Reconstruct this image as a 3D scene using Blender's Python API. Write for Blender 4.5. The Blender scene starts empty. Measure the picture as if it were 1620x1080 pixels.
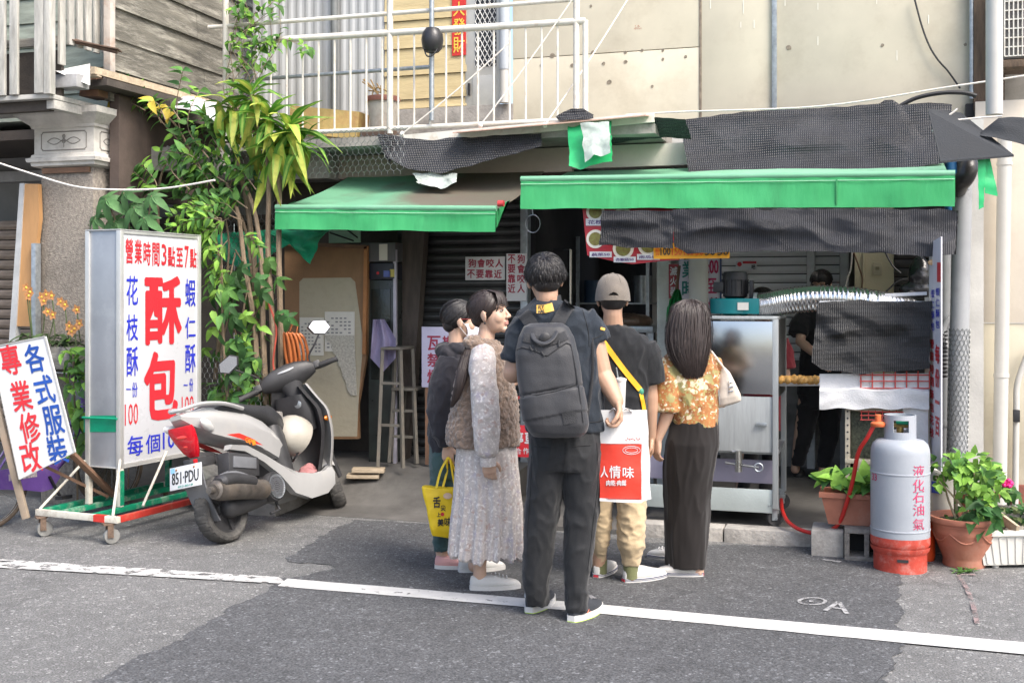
import bpy, bmesh, math, random
from math import sin, cos, pi, radians, sqrt, atan2
from mathutils import Vector as V, Matrix as MX, Euler, noise
random.seed(7)
SC = bpy.context.scene
COL = SC.collection
# ------------------------------------------------------------------ camera, world, sun, exposure
F = 1800.0; CY = -7.4; CH = 1.55; YAW = radians(17.5); HOR = 470.0
CAM = V((0, CY, CH)); FW = V((-sin(YAW), cos(YAW), 0)); RT = V((cos(YAW), sin(YAW), 0))
cd = bpy.data.cameras.new('camera'); cam = bpy.data.objects.new('camera', cd); COL.objects.link(cam)
cam.location = CAM; cam.rotation_euler = (pi / 2, 0, YAW)
cd.sensor_width = 36; cd.lens = 36 * F / 1620; cd.shift_y = -(540 - HOR) / 1620; cd.clip_end = 500; cd.clip_start = .05
SC.camera = cam
wd = bpy.data.worlds.new("World"); SC.world = wd; wd.use_nodes = True
SUN_EL, SUN_AZ = radians(50), radians(58)      # azimuth measured from straight behind the camera towards its right
sky = wd.node_tree.nodes.new('ShaderNodeTexSky'); sky.sky_type = 'NISHITA'; sky.sun_disc = False
sky.sun_elevation = SUN_EL; sky.air_density = 1.0; sky.dust_density = 4.0; sky.ozone_density = 1.0
bg = wd.node_tree.nodes['Background']; bg.inputs[1].default_value = 0.15
wd.node_tree.links.new(sky.outputs[0], bg.inputs[0])
sl = bpy.data.lights.new('sun', 'SUN'); sl.energy = 1.5; sl.angle = radians(24); sl.color = (1, .96, .9)
so = bpy.data.objects.new('sun', sl); COL.objects.link(so)
to_sun = V((sin(SUN_AZ) * cos(SUN_EL), -cos(SUN_AZ) * cos(SUN_EL), sin(SUN_EL)))
so.rotation_euler = to_sun.to_track_quat('Z', 'Y').to_euler(); so.location = (3, -6, 8)
sky.sun_rotation = atan2(to_sun.x, to_sun.y)
SC.view_settings.view_transform = 'Standard'; SC.view_settings.look = 'None'; SC.view_settings.gamma = 1
SC.view_settings.exposure = 1.36
SC.cycles.max_bounces = 6; SC.cycles.use_denoising = True

# ------------------------------------------------------------------ picture <-> place helpers
def ray(px, py=HOR): return FW + RT * ((px - 810) / F) + V((0, 0, (HOR - py) / F))
def W(px, py, y):                                # where the sight line meets the upright plane at y
    d = ray(px, py); return CAM + d * ((y - CY) / d.y)
def G(px, py, z=0.0):                            # where it meets the level plane at z
    d = ray(px, py); return CAM + d * ((z - CH) / d.z)
def X(px, y): return W(px, HOR, y).x
def Zc(px, py, y): return W(px, py, y).z

# ------------------------------------------------------------------ object helpers
MW = {}
def setp(o, label=None, cat=None, group=None, kind=None):
    if label: o['label'] = label
    if cat: o['category'] = cat
    if group: o['group'] = group
    if kind: o['kind'] = kind
    return o
def thing(name, label, cat, loc=(0, 0, 0), rotz=0, group=None, world=True, rot=None):
    o = bpy.data.objects.new(name, None); COL.objects.link(o); o.empty_display_size = .1
    o.location = loc; e = Euler(rot or (0, 0, rotz)); o.rotation_euler = e
    m = MX.Translation(V(loc)) @ e.to_matrix().to_4x4()
    MW[o.name] = m if world else None
    return setp(o, label, cat, group)
class MB:
    def __init__(s): s.b = bmesh.new(); s.mi = 0
    def v(s, p): return s.b.verts.new(p)
    def f(s, vs):
        try: f = s.b.faces.new(vs)
        except ValueError: return None
        f.material_index = s.mi; return f
    def box(s, x0, x1, y0, y1, z0, z1, bev=0):
        return s.obox(((x0 + x1) / 2, (y0 + y1) / 2, (z0 + z1) / 2), V(((x1 - x0) / 2, 0, 0)), V((0, (y1 - y0) / 2, 0)), V((0, 0, (z1 - z0) / 2)), bev)
    def obox(s, c, a, b, d, bev=0):
        c, a, b, d = V(c), V(a), V(b), V(d)
        vs = [s.v(c + a * i + b * j + d * k) for i in (-1, 1) for j in (-1, 1) for k in (-1, 1)]
        fs = [s.f([vs[i] for i in q]) for q in ((0, 1, 3, 2), (4, 6, 7, 5), (0, 4, 5, 1), (2, 3, 7, 6), (0, 2, 6, 4), (1, 5, 7, 3))]
        if bev:
            es = {e for f in fs for e in f.edges}
            r = bmesh.ops.bevel(s.b, geom=list(es), offset=bev, segments=2, profile=.6, affect='EDGES', clamp_overlap=True)
            for f in r['faces']: f.material_index = s.mi
        return s
    def bar(s, p, q, w, h, up=(0, 0, 1), bev=0):
        p, q = V(p), V(q); d = q - p; up = V(up)
        if d.normalized().cross(up).length < .01: up = V((0, 1, 0))
        a = d.cross(up).normalized(); b = a.cross(d).normalized()
        return s.obox((p + q) / 2, d / 2, a * w / 2, b * h / 2, bev)
    def loft(s, rings, cap=True):
        rs = [[s.v(p) for p in r] for r in rings]; n = len(rs[0])
        for a, b in zip(rs, rs[1:]):
            for i in range(n): s.f((a[i], a[(i + 1) % n], b[(i + 1) % n], b[i]))
        if cap: s.f(rs[0][::-1]); s.f(rs[-1])
        return s
    def tube(s, pts, r, seg=8, cap=True, flat=None):
        pts = [V(p) for p in pts]; n = len(pts)
        rr = list(r) if isinstance(r, (list, tuple)) else [r] * n
        rings = []; u = None
        for i, p in enumerate(pts):
            t = (pts[min(i + 1, n - 1)] - pts[max(i - 1, 0)]).normalized()
            if u is None:
                u = t.cross(V((0, 0, 1)))
                if u.length < .05: u = t.cross(V((0, 1, 0)))
            u = (u - t * u.dot(t)).normalized(); w = t.cross(u)
            k = flat or 1
            rings.append([p + u * rr[i] * cos(2 * pi * j / seg) + w * rr[i] * k * sin(2 * pi * j / seg) for j in range(seg)])
        return s.loft(rings, cap)
    def ball(s, c, r, seg=12, ring=8, rot=None):
        r = V(r) if isinstance(r, (list, tuple, V)) else V((r, r, r)); c = V(c); R = rot or MX.Identity(3)
        rings = []
        for i in range(ring + 1):
            a = pi * (.02 + .96 * i / ring)
            rings.append([c + R @ V((r.x * sin(a) * cos(2 * pi * j / seg), r.y * sin(a) * sin(2 * pi * j / seg), -r.z * cos(a))) for j in range(seg)])
        return s.loft(rings)
    def limb(s, pts, r, seg=14):                  # tapered limb with round joints, to be fused
        s.tube(pts, r, seg)
        rr = list(r) if isinstance(r, (list, tuple)) else [r] * len(pts)
        for p, q in zip(pts, rr): s.ball(p, q * .99, seg, 8)
        return s
    def lathe(s, prof, c=(0, 0, 0), seg=28, rot=None, cap=True):
        c = V(c); R = rot or MX.Identity(3)
        return s.loft([[c + R @ V((max(r, .0005) * cos(2 * pi * j / seg), max(r, .0005) * sin(2 * pi * j / seg), z)) for j in range(seg)] for r, z in prof], cap)
    def prism(s, poly, d):
        d = V(d); a = [s.v(V(p)) for p in poly]; b = [s.v(V(p) + d) for p in poly]; n = len(a)
        s.f(a[::-1]); s.f(b)
        for i in range(n): s.f((a[i], a[(i + 1) % n], b[(i + 1) % n], b[i]))
        return s
    def quad(s, *p): s.f([s.v(V(q)) for q in p]); return s
    def sheet(s, fn, nu, nv, th=.004, n=(0, -1, 0)):
        P = [[V(fn(i / nu, j / nv)) for j in range(nv + 1)] for i in range(nu + 1)]; n = V(n).normalized() * th
        A = [[s.v(p) for p in r] for r in P]; B = [[s.v(p - n) for p in r] for r in P]
        for i in range(nu):
            for j in range(nv):
                s.f((A[i][j], A[i + 1][j], A[i + 1][j + 1], A[i][j + 1])); s.f((B[i][j], B[i][j + 1], B[i + 1][j + 1], B[i + 1][j]))
        for i in range(nu):
            s.f((A[i][0], B[i][0], B[i + 1][0], A[i + 1][0])); s.f((A[i][nv], A[i + 1][nv], B[i + 1][nv], B[i][nv]))
        for j in range(nv):
            s.f((A[0][j], A[0][j + 1], B[0][j + 1], B[0][j])); s.f((A[nu][j], B[nu][j], B[nu][j + 1], A[nu][j + 1]))
        return s
    def xf(s, m):
        bmesh.ops.transform(s.b, matrix=m, verts=s.b.verts); return s
    def mesh(s, name, mats, smooth=38, fix=True):
        if fix: bmesh.ops.recalc_face_normals(s.b, faces=s.b.faces)
        me = bpy.data.meshes.new(name); s.b.to_mesh(me); s.b.free()
        for m in (mats if isinstance(mats, (list, tuple)) else [mats]): me.materials.append(m)
        if smooth:
            me.polygons.foreach_set('use_smooth', [True] * len(me.polygons)); me.set_sharp_from_angle(angle=radians(smooth))
        return me
    def build(s, name, mats, parent=None, label=None, cat=None, group=None, kind=None, smooth=38, fix=True):
        return link(name, s.mesh(name, mats, smooth, fix), parent, label, cat, group, kind)
def link(name, me, parent=None, label=None, cat=None, group=None, kind=None, mat4=None):
    o = bpy.data.objects.new(name, me); COL.objects.link(o)
    if parent:
        m = MW.get(parent.name)
        if m is not None and mat4 is None: me.transform(m.inverted())
        o.parent = parent; MW[o.name] = m
    else: MW[o.name] = None
    if mat4 is not None: o.matrix_local = mat4
    return setp(o, label, cat, group, kind)
def inst(name, me, parent, m):                    # an alike piece sharing its mesh; m is in world space unless the thing is local
    o = bpy.data.objects.new(name, me); COL.objects.link(o); o.parent = parent
    w = MW.get(parent.name) if parent else None
    o.matrix_local = (w.inverted() @ m) if w is not None else m
    MW[o.name] = w; return o
def fuse(mb, name, mats, parent, voxel=.006, it=3, disp=None, matfun=None, fac=.5):
    bmesh.ops.recalc_face_normals(mb.b, faces=mb.b.faces)
    me = bpy.data.meshes.new('tmp'); mb.b.to_mesh(me); mb.b.free()
    o = bpy.data.objects.new('tmp', me); COL.objects.link(o)
    r = o.modifiers.new('r', 'REMESH'); r.mode = 'VOXEL'; r.voxel_size = voxel
    if it: q = o.modifiers.new('s', 'SMOOTH'); q.factor = fac; q.iterations = it
    n = bpy.data.meshes.new_from_object(o.evaluated_get(bpy.context.evaluated_depsgraph_get()))
    bpy.data.objects.remove(o); bpy.data.meshes.remove(me); n.name = name
    n.materials.clear()
    for m in (mats if isinstance(mats, (list, tuple)) else [mats]): n.materials.append(m)
    if disp:
        nor = [v.normal.copy() for v in n.vertices]
        for v, k in zip(n.vertices, nor): v.co += k * disp(v.co, k)
    if matfun:
        for p in n.polygons: p.material_index = matfun(p.center, p.normal)
    n.polygons.foreach_set('use_smooth', [True] * len(n.polygons))
    return link(name, n, parent)
def ring(c, a, b, n=24, p=2.0):
    c, a, b = V(c), V(a), V(b); out = []
    for j in range(n):
        t = 2 * pi * j / n; x, y = cos(t), sin(t)
        out.append(c + a * math.copysign(abs(x) ** (2 / p), x) + b * math.copysign(abs(y) ** (2 / p), y))
    return out
def spline(pts, n=6):
    pts = [V(p) for p in pts]; out = []
    for i in range(len(pts) - 1):
        p0, p1, p2, p3 = pts[max(i - 1, 0)], pts[i], pts[i + 1], pts[min(i + 2, len(pts) - 1)]
        for k in range(n):
            t = k / n
            out.append(.5 * ((2 * p1) + (p2 - p0) * t + (2 * p0 - 5 * p1 + 4 * p2 - p3) * t * t + (3 * p1 - p0 - 3 * p2 + p3) * t ** 3))
    return out + [pts[-1]]
def nz(p, s, seed=0): return noise.noise(V(p) * s + V((seed * 7.3, seed * 3.1, seed * 1.7)))
def lerp(a, b, t): return a + (b - a) * t
# ------------------------------------------------------------------ materials
MC = {}
def mat(name, col, rough=.6, metal=0, var=.18, scale=6, bump=.15, bscale=60, col2=None, spec=.5, dirt=None, dscale=3, damt=.6, coat=0, stretch=None, trans=0, sheen=0, alpha=1):
    if name in MC: return MC[name]
    m = bpy.data.materials.new(name); m.use_nodes = True; nt = m.node_tree; N = nt.nodes; Lk = nt.links.new
    b = N['Principled BSDF']
    b.inputs['Metallic'].default_value = metal; b.inputs['Specular IOR Level'].default_value = spec
    b.inputs['Coat Weight'].default_value = coat; b.inputs['Transmission Weight'].default_value = trans; b.inputs['Sheen Weight'].default_value = sheen
    b.inputs['Alpha'].default_value = alpha
    tc = N.new('ShaderNodeTexCoord'); mp = N.new('ShaderNodeMapping'); Lk(tc.outputs['Object'], mp.inputs[0])
    if stretch: mp.inputs['Scale'].default_value = stretch
    n1 = N.new('ShaderNodeTexNoise'); n1.inputs['Scale'].default_value = scale; n1.inputs['Detail'].default_value = 8; n1.inputs['Roughness'].default_value = .65
    Lk(mp.outputs[0], n1.inputs['Vector'])
    mx = N.new('ShaderNodeMix'); mx.data_type = 'RGBA'
    c = V(col[:3]); lo = c * (1 - var); hi = V(col2[:3]) if col2 else c * (1 + var)
    mx.inputs['A'].default_value = (*lo, 1); mx.inputs['B'].default_value = (*[min(1, q) for q in hi], 1)
    mr = N.new('ShaderNodeMapRange'); mr.inputs[1].default_value = .32; mr.inputs[2].default_value = .68
    Lk(n1.outputs[0], mr.inputs[0]); Lk(mr.outputs[0], mx.inputs['Factor'])
    out = mx.outputs['Result']
    if dirt:
        n3 = N.new('ShaderNodeTexNoise'); n3.inputs['Scale'].default_value = dscale; n3.inputs['Detail'].default_value = 10; n3.inputs['Roughness'].default_value = .7
        Lk(mp.outputs[0], n3.inputs['Vector'])
        r2 = N.new('ShaderNodeMapRange'); r2.inputs[1].default_value = .5; r2.inputs[2].default_value = .7; r2.inputs[4].default_value = damt
        Lk(n3.outputs[0], r2.inputs[0])
        m2 = N.new('ShaderNodeMix'); m2.data_type = 'RGBA'; Lk(r2.outputs[0], m2.inputs['Factor']); Lk(out, m2.inputs['A']); m2.inputs['B'].default_value = (*dirt[:3], 1)
        out = m2.outputs['Result']
    Lk(out, b.inputs['Base Color'])
    rr = N.new('ShaderNodeMapRange'); rr.inputs[3].default_value = max(.02, rough - .1); rr.inputs[4].default_value = min(1, rough + .1)
    Lk(n1.outputs[0], rr.inputs[0]); Lk(rr.outputs[0], b.inputs['Roughness'])
    if bump:
        n2 = N.new('ShaderNodeTexNoise'); n2.inputs['Scale'].default_value = bscale; n2.inputs['Detail'].default_value = 5
        Lk(mp.outputs[0], n2.inputs['Vector'])
        bp = N.new('ShaderNodeBump'); bp.inputs['Strength'].default_value = bump; bp.inputs['Distance'].default_value = .01
        Lk(n2.outputs[0], bp.inputs['Height']); Lk(bp.outputs[0], b.inputs['Normal'])
    MC[name] = m; return m
def nodes(m): return m.node_tree.nodes, m.node_tree.links.new, m.node_tree.nodes['Principled BSDF']
# ------------------------------------------------------------------ lettering
GC = {}
def glyph(s, bold):
    """outline of s as (x, y, layer); heavier strokes are copies a hair apart"""
    k = (s, bold)
    if k in GC: return GC[k]
    c = bpy.data.curves.new('t', 'FONT'); c.body = s; c.size = 1; c.resolution_u = 2; c.offset = 0
    o = bpy.data.objects.new('t', c); COL.objects.link(o)
    m = bpy.data.meshes.new_from_object(o.evaluated_get(bpy.context.evaluated_depsgraph_get()))
    vs = [v.co.copy() for v in m.vertices]; fs = [tuple(p.vertices) for p in m.polygons]
    bpy.data.objects.remove(o); bpy.data.meshes.remove(m); bpy.data.curves.remove(c)
    x0 = min(v.x for v in vs); x1 = max(v.x for v in vs); y0 = min(v.y for v in vs); y1 = max(v.y for v in vs)
    if s in '一': y0 -= .3; y1 += .3
    vs = [((v.x - x0) / (x1 - x0) - .5, (v.y - y0) / (y1 - y0) - .5) for v in vs]
    n = len(vs); v2 = [(x, y, 0) for x, y in vs]; f2 = list(fs); m_ = 0 if bold <= 0 else (4 if bold < .015 else 6 if bold < .03 else 10)
    for j in range(m_):
        a = 2 * pi * (j + .5) / m_; v2 += [(x + bold * 1.1 * cos(a), y + bold * 1.1 * sin(a), j + 1) for x, y in vs]; f2 += [tuple(i + n * (j + 1) for i in f) for f in fs]
    e = 1 / (1 + 2.2 * bold); GC[k] = ([(x * e, y * e, l) for x, y, l in v2], f2); return GC[k]
class Plane:
    def __init__(s, o, u, v):
        s.o = V(o); s.u = V(u).normalized(); v = V(v); s.v = (v - s.u * v.dot(s.u)).normalized(); s.n = s.u.cross(s.v)
        if s.n.dot(CAM - s.o) < 0: s.n = -s.n
    def uv(s, px, py):
        d = ray(px, py); p = CAM + d * ((s.o - CAM).dot(s.n) / d.dot(s.n)) - s.o
        return p.dot(s.u), p.dot(s.v)
    def pt(s, u, v, d=0): return s.o + s.u * u + s.v * v + s.n * d
    def p(s, px, py, d=0): return s.pt(*s.uv(px, py), d)
    def text(s, mb, t, cu, cv, w, h, bold=.01, off=.003, slant=0):
        vs, fs = glyph(t, bold); q = [mb.v(s.pt(cu + x * w + y * h * slant, cv + y * h, off + l * .0001)) for x, y, l in vs]
        for f in fs: mb.f([q[i] for i in f])
    def px(s, mb, t, x0, y0, x1, y1, bold=.01, off=.003):
        ym, xm = (y0 + y1) / 2, (x0 + x1) / 2
        a, b, c, e = s.uv(x0, ym), s.uv(x1, ym), s.uv(xm, y0), s.uv(xm, y1)
        s.text(mb, t, (a[0] + b[0]) / 2, (c[1] + e[1]) / 2, b[0] - a[0], c[1] - e[1], bold, off)
    def rect(s, mb, x0, y0, x1, y1, off=.002):
        mb.quad(s.p(x0, y1, off), s.p(x1, y1, off), s.p(x1, y0, off), s.p(x0, y0, off))
    def slab(s, mb, x0, y0, x1, y1, th, d=0, bev=0):       # a board filling a pixel box, th thick behind distance d
        a, b = s.uv(x0, (y0 + y1) / 2), s.uv(x1, (y0 + y1) / 2); c, e = s.uv((x0 + x1) / 2, y0), s.uv((x0 + x1) / 2, y1)
        mb.obox(s.pt((a[0] + b[0]) / 2, (c[1] + e[1]) / 2, d - th / 2), s.u * (b[0] - a[0]) / 2, s.v * (c[1] - e[1]) / 2, s.n * th / 2, bev)
    def disc(s, mb, cu, cv, r, off=.002, n=20, ry=None):
        mb.f([mb.v(s.pt(cu + r * cos(2 * pi * i / n), cv + (ry or r) * sin(2 * pi * i / n), off)) for i in range(n)])
def front(y): return Plane((0, y, 0), (1, 0, 0), (0, 0, 1))
# ================================================================== ground
def asphalt(name, col, big, speck):
    m = mat(name, col, .92, var=.12, scale=1.1, bump=.5, bscale=160, dirt=[q * big for q in col], dscale=.9, damt=.5)
    N, L, b = nodes(m); tc = N.new('ShaderNodeTexCoord')
    v = N.new('ShaderNodeTexVoronoi'); v.inputs['Scale'].default_value = 75; L(tc.outputs['Object'], v.inputs[0])
    n = N.new('ShaderNodeTexNoise'); n.inputs['Scale'].default_value = 120; n.inputs['Detail'].default_value = 3; L(tc.outputs['Object'], n.inputs[0])
    r = N.new('ShaderNodeMapRange'); r.inputs[1].default_value = .35; r.inputs[2].default_value = .68; r.inputs[3].default_value = 1 - speck; r.inputs[4].default_value = 1 + speck; L(n.outputs[0], r.inputs[0])
    r3 = N.new('ShaderNodeMapRange'); r3.inputs[1].default_value = .75; r3.inputs[2].default_value = 1; r3.inputs[3].default_value = 1 - speck * .5; r3.inputs[4].default_value = 1 + speck * 1.9; L(v.outputs['Color'], r3.inputs[0])
    mu = N.new('ShaderNodeMath'); mu.operation = 'MULTIPLY'; L(r.outputs[0], mu.inputs[0]); L(r3.outputs[0], mu.inputs[1])
    src = b.inputs['Base Color'].links[0].from_socket
    mx = N.new('ShaderNodeVectorMath'); mx.operation = 'SCALE'; L(src, mx.inputs[0]); L(mu.outputs[0], mx.inputs['Scale']); L(mx.outputs[0], b.inputs['Base Color'])
    mp = N.new('ShaderNodeMapping'); L(tc.outputs['Object'], mp.inputs[0]); n5 = N.new('ShaderNodeTexNoise'); n5.inputs['Scale'].default_value = 1.7; n5.inputs['Detail'].default_value = 6; L(mp.outputs[0], n5.inputs[0])
    va = N.new('ShaderNodeVectorMath'); va.operation = 'MULTIPLY_ADD'; va.inputs[1].default_value = (.9, .9, .9); L(n5.outputs['Color'], va.inputs[0]); L(mp.outputs[0], va.inputs[2])
    ve = N.new('ShaderNodeTexVoronoi'); ve.feature = 'DISTANCE_TO_EDGE'; ve.inputs['Scale'].default_value = .42; L(va.outputs[0], ve.inputs[0])
    r5 = N.new('ShaderNodeMapRange'); r5.inputs[1].default_value = 0; r5.inputs[2].default_value = .006; r5.inputs[3].default_value = .78; r5.inputs[4].default_value = 1; L(ve.outputs['Distance'], r5.inputs[0])
    n6 = N.new('ShaderNodeTexNoise'); n6.inputs['Scale'].default_value = 9; n6.inputs['Detail'].default_value = 8; n6.inputs['Roughness'].default_value = .75; L(tc.outputs['Object'], n6.inputs[0])
    r6 = N.new('ShaderNodeMapRange'); r6.inputs[1].default_value = .3; r6.inputs[2].default_value = .7; r6.inputs[3].default_value = .76; r6.inputs[4].default_value = 1.24; L(n6.outputs[0], r6.inputs[0])
    m5 = N.new('ShaderNodeMath'); m5.operation = 'MULTIPLY'; L(r5.outputs[0], m5.inputs[0]); L(r6.outputs[0], m5.inputs[1])
    s5 = N.new('ShaderNodeVectorMath'); s5.operation = 'SCALE'; L(mx.outputs[0], s5.inputs[0]); L(m5.outputs[0], s5.inputs['Scale']); L(s5.outputs[0], b.inputs['Base Color'])
    return m
M_ROAD = asphalt('old_asphalt', (.19, .189, .184), .72, .5)
M_PATCH = asphalt('new_asphalt', (.096, .098, .102), 1.35, .52)
M_CONC = mat('concrete', (.27, .255, .235), .9, var=.3, scale=5, bump=.5, bscale=45, dirt=(.11, .1, .09), dscale=3)
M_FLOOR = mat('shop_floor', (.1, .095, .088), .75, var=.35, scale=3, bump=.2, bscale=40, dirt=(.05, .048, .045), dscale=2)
b = MB(); b.quad((-70, -70, 0), (70, -70, 0), (70, 70, 0), (-70, 70, 0)); b.build('road', M_ROAD, kind='structure')
def jag(pts, n, amp):                              # roughen the outline of a road patch
    out = []
    for i, p in enumerate(pts):
        q = pts[(i + 1) % len(pts)]
        for k in range(n):
            t = k / n; r = lerp(p, q, t); out.append(r + (V((nz(r, 5, 1), nz(r, 5, 2), 0)) + V((nz(r, 19, 3), nz(r, 19, 4), 0)) * .6) * amp * (1 if k else .4))
    return out
b = MB(); pp = [G(x, y, .004) for x, y in ((560, 822), (500, 852), (455, 878), (468, 889), (523, 892), (527, 898), (445, 918), (300, 1000), (130, 1082), (-400, 1400), (1330, 1400), (1405, 1082), (1425, 1000), (1424, 905), (1370, 868), (1030, 858), (800, 834))]
b.f([b.v(p) for p in jag(pp, 60, .05)]); b.build('asphalt_patch', M_PATCH, kind='structure')
M_LINE = mat('road_paint', (.52, .515, .495), .8, var=.08, scale=20, bump=.3, bscale=150, dirt=(.4, .39, .38), dscale=9, damt=.5)
M_LINEW = mat('worn_road_paint', (.52, .515, .495), .85, var=.1, scale=20, bump=.3, bscale=150, dirt=(.22, .215, .21), dscale=16, damt=1)
for nm, mm, ps in (('road_line', M_LINEW, ((-400, 857), (0, 884), (441, 912), (452, 920), (441, 922), (0, 897), (-400, 871))), ('road_line', M_LINE, ((455, 914.5), (900, 951), (1620, 1015), (2000, 1048), (2000, 1069), (1620, 1034), (900, 965), (440, 926)))):
    b = MB(); b.f([b.v(p) for p in jag([G(x, y, .008) for x, y in ps], 12, .008)]); b.build(nm, mm, kind='structure')
M_CHALK = mat('chalk_paint', (.3, .3, .3), .9, var=.3, scale=30, dirt=(.22, .22, .22), dscale=40, damt=1)
M_REDS = mat('red_spray', (.24, .17, .165), .9, var=.2, scale=30, dirt=(.22, .21, .2), dscale=30, damt=1)
b = MB()
def gl(pts, w, z=.0085):
    for p, q in zip(pts, pts[1:]):
        p, q = G(*p, z), G(*q, z); n = (q - p).cross(V((0, 0, 1))).normalized() * w; b.quad(p - n, q - n, q + n, p + n)
gl([(1285 + 21 * cos(a / 8 * pi), 950 + 5.5 * sin(a / 8 * pi)) for a in range(17)], .009); gl([(1280, 950), (1290, 950.5)], .014)
gl([(1305, 965), (1327, 951), (1340, 970)], .012); gl([(1315, 960), (1332, 962)], .01); gl([(1302, 884), (1330, 888)], .02)
b.build('chalk_marks', M_CHALK, kind='structure')
b = MB(); gl([(1516, 908), (1530, 930), (1540, 958), (1546, 985)], .012); gl([(1520, 908), (1543, 908)], .014); b.build('red_paint_mark', M_REDS, kind='structure')
def wear(m, sc, lo, hi, amt=1.0):                     # paint flaked off in irregular patches
    N, L, b = nodes(m); tc = N.new('ShaderNodeTexCoord'); n = N.new('ShaderNodeTexNoise'); n.inputs['Scale'].default_value = sc; n.inputs['Detail'].default_value = 9; n.inputs['Roughness'].default_value = .72; L(tc.outputs['Object'], n.inputs[0])
    r = N.new('ShaderNodeMapRange'); r.inputs[1].default_value = lo; r.inputs[2].default_value = hi; r.inputs[3].default_value = 1 - amt; L(n.outputs[0], r.inputs[0]); L(r.outputs[0], b.inputs['Alpha'])
wear(M_LINE, 16, .33, .40, .8); wear(M_LINEW, 13, .40, .50); wear(M_CHALK, 28, .36, .5, .9); wear(M_REDS, 14, .42, .58)
# shop floor and kerb
xl = X(1010, -.12); xk = X(1285, -.12); xr = X(1640, -.1)
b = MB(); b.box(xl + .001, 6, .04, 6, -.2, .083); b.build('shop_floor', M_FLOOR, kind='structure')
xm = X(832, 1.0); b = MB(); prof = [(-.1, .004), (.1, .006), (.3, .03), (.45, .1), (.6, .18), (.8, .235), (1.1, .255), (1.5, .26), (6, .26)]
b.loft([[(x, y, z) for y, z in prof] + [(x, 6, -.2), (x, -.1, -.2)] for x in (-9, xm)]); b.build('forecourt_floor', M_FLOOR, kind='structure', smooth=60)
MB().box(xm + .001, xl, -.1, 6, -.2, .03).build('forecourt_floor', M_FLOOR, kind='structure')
M_KERB = mat('kerb_stone', (.36, .34, .31), .9, var=.25, scale=9, bump=.7, bscale=40, dirt=(.15, .14, .13), dscale=5)
ks = MB()
kerb = ks.box(xl, lerp(xl, xk, .5) - .004, -.12, .036, -.05, .087, .012).build('kerb', M_KERB, kind='structure')
MB().box(lerp(xl, xk, .5) + .004, xk, -.125, .036, -.05, .09, .012).build('kerb', M_KERB, kind='structure')
MB().box(xk + .004, xr + 1, -.06, .036, -.05, .084, .015).build('kerb', M_CONC, kind='structure')

# ================================================================== the shop house
M_CREAM = mat('cream_sheet', (.55, .505, .395), .55, var=.1, scale=1.3, bump=.12, bscale=5, dirt=(.38, .33, .24), dscale=1.1, damt=.75)
M_YEL = mat('yellow_board', (.5, .41, .23), .75, var=.12, scale=3, bump=.3, bscale=20, stretch=(1, 1, 8), dirt=(.34, .24, .11), dscale=1.6, damt=.5)
M_GREYM = mat('grey_corrugated', (.42, .43, .43), .5, metal=.2, var=.1, scale=2, bump=.05, dirt=(.28, .28, .27), dscale=2, damt=.5)
M_ALU = mat('aluminium', (.5, .49, .45), .45, metal=.4, var=.1, scale=5, bump=.05)
M_WHITEM = mat('white_painted_steel', (.62, .6, .54), .5, var=.08, scale=8, bump=.1, bscale=40, dirt=(.42, .31, .2), dscale=14, damt=.55)
M_DARK = mat('dark_void_wall', (.025, .025, .027), .9, var=.4, scale=3)
M_BLACKM = mat('black_metal', (.03, .03, .032), .5, metal=.3, var=.3, scale=10)
M_PVC = mat('pale_pvc', (.46, .45, .42), .5, var=.06, scale=4, bump=.04, dirt=(.37, .35, .32), dscale=3, damt=.4)
M_PVCG = mat('grey_pvc', (.3, .31, .32), .5, var=.1, scale=4, bump=.05, dirt=(.17, .17, .165), dscale=4, damt=.6)
M_GALV = mat('galvanised', (.34, .37, .39), .4, metal=.6, var=.25, scale=25, bump=.05)
M_ROPE = mat('white_rope', (.68, .64, .58), .8, var=.15, scale=40)
M_WIRE = mat('wire', (.2, .21, .21), .5, metal=.5)
M_CABLE = mat('black_cable', (.02, .02, .022), .6)
YU = 1.5; P = front(YU)
house = thing('shop_house', 'old two storey shop house with cream sheet metal upper wall above the green awnings', 'building', (X(1000, YU), YU, 0))
def slab(par, name, m, y, box, th, bev=.003, lab=None):
    b = MB(); front(y).slab(b, *box, th, 0, bev); return b.build(name, m, par, label=lab)
def zslab(par, name, m, y, px0, px1, z0, z1, th, bev=.003):
    return MB().box(X(px0, y), X(px1, y), y, y + th, z0, z1, bev).build(name, m, par)
zb = Zc(1000, 193, YU)
def zat(px, py, y): return Zc(px, py, y)
zseam = zat(960, 84, YU)
for a, c, z0, z1 in ((811, 1107, zb - .1, zseam - .003), (811, 1107, zseam + .003, 5.6), (1109, 1224, zb - .1, 5.6), (1228, 1541, zb - .1, 5.6)):
    zslab(house, 'wall_panel', M_CREAM, YU, a, c, z0, z1, .06)
zslab(house, 'seam_strip', mat('rusty_strip', (.2, .16, .12), .7, var=.4, scale=20), YU - .006, 1106, 1110, zb - .1, 5.6, .005)
zslab(house, 'joint_strip', M_GALV, YU - .025, 1221, 1229, zb - .05, 5.6, .024)
b = MB()
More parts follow.
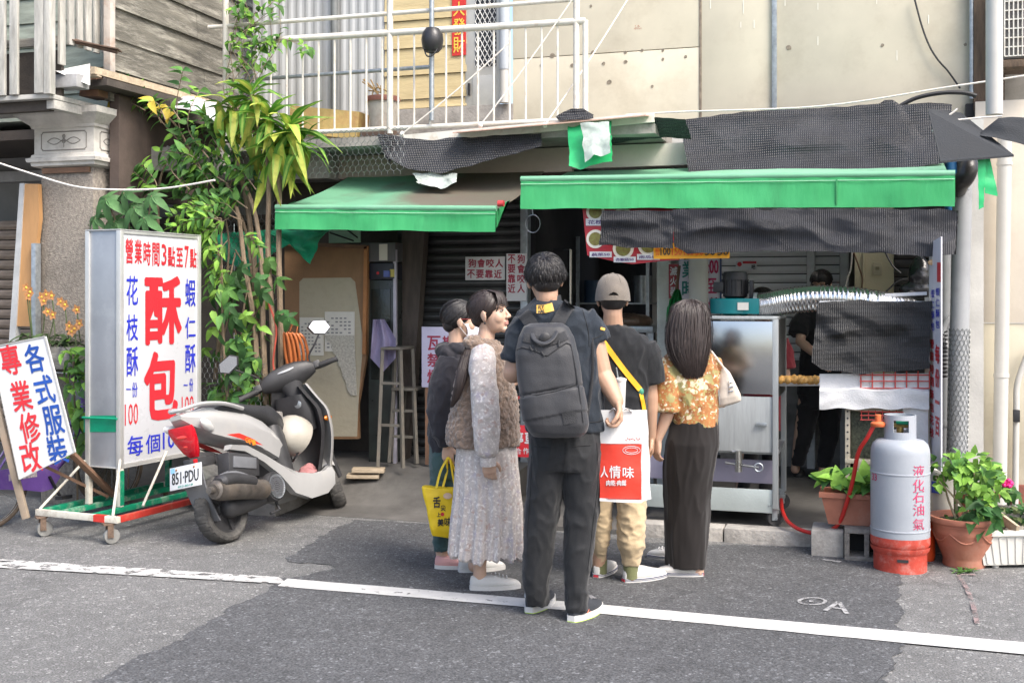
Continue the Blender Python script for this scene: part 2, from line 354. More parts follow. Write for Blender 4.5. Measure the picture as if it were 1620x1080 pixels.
for px, py, r in ((935, 10, 3), (874, 88, 5), (856, 104, 3), (905, 104, 4), (938, 83, 3.5), (955, 101, 3.5), (990, 83, 3.5), (990, 98, 4), (1016, 80, 3), (1049, 80, 3), (1049, 94, 3), (964, 130, 5), (1032, 137, 3), (1085, 90, 3), (1248, 76, 5), (1396, 72, 3), (1527, 71, 3)):
    u, v = P.uv(px, py); b.f([b.v(P.pt(u + r / 250 * cos(i * .7) * (1 + .5 * nz((px, i, 0), 1.3)), v + r / 250 * sin(i * .7) * (1 + .5 * nz((px, i, 5), 1.3)), .003)) for i in range(9)])
b.build('bolt_stains', mat('rust_hole', (.2, .17, .13), .9, var=.5, scale=60), house, kind='stuff')
b = MB()
for px, y0, y1 in ((1124, 0, 14), (1176, 0, 22), (1242, 0, 10), (1294, 5, 16), (1294, 58, 72), (1387, 0, 7), (1419, 80, 96), (1469, 24, 38), (1172, 35, 44), (1193, 32, 45)): P.rect(b, px - .8, y0, px + .8, y1, .003)
b.build('drip_marks', mat('pale_drip', (.7, .67, .58), .6), house, kind='stuff')
b = MB(); P.px(b, 'ふた。', 1003, 40, 1015, 47, 0, .003); b.build('scribble', mat('rust_red_ink', (.4, .12, .06), .7), house)
# yellow boards, grey corrugated sheet, downpipes, door
zs = [zat(670, q, YU) for q in (172, 157, 119, 76, 32, -12, -56, -100)]
for z0, z1 in zip(zs, zs[1:]):
    b = MB(); x0, x1 = X(609, YU), X(739, YU)
    b.loft([[(x, YU - .016, z0 + .004), (x, YU + .03, z0 + .004), (x, YU + .03, z1 - .002), (x, YU - .001, z1 - .002)] for x in (x0, x1)]); b.build('clapboard', M_YEL, house)
zslab(house, 'base_course', M_CONC, YU - .02, 430, 811, zat(670, 215, YU), zs[0], .08)
b = MB(); xs = X(400, YU); n = 60; w = (X(608, YU) - xs) / n
b.loft([[(xs + i * w, YU - (.007 if i % 4 in (1, 2) else 0), z) for i in range(n + 1)] + [(xs + n * w, YU + .05, z), (xs, YU + .05, z)] for z in (zs[0], 5.6)]); b.build('corrugated_sheet', M_GREYM, house, smooth=0)
for px, r, m, y in ((529, .032, mat('dark_pipe', (.13, .14, .14), .5), YU - .06), (798, .04, M_PVC, YU - .06)):
    x = X(px, y); MB().tube([(x, y, zs[0]), (x, y, 5.6)], r, 14).build('downpipe', m, house)
x = X(798, YU - .06); MB().tube([(x, YU - .06, zat(798, 113, YU)), (x, YU - .06, 5.6)], .045, 14).build('pipe_sleeve', mat('blue_grey_pipe', (.36, .39, .42), .5, var=.12), house)
door = MB(); P.slab(door, 737, -120, 790, 178, .04, .012, .003); door = door.build('door', M_ALU, house)
b = MB(); P.slab(b, 753, -100, 786, 106, .02, .0155); b.build('screen', mat('dark_screen', (.02, .02, .022), .4), door)
b = MB(); P.slab(b, 749, 120, 784, 168, .012, .018, .002); b.build('panel', M_ALU, door)
b = MB(); u0, v1 = P.uv(753, -60); u1, v0 = P.uv(786, 106)
for k in range(-26, 30):
    for s in (-1, 1):
        c0 = u0 + k * .042
        # clip a diagonal to the screen rectangle
        a0, b0 = c0, v0; L_ = v1 - v0; a1, b1 = c0 + s * L_ * .55, v1
        t0, t1 = 0, 1
        da = a1 - a0
        for lim, sg in ((u0, 1), (u1, -1)):
            f0, f1 = (a0 - lim) * sg, (a1 - lim) * sg
            if f0 < 0 and f1 < 0: t0, t1 = 1, 0
            elif f0 < 0: t0 = max(t0, f0 / (f0 - f1))
            elif f1 < 0: t1 = min(t1, f0 / (f0 - f1))
        if t1 > t0: b.tube([P.pt(lerp(a0, a1, t0), lerp(b0, b1, t0), .021), P.pt(lerp(a0, a1, t1), lerp(b0, b1, t1), .021)], .0035, 4)
b.build('lattice', mat('lattice_white', (.6, .6, .58), .5), door, kind='stuff')
b = MB(); P.slab(b, 742, 133, 745, 152, .02, .035); b.build('handle', M_BLACKM, door)
# balcony slab and fascia
zf = 2.80
balc = MB().box(X(345, .7), X(1035, .7), .72, YU - .03, zf - .07, zf).build('balcony_floor', M_CONC, house)
zslab(house, 'fascia', mat('pink_beam', (.42, .35, .3), .7, var=.15, scale=2, dirt=(.25, .2, .17), dscale=2), 1.2, 520, 905, 2.53, 2.72, .06)
zslab(house, 'fascia', mat('cream_beam', (.5, .48, .42), .7, var=.12, scale=2), 1.2, 905.5, 1110, 2.55, 2.72, .06)
zslab(house, 'fascia', M_CONC, 1.0, 300, 519, 2.52, 2.73, .3)
b = MB(); P2 = front(.68); b.obox(W(870, 197, .64), W(1000, 180, .64) * .5 - W(700, 207, .64) * .5, V((0, .09, .012)), V((0, 0, .004))); 
b.build('ledge_board', mat('pink_board', (.45, .29, .23), .7, var=.3, scale=5), house)
b = MB(); pa, pb = W(640, 221, .71), W(1035, 186, .71); b.bar(pa, pb, .03, .07); b.build('ledge_frame', M_WHITEM, house)
# railing
rail = thing('balcony_railing', 'white painted steel balcony railing with thin balusters and two top rails', 'railing', (X(640, .75), .75, zf))
YR = .75
def rod(par, name, p, q, r, m=M_WHITEM, seg=10): return MB().tube([p, q], r, seg).build(name, m, par)
rod(rail, 'top_rail', (X(330, YR), YR, 3.76), (X(916, YR), YR, 3.745), .017)
rod(rail, 'handrail', (X(385, YR), YR, 3.62), (X(926, YR), YR, 3.58), .026)
rod(rail, 'bottom_rail', (X(345, YR), YR, 2.86), (X(928, YR), YR, 2.86), .018)
rod(rail, 'grey_rail', (X(372, YR + .1), YR + .1, 3.33), (X(682, YR + .1), YR + .1, 3.34), .016, M_GALV)
for px, z in ((357, 4.6), (617, 4.6), (912, 4.6), (926, 3.585)):
    x = X(px, YR); rod(rail, 'post', (x, YR, 2.82), (x, YR, z), .025 if px != 926 else .022)
rod(rail, 'post', (X(683, YR - .03), YR - .03, 2.9), (X(683, YR - .03), YR - .03, 4.6), .02, M_GALV)
for i in range(22):
    px = 378 + i * 25.2
    if abs(px - 617) < 8 or abs(px - 912) < 8: continue
    x = X(px, YR); rod(rail, 'baluster', (x, YR, 2.86), (x, YR, 3.6), .0085, seg=6)
# ropes tied from the ledge up to the railing
for i, (a, c, lab) in enumerate((((636, 212, .6), (808, 66, .72), 'lower left white rope tied slanting across the balcony railing'), ((760, 198, .6), (905, 0, .72), 'middle white rope slanting up to the top of the railing post'), ((862, 198, .6), (1000, -12, 1.4), 'right hand white rope slanting past the end of the railing to the cream wall'))):
    p, q = W(*a), W(*c); t = thing('rope', lab, 'rope', p)
    MB().tube([lerp(p, q, k / 6) + V((0, 0, -.02 * sin(pi * k / 6))) for k in range(7)], .0055, 6).build('cord', M_ROPE, t)
    MB().ball(p, (.02, .015, .022), 8, 6).build('knot', M_ROPE, t)
# red couplet
t = thing('door_couplet', 'vertical red paper couplet with gold characters beside the lattice door', 'banner', W(726, 88, YU - .03))
b = MB(); PC = front(YU - .02); PC.slab(b, 715, -40, 737, 88, .004); b.build('paper', mat('red_paper', (.5, .025, .02), .6, var=.12, scale=12), t)
b = MB()
for ch, y0, y1 in (('大', 3, 26), ('發', 29, 56), ('財', 58, 84)): PC.px(b, ch, 717, y0, 735.5, y1, .012)
b.build('lettering', mat('gold_ink', (.75, .5, .06), .5), t)
# things on the balcony
t = thing('helmet', 'black half helmet hung on the balcony railing post', 'helmet', W(684, 66, .65))
c = W(684, 64, .65); b = MB()
b.lathe([(.0, .10), (.05, .09), (.078, .05), (.085, 0), (.075, -.06), (.05, -.09), (.045, -.085)], c, 20); b.build('shell', mat('black_shell', (.02, .02, .022), .35), t)
MB().tube(spline([c + V((-.06, -.03, -.05)), c + V((-.02, -.06, -.13)), c + V((.03, -.05, -.12)), c + V((.06, -.02, -.05))]), .006, 6).build('strap', M_CABLE, t)
t = thing('bucket_pot', 'old white bucket with brown rim and dead stalks standing on the balcony floor', 'pot', W(603, 205, 1.05))
b = MB(); c = W(606, 222, 1.05); c.z = zf + .09; b.lathe([(.10, 0), (.125, .24), (.135, .24), (.135, .27), (.12, .27), (.11, .2)], c, 20); b.build('bucket', mat('dirty_white', (.45, .42, .36), .7, var=.2, dirt=(.25, .15, .1), dscale=5), t)
MB().lathe([(.137, .23), (.142, .25), (.137, .272)], c, 20, cap=False).build('rim', mat('rust_rim', (.25, .1, .07), .6), t)
MB().box(c.x - .16, c.x + .12, c.y - .1, c.y + .1, zf, zf + .085, .004).build('stand', mat('brown_block', (.12, .08, .06), .8), t)
b = MB()
for i in range(9):
    a = c + V((random.uniform(-.06, .06), random.uniform(-.06, .06), .2)); b.tube(spline([a, a + V((random.uniform(-.05, .02), 0, .1)), a + V((random.uniform(-.15, .06), 0, random.uniform(.12, .3)))], 3), .006, 5)
b.build('stalk', mat('dead_stalk', (.3, .2, .09), .8), t, kind='stuff')
t = thing('yellow_box', 'flat yellow printed carton lying on the balcony behind the railing', 'carton', W(535, 205, 1.1))
b = MB(); b.obox(W(520, 196, 1.1), V((.32, -.02, -.045)), V((0, .1, 0)), V((.01, 0, .11))); b.build('carton', mat('yellow_carton', (.55, .4, .15), .7, var=.3, scale=5, dirt=(.45, .15, .08), dscale=7), t)
# right-hand cream wall below, pipes
zslab(house, 'side_panel', mat('peach_sheet', (.6, .54, .45), .6, var=.06, scale=1.2, bump=.06, dirt=(.45, .38, .3), dscale=1.4, damt=.5), 1.38, 1543, 1700, zat(1580, 510, 1.38), 2.95, .05)
zslab(house, 'side_panel', M_CREAM, 1.39, 1541, 1700, .22, zat(1580, 512, 1.38), .05)
zslab(house, 'brick_base', mat('red_base', (.2, .07, .05), .85, var=.3, scale=14), 1.36, 1541, 1700, .0, .22, .09)
zslab(house, 'gap_shade_strip', M_DARK, 1.45, 1528, 1543, 0, 2.95, .05)  # near-black strip; the shade of the gap is put into its colour
b = MB(); b.box(X(1541, 1.4), X(1590, 1.4), 1.42, 1.6, 2.9, 5.6); b.build('timber_corner', mat('brown_timber', (.11, .075, .05), .85, var=.35, scale=4, stretch=(6, 6, 1), bump=.5, bscale=30), house)
x = X(1537, 1.45); rod(house, 'conduit', (x, 1.44, 2.98), (x, 1.44, 5.6), .018, M_GALV)
zslab(house, 'upper_side_wall', mat('grey_side', (.25, .24, .22), .8, var=.2), 1.7, 1588, 1760, 2.9, 5.6, .1)
for px0, px1, y, r, z0, z1, lab in ((1573, 1573, .5, .052, 2.72, 4.8, 'thick white PVC downpipe standing on the awning roof at the right'), (1590, 1581, 1.25, .048, .1, 2.75, 'thick cream PVC drainpipe running down the right hand wall')):
    t = thing('drainpipe', lab, 'pipe', (X(px1, y), y, z0)); p, q = V((X(px1, y), y, z0)), V((X(px0, y), y, z1))
    MB().tube([p, q], r, 18).build('pipe', M_PVC, t)
    if z0 < 1: 
        k = lerp(p, q, .34); MB().tube([k - V((0, 0, .012)), k + V((0, 0, .012))], r * 1.1, 18).build('collar', M_PVC, t)
        k = lerp(p, q, .9); MB().tube([k - V((0, 0, .012)), k + V((0, 0, .012))], r * 1.1, 18).build('collar', M_PVC, t)
t = thing('conduit_pipe', 'thin white conduit with a black valve on the right hand wall', 'pipe', W(1606, 790, 1.3))
MB().tube(spline([W(1632, 545, 1.32), W(1618, 580, 1.32), W(1609, 610, 1.32), W(1608, 640, 1.32), W(1607, 720, 1.32), W(1606, 800, 1.32)], 4), .022, 10).build('pipe', M_PVC, t)
c = W(1608, 657, 1.28); MB().box(c.x - .022, c.x + .022, c.y - .02, c.y + .02, c.z - .045, c.z + .04, .006).build('valve', M_BLACKM, t)
# big grey pole wrapped in chicken wire, second grey pipe with blue sleeve
t = thing('grey_pipe', 'thick grey drainpipe wrapped in chicken wire at the right end of the shop', 'pipe', (X(1514, .7), .7, .08))
p, q = V((X(1512, .7), .7, .08)), V((X(1523, .7), .7, 2.35)); MB().tube([p, q], .061, 20).build('pipe', M_PVCG, t)
b = MB()
for i in range(-2, 24):
    for j in range(14):
        z = .55 + i * .033; a0 = 2 * pi * (j + (i % 2) * .5) / 14; a1 = a0 + pi / 14
        def wp(a, zz): s = (zz - p.z) / (q.z - p.z); c = lerp(p, q, s); return V((c.x + .066 * cos(a), c.y + .066 * sin(a), zz))
        b.tube([wp(a0, z), wp(a0, z + .015)], .0022, 3, False); b.tube([wp(a0, z + .015), wp(a1, z + .033)], .0022, 3, False); b.tube([wp(a0, z + .015), wp(a0 - pi / 14, z + .033)], .0022, 3, False)
b.build('wire_netting', M_WIRE, t, kind='stuff')
t = thing('grey_pipe', 'thinner grey pipe with a bright blue upper section behind the side banner', 'pipe', (X(1496, 1.0), 1.0, .08))
x = X(1497, 1.0); MB().tube([(x, 1, .08), (x, 1, 1.9)], .05, 16).build('pipe', M_PVCG, t); MB().tube([(x + .03, 1, 1.9), (x + .03, 1, 2.5)], .04, 16).build('blue_sleeve', mat('blue_pipe', (.02, .13, .3), .5), t)
b = MB(); z = zat(1497, 503, 1.0); b.tube(spline([(x + .1, .95, z), (x + .02, .93, z), (x - .03, .93, z - .1), (x, .93, z - .2)], 4), .022, 10); b.build('bend', M_PVCG, t)
for zz in (zat(1497, 668, 1.0), zat(1497, 580, 1.0)): MB().tube([(x, 1, zz - .02), (x, 1, zz + .02)], .057, 16).build('collar', M_PVCG, t)
b = MB(); zc = zat(1497, 560, 1.0); b.tube([(x - .03 + .03 * cos(k * .9), .9 + .02 * sin(k * .9), zc + .16 - k * .004) for k in range(80)], .006, 5); b.build('coiled_wire', M_CABLE, t)
# outdoor air conditioner behind the pipe
t = thing('air_conditioner', 'outdoor air conditioner unit with white grille high on the right wall', 'air conditioner', W(1605, 92, 1.3))
PA = front(1.2); b = MB(); PA.slab(b, 1588, -60, 1660, 92, .3, 0, .01); b.build('casing', mat('ac_casing', (.16, .15, .14), .6), t)
b = MB()
for i in range(11):
    u0, v0 = PA.uv(1589, 90); u1, v1 = PA.uv(1660, -60)
    b.bar(PA.pt(u0, v0 + (v1 - v0) * i / 10, .012), PA.pt(u1, v0 + (v1 - v0) * i / 10, .012), .008, .008); b.bar(PA.pt(u0 + (u1 - u0) * i / 10, v0, .014), PA.pt(u0 + (u1 - u0) * i / 10, v1, .014), .008, .008)
b.build('grille', M_WHITEM, t)
b = MB(); PA.slab(b, 1580, 94, 1660, 106, .3, .02, .005); b.build('bracket', mat('brown_timber'  , (.11, .075, .05)), t)
# loose cables on the wall
for lab, pts in (('thin black cable hanging down the cream upper wall', ((1446, -5), (1458, 40), (1470, 72), (1484, 95), (1500, 113), (1519, 140))), ('thick black cable sagging along the top of the shade net', ((1420, 170), (1450, 155), (1490, 147), (1525, 147), (1545, 152)))):
    t = MB(); t.tube(spline([W(x, y, YU - .04 if 'thin' in lab else 1.25) for x, y in pts], 5), .007 if 'thin' in lab else .016, 7); t.build('cable', M_CABLE, None, lab, 'cable', 'cables on the upper wall')
for lab, pts, y in (('long thin white cord stretched above the black shade net', ((990, 182), (1080, 177), (1300, 168), (1500, 138), (1640, 117)), 1.1), ('white rope tied round the foot of the pipe over the net board', ((1475, 208), (1500, 193), (1545, 187), (1585, 184)), .35), ('short white rope loop tied to the corner of the dark net board', ((1475, 208), (1482, 196), (1505, 180), (1515, 172)), .36), ('white washing cord drooping across the concrete pillar', ((-20, 252), (60, 278), (120, 295), (180, 300), (260, 298), (340, 285)), -.9)):
    MB().tube(spline([W(x, q, y) for x, q in pts], 6), .0065, 6).build('rope', M_ROPE, None, lab, 'rope')
# ================================================================== awnings and shade nets
def cloth_mat(name, col, col2, sc=18, rough=.7):
    return mat(name, col, rough, var=.1, scale=1.6, bump=.25, bscale=14, col2=col2, dirt=[q * .55 + .015 for q in col], dscale=1.8, damt=.6, stretch=(2.2, 2.2, .55))
M_GREEN = cloth_mat('green_awning', (.05, .45, .15), (.08, .52, .2))
M_GREENT = mat('green_awning_top', (.2, .52, .31), .6, var=.12, scale=1.2, bump=.1, bscale=20, col2=(.3, .58, .4))
def translucent(m, k):
    N, L, b = nodes(m); tr = N.new('ShaderNodeBsdfTranslucent'); L(b.inputs['Base Color'].links[0].from_socket, tr.inputs[0]); ms = N.new('ShaderNodeMixShader'); ms.inputs[0].default_value = k; L(b.outputs[0], ms.inputs[1]); L(tr.outputs[0], ms.inputs[2]); L(ms.outputs[0], N['Material Output'].inputs[0])
M_GREENB = mat('grimy_awning_top', (.2, .48, .3), .65, var=.1, scale=.9, bump=.1, bscale=20, dirt=(.15, .105, .08), dscale=.7, damt=1)
N_, L_, b_ = nodes(M_GREENB); tc_ = N_.new('ShaderNodeTexCoord'); sx_ = N_.new('ShaderNodeSeparateXYZ'); L_(tc_.outputs['Object'], sx_.inputs[0]); n_ = N_.new('ShaderNodeTexNoise'); n_.inputs['Scale'].default_value = 2.2; n_.inputs['Detail'].default_value = 8; L_(tc_.outputs['Object'], n_.inputs[0])
ma_ = N_.new('ShaderNodeMath'); ma_.operation = 'MULTIPLY_ADD'; ma_.inputs[1].default_value = 1.6; L_(n_.outputs[0], ma_.inputs[0]); L_(sx_.outputs['X'], ma_.inputs[2]); r_ = N_.new('ShaderNodeMapRange'); r_.inputs[1].default_value = .4; r_.inputs[2].default_value = 1.05; r_.inputs[4].default_value = .9; L_(ma_.outputs[0], r_.inputs[0])
mx_ = N_.new('ShaderNodeMix'); mx_.data_type = 'RGBA'; L_(r_.outputs[0], mx_.inputs['Factor']); L_(b_.inputs['Base Color'].links[0].from_socket, mx_.inputs['A']); mx_.inputs['B'].default_value = (.17, .13, .105, 1); L_(mx_.outputs['Result'], b_.inputs['Base Color'])   # brown soot stain over the right half
for m_ in (M_GREEN, M_GREENT, M_GREENB): translucent(m_, .3)
def awning(lab, pxl, pxr, yf, yb, zft, zfb, zb, topm, seamx=None):
    t = thing('awning', lab, 'awning', ((X(pxl, yf) + X(pxr, yf)) / 2, yb, zft), group='green canvas awnings')
    xl, xr = X(pxl, yf), X(pxr, yf); w = xr - xl
    def top(u, v):
        x = lerp(xl, xr, u); y = lerp(yf, yb, v); z = lerp(lerp(*zft2, u), zb, v) - .03 * sin(pi * v) * (1 + .4 * sin(u * 9)) + .004 * nz((x, y, 0), 3)
        return (x, y, z)
    zft2 = (zft, zft - .05)
    MB().sheet(top, 48, 14, .004, (0, 0, 1)).build('canopy', topm, t)
    zfb2 = (zfb, zfb - .05)
    def val(u, v):
        x = lerp(xl, xr, u); z = lerp(lerp(*zft2, u) - .004, lerp(*zfb2, u) + .006 * nz((x, 0, 1), 4), v)
        return (x, yf - .012 - .010 * v + .02 * v * nz((x, z, 0), 2.6) + .006 * nz((x, z, 4), 8), z)
    MB().sheet(val, 90, 6, .004).build('valance', M_GREEN, t)
    MB().tube([(xl - .003, yf, zft2[0] + .006), (xr + .003, yf, zft2[1] + .006)], .02, 12).build('front_roller', M_GREENT, t)
    b = MB(); b.tube([(xl, yf - .02, zft2[0] - .03), (xr, yf - .02, zft2[1] - .03)], .0025, 4); b.build('seam', mat('pale_seam', (.3, .55, .38), .6), t)
    for x, zz in ((xl, 0), (xr, 1)):
        b = MB(); b.prism([(x, yf + .002, zft2[zz] - .01), (x, yf + .002, zfb2[zz] + .03), (x, yf + .22, lerp(zfb2[zz], zb, .35) + .02), (x, yf + .3, lerp(zft2[zz], zb, .25) - .02)], (.004 if zz else -.004, 0, 0)); b.build('end_flap', M_GREEN, t)
    for u in (.12, .88):
        x = lerp(xl, xr, u); b = MB(); b.bar((x, yf + .06, zft - .07), (x, yb, zb - .12), .03, .04); b.build('arm', M_GALV, t)
    if seamx:
        x = X(seamx, yf); MB().box(x - .004, x + .004, yf - .028, yf - .022, zfb - .02, zft - .06).build('stitch', mat('green_stitch', (.03, .24, .08), .7), t)
    return t
awning('shorter green canvas awning on the left with brown grime on its top', 437, 785, 0, 1.3, 2.2, 2.045, 2.58, M_GREENB, None)
awning('long green canvas awning on the right above the food cart', 825, 1510, -.1, 1.15, 2.335, 2.14, 2.52, M_GREENT, 1324)
MB().tube([W(788, 322, .02), W(797, 322, .02)], .022, 12).build('roller_end_cap', mat('red_cap', (.5, .05, .05), .4), None, 'red round end cap of the roller between the two awnings', 'cap')
# woven black shade net
def net_mat(name, a, c, rough, sx, sz, bump):
    m = mat(name, a, rough, var=.3, scale=3, bump=0, col2=c); N, L, b = nodes(m)
    tc = N.new('ShaderNodeTexCoord'); hs = []
    for sc, ax in ((sx, 'X'), (sz, 'Z')):
        w = N.new('ShaderNodeTexWave'); w.bands_direction = ax; w.inputs['Scale'].default_value = sc; w.inputs['Distortion'].default_value = .7; w.inputs['Detail'].default_value = 2; w.inputs['Detail Scale'].default_value = 2
        L(tc.outputs['Object'], w.inputs[0]); hs.append(w.outputs['Fac'])
    mm = N.new('ShaderNodeMath'); mm.operation = 'MULTIPLY'; L(hs[0], mm.inputs[0]); L(hs[1], mm.inputs[1])
    n = N.new('ShaderNodeTexNoise'); n.inputs['Scale'].default_value = 14; n.inputs['Detail'].default_value = 6; L(tc.outputs['Object'], n.inputs[0])
    ad = N.new('ShaderNodeMath'); ad.operation = 'MULTIPLY_ADD'; ad.inputs[1].default_value = .6; L(n.outputs[0], ad.inputs[0]); L(mm.outputs[0], ad.inputs[2])
    bp = N.new('ShaderNodeBump'); bp.inputs['Strength'].default_value = bump; bp.inputs['Distance'].default_value = .012; L(ad.outputs[0], bp.inputs['Height']); L(bp.outputs[0], b.inputs['Normal'])
    src = b.inputs['Base Color'].links[0].from_socket
    r = N.new('ShaderNodeMapRange'); r.inputs[1].default_value = .0; r.inputs[2].default_value = .5; r.inputs[3].default_value = .72; r.inputs[4].default_value = 1.25; L(mm.outputs[0], r.inputs[0])
    s = N.new('ShaderNodeVectorMath'); s.operation = 'SCALE'; L(src, s.inputs[0]); L(r.outputs[0], s.inputs['Scale']); L(s.outputs[0], b.inputs['Base Color'])
    return m
M_NET = net_mat('shade_net', (.013, .014, .017), (.035, .037, .044), .42, 22, 17, .6)
M_NETG = net_mat('shiny_net', (.014, .014, .016), (.045, .046, .053), .3, 26, 70, .5)
M_NETB = net_mat('matt_net', (.008, .008, .008), (.02, .0195, .019), .36, 28, 40, .45)
def net(lab, m, top, bot, y0, y1, nu=70, nv=16, amp=.03, sc=3.2, kink=.006, seed=1, th=.004, name='shade_net'):
    """cloth between an upper and a lower outline, given in picture points; y0, y1 the depth of its top and bottom edges"""
    def at(pts, u):
        xs = u * (len(pts) - 1); i = min(int(xs), len(pts) - 2); return V((*pts[i], 0)).lerp(V((*pts[i + 1], 0)), xs - i)
    def fn(u, v):
        a, c = at(top, u), at(bot, u); e = min(v, 1 - v, .5) * 2
        y = lerp(y0, y1, v); p = W(lerp(a.x, c.x, v), lerp(a.y, c.y, v), y)
        q = V((p.x * .7, p.z * 1.5, seed)); d = amp * (1.2 * nz(q, sc) + .6 * nz(q, sc * 2.3, 3) - .9 * abs(nz(q + V((0, q.x * .4, 0)), sc * 1.6, 5)) - .15 * abs(nz(q, sc * 3.7, 7)) + .06 * nz(q, sc * 9, 2)) * (.35 + .65 * e)
        return p + V((kink * nz((p.x, v, seed), 14), -abs(amp) * .8 - d, kink * 1.6 * nz((p.x, seed, v), 9) * (v > .97 or v < .03)))
    b = MB(); b.sheet(fn, nu, nv, th); return b.build(name, m, None, lab, 'shade net', smooth=70)
net('wide black woven shade net draped over the back of the long green awning', M_NET, [(1075, 192), (1150, 183), (1180, 178), (1300, 172), (1390, 166), (1400, 160), (1412, 160), (1425, 168), (1470, 164), (1505, 168)], [(1092, 278), (1160, 275), (1250, 273), (1350, 270), (1440, 266), (1480, 262), (1495, 258), (1500, 255)], 1.2, .9, 140, 34, .065, 2.0, seed=3)
net('black shade net hanging in a curve under the balcony ledge above the left awning', M_NET, [(600, 213), (640, 218), (740, 217), (800, 214), (858, 212)], [(614, 250), (648, 268), (700, 275), (745, 262), (858, 232)], .72, .6, 70, 14, .03, 3, seed=5)
net('small ragged black net scrap at the left end of the balcony ledge', M_NET, [(597, 214), (622, 214)], [(612, 252), (618, 258)], .66, .62, 8, 6, .012, 4, seed=6)
net('crumpled black net bunched on the ledge between the green cloth and the wide net', M_NET, [(962, 200), (1000, 187), (1040, 187), (1085, 190)], [(966, 230), (1010, 222), (1050, 218), (1095, 222)], .75, .95, 40, 10, .05, 5, seed=8)
net('small black net lump on top of the railing foot', M_NET, [(880, 186), (905, 172), (925, 173), (940, 182)], [(885, 192), (905, 190), (925, 190), (940, 188)], .7, .66, 16, 6, .03, 8, seed=9)
net('long grey black net hanging below the valance of the long awning', M_NETG, [(1066, 332), (1200, 331), (1400, 331), (1515, 333)], [(1068, 392), (1090, 402), (1200, 397), (1330, 399), (1420, 402), (1480, 407), (1510, 402)], -.14, -.10, 150, 26, .055, 2.6, .008, seed=11)
net('short shiny black net hanging over the red menu board', M_NETG, [(954, 334), (1067, 334)], [(950, 388), (1000, 392), (1066, 393)], -.15, -.13, 44, 18, .05, 3.5, seed=13)
net('narrow black net strip knotted at the right end of the awning', M_NETB, [(1503, 334), (1516, 334)], [(1500, 398), (1512, 402)], -.1, .1, 6, 12, .02, 6, seed=14)
# dark felt board at the right end with its neighbour flap
b = MB(); q = [W(1468, 172, .2), W(1520, 178, .5), W(1604, 245, .12), W(1488, 255, -.05)]
b.prism(q, (0, .0, -.012)); b.build('felt_board', mat('dark_felt', (.022, .025, .029), .85, var=.2, scale=6, bump=.5, bscale=120), None, 'flat dark felt board lying tilted over the right end of the awning', 'board')
net('dark felt flap hanging off the pipe at the right edge', mat('dark_felt', (.035, .04, .046)), [(1548, 212), (1580, 187), (1625, 186), (1660, 186)], [(1552, 215), (1600, 224), (1630, 232), (1660, 236)], .3, .2, 24, 8, .02, 4, seed=15, name='felt_flap')
# green scrap with plastic bag, green ribbons
M_GTAPE = mat('green_tape', (.02, .36, .12), .45, var=.25, scale=4, bump=.2, bscale=15)
net('torn green cloth scrap hanging below the ledge', M_GTAPE, [(899, 200), (968, 192)], [(901, 264), (918, 268), (935, 262), (969, 255)], .62, .5, 26, 12, .02, 4, .012, seed=16, name='green_cloth')
M_PLAS = mat('milky_plastic', (.5, .55, .5), .25, var=.3, scale=9, bump=.4, bscale=18, trans=.25)
net('crumpled milky plastic bag hanging in front of the green cloth', M_PLAS, [(920, 196), (964, 193)], [(926, 256), (940, 246), (952, 250), (967, 240)], .54, .44, 20, 14, .03, 7, .012, seed=17, name='plastic_bag')
net('crumpled clear plastic sheet sagging on the left awning', M_PLAS, [(655, 276), (690, 274), (726, 274)], [(662, 290), (690, 296), (700, 300), (724, 290)], .62, .55, 22, 8, .03, 8, .02, seed=18, name='plastic_sheet')
for (lab, tp, bt, y) in (('long narrow green ribbon hanging at the right end of the awning', [(1547, 252), (1560, 250)], [(1548, 333), (1556, 328)], .1), ('broad green ribbon hanging beside the narrow one', [(1556, 250), (1566, 250)], [(1558, 306), (1579, 310)], .13)):
    net(lab, M_GTAPE, tp, bt, y, y - .02, 6, 14, .015, 5, .006, seed=19, name='green_ribbon')
t = thing('elbow_pipe', 'bent black pipe elbow below the felt board', 'pipe', W(1525, 290, .55))
MB().tube(spline([W(1514, 300, .62), W(1519, 290, .55), W(1527, 280, .5), W(1532, 268, .5), W(1533, 255, .55)], 5), [.06] * 21, 16).build('pipe', mat('black_plastic', (.025, .023, .022), .35), t)
b = MB(); c = W(1516, 296, .6); b.lathe([(.068, -.02), (.07, 0), (.068, .02)], c, 16); b.build('collar', M_GALV, t)
# green tarpaulin among the plants
net('crumpled translucent green net tarpaulin behind the tree stems', mat('green_net', (.015, .3, .15), .5, var=.4, scale=8, bump=.4, bscale=30), [(330, 372), (400, 366), (450, 364), (524, 364)], [(338, 405), (400, 430), (462, 385), (496, 420), (516, 366)], .55, .45, 60, 14, .07, 5, .015, seed=21, name='green_tarpaulin')
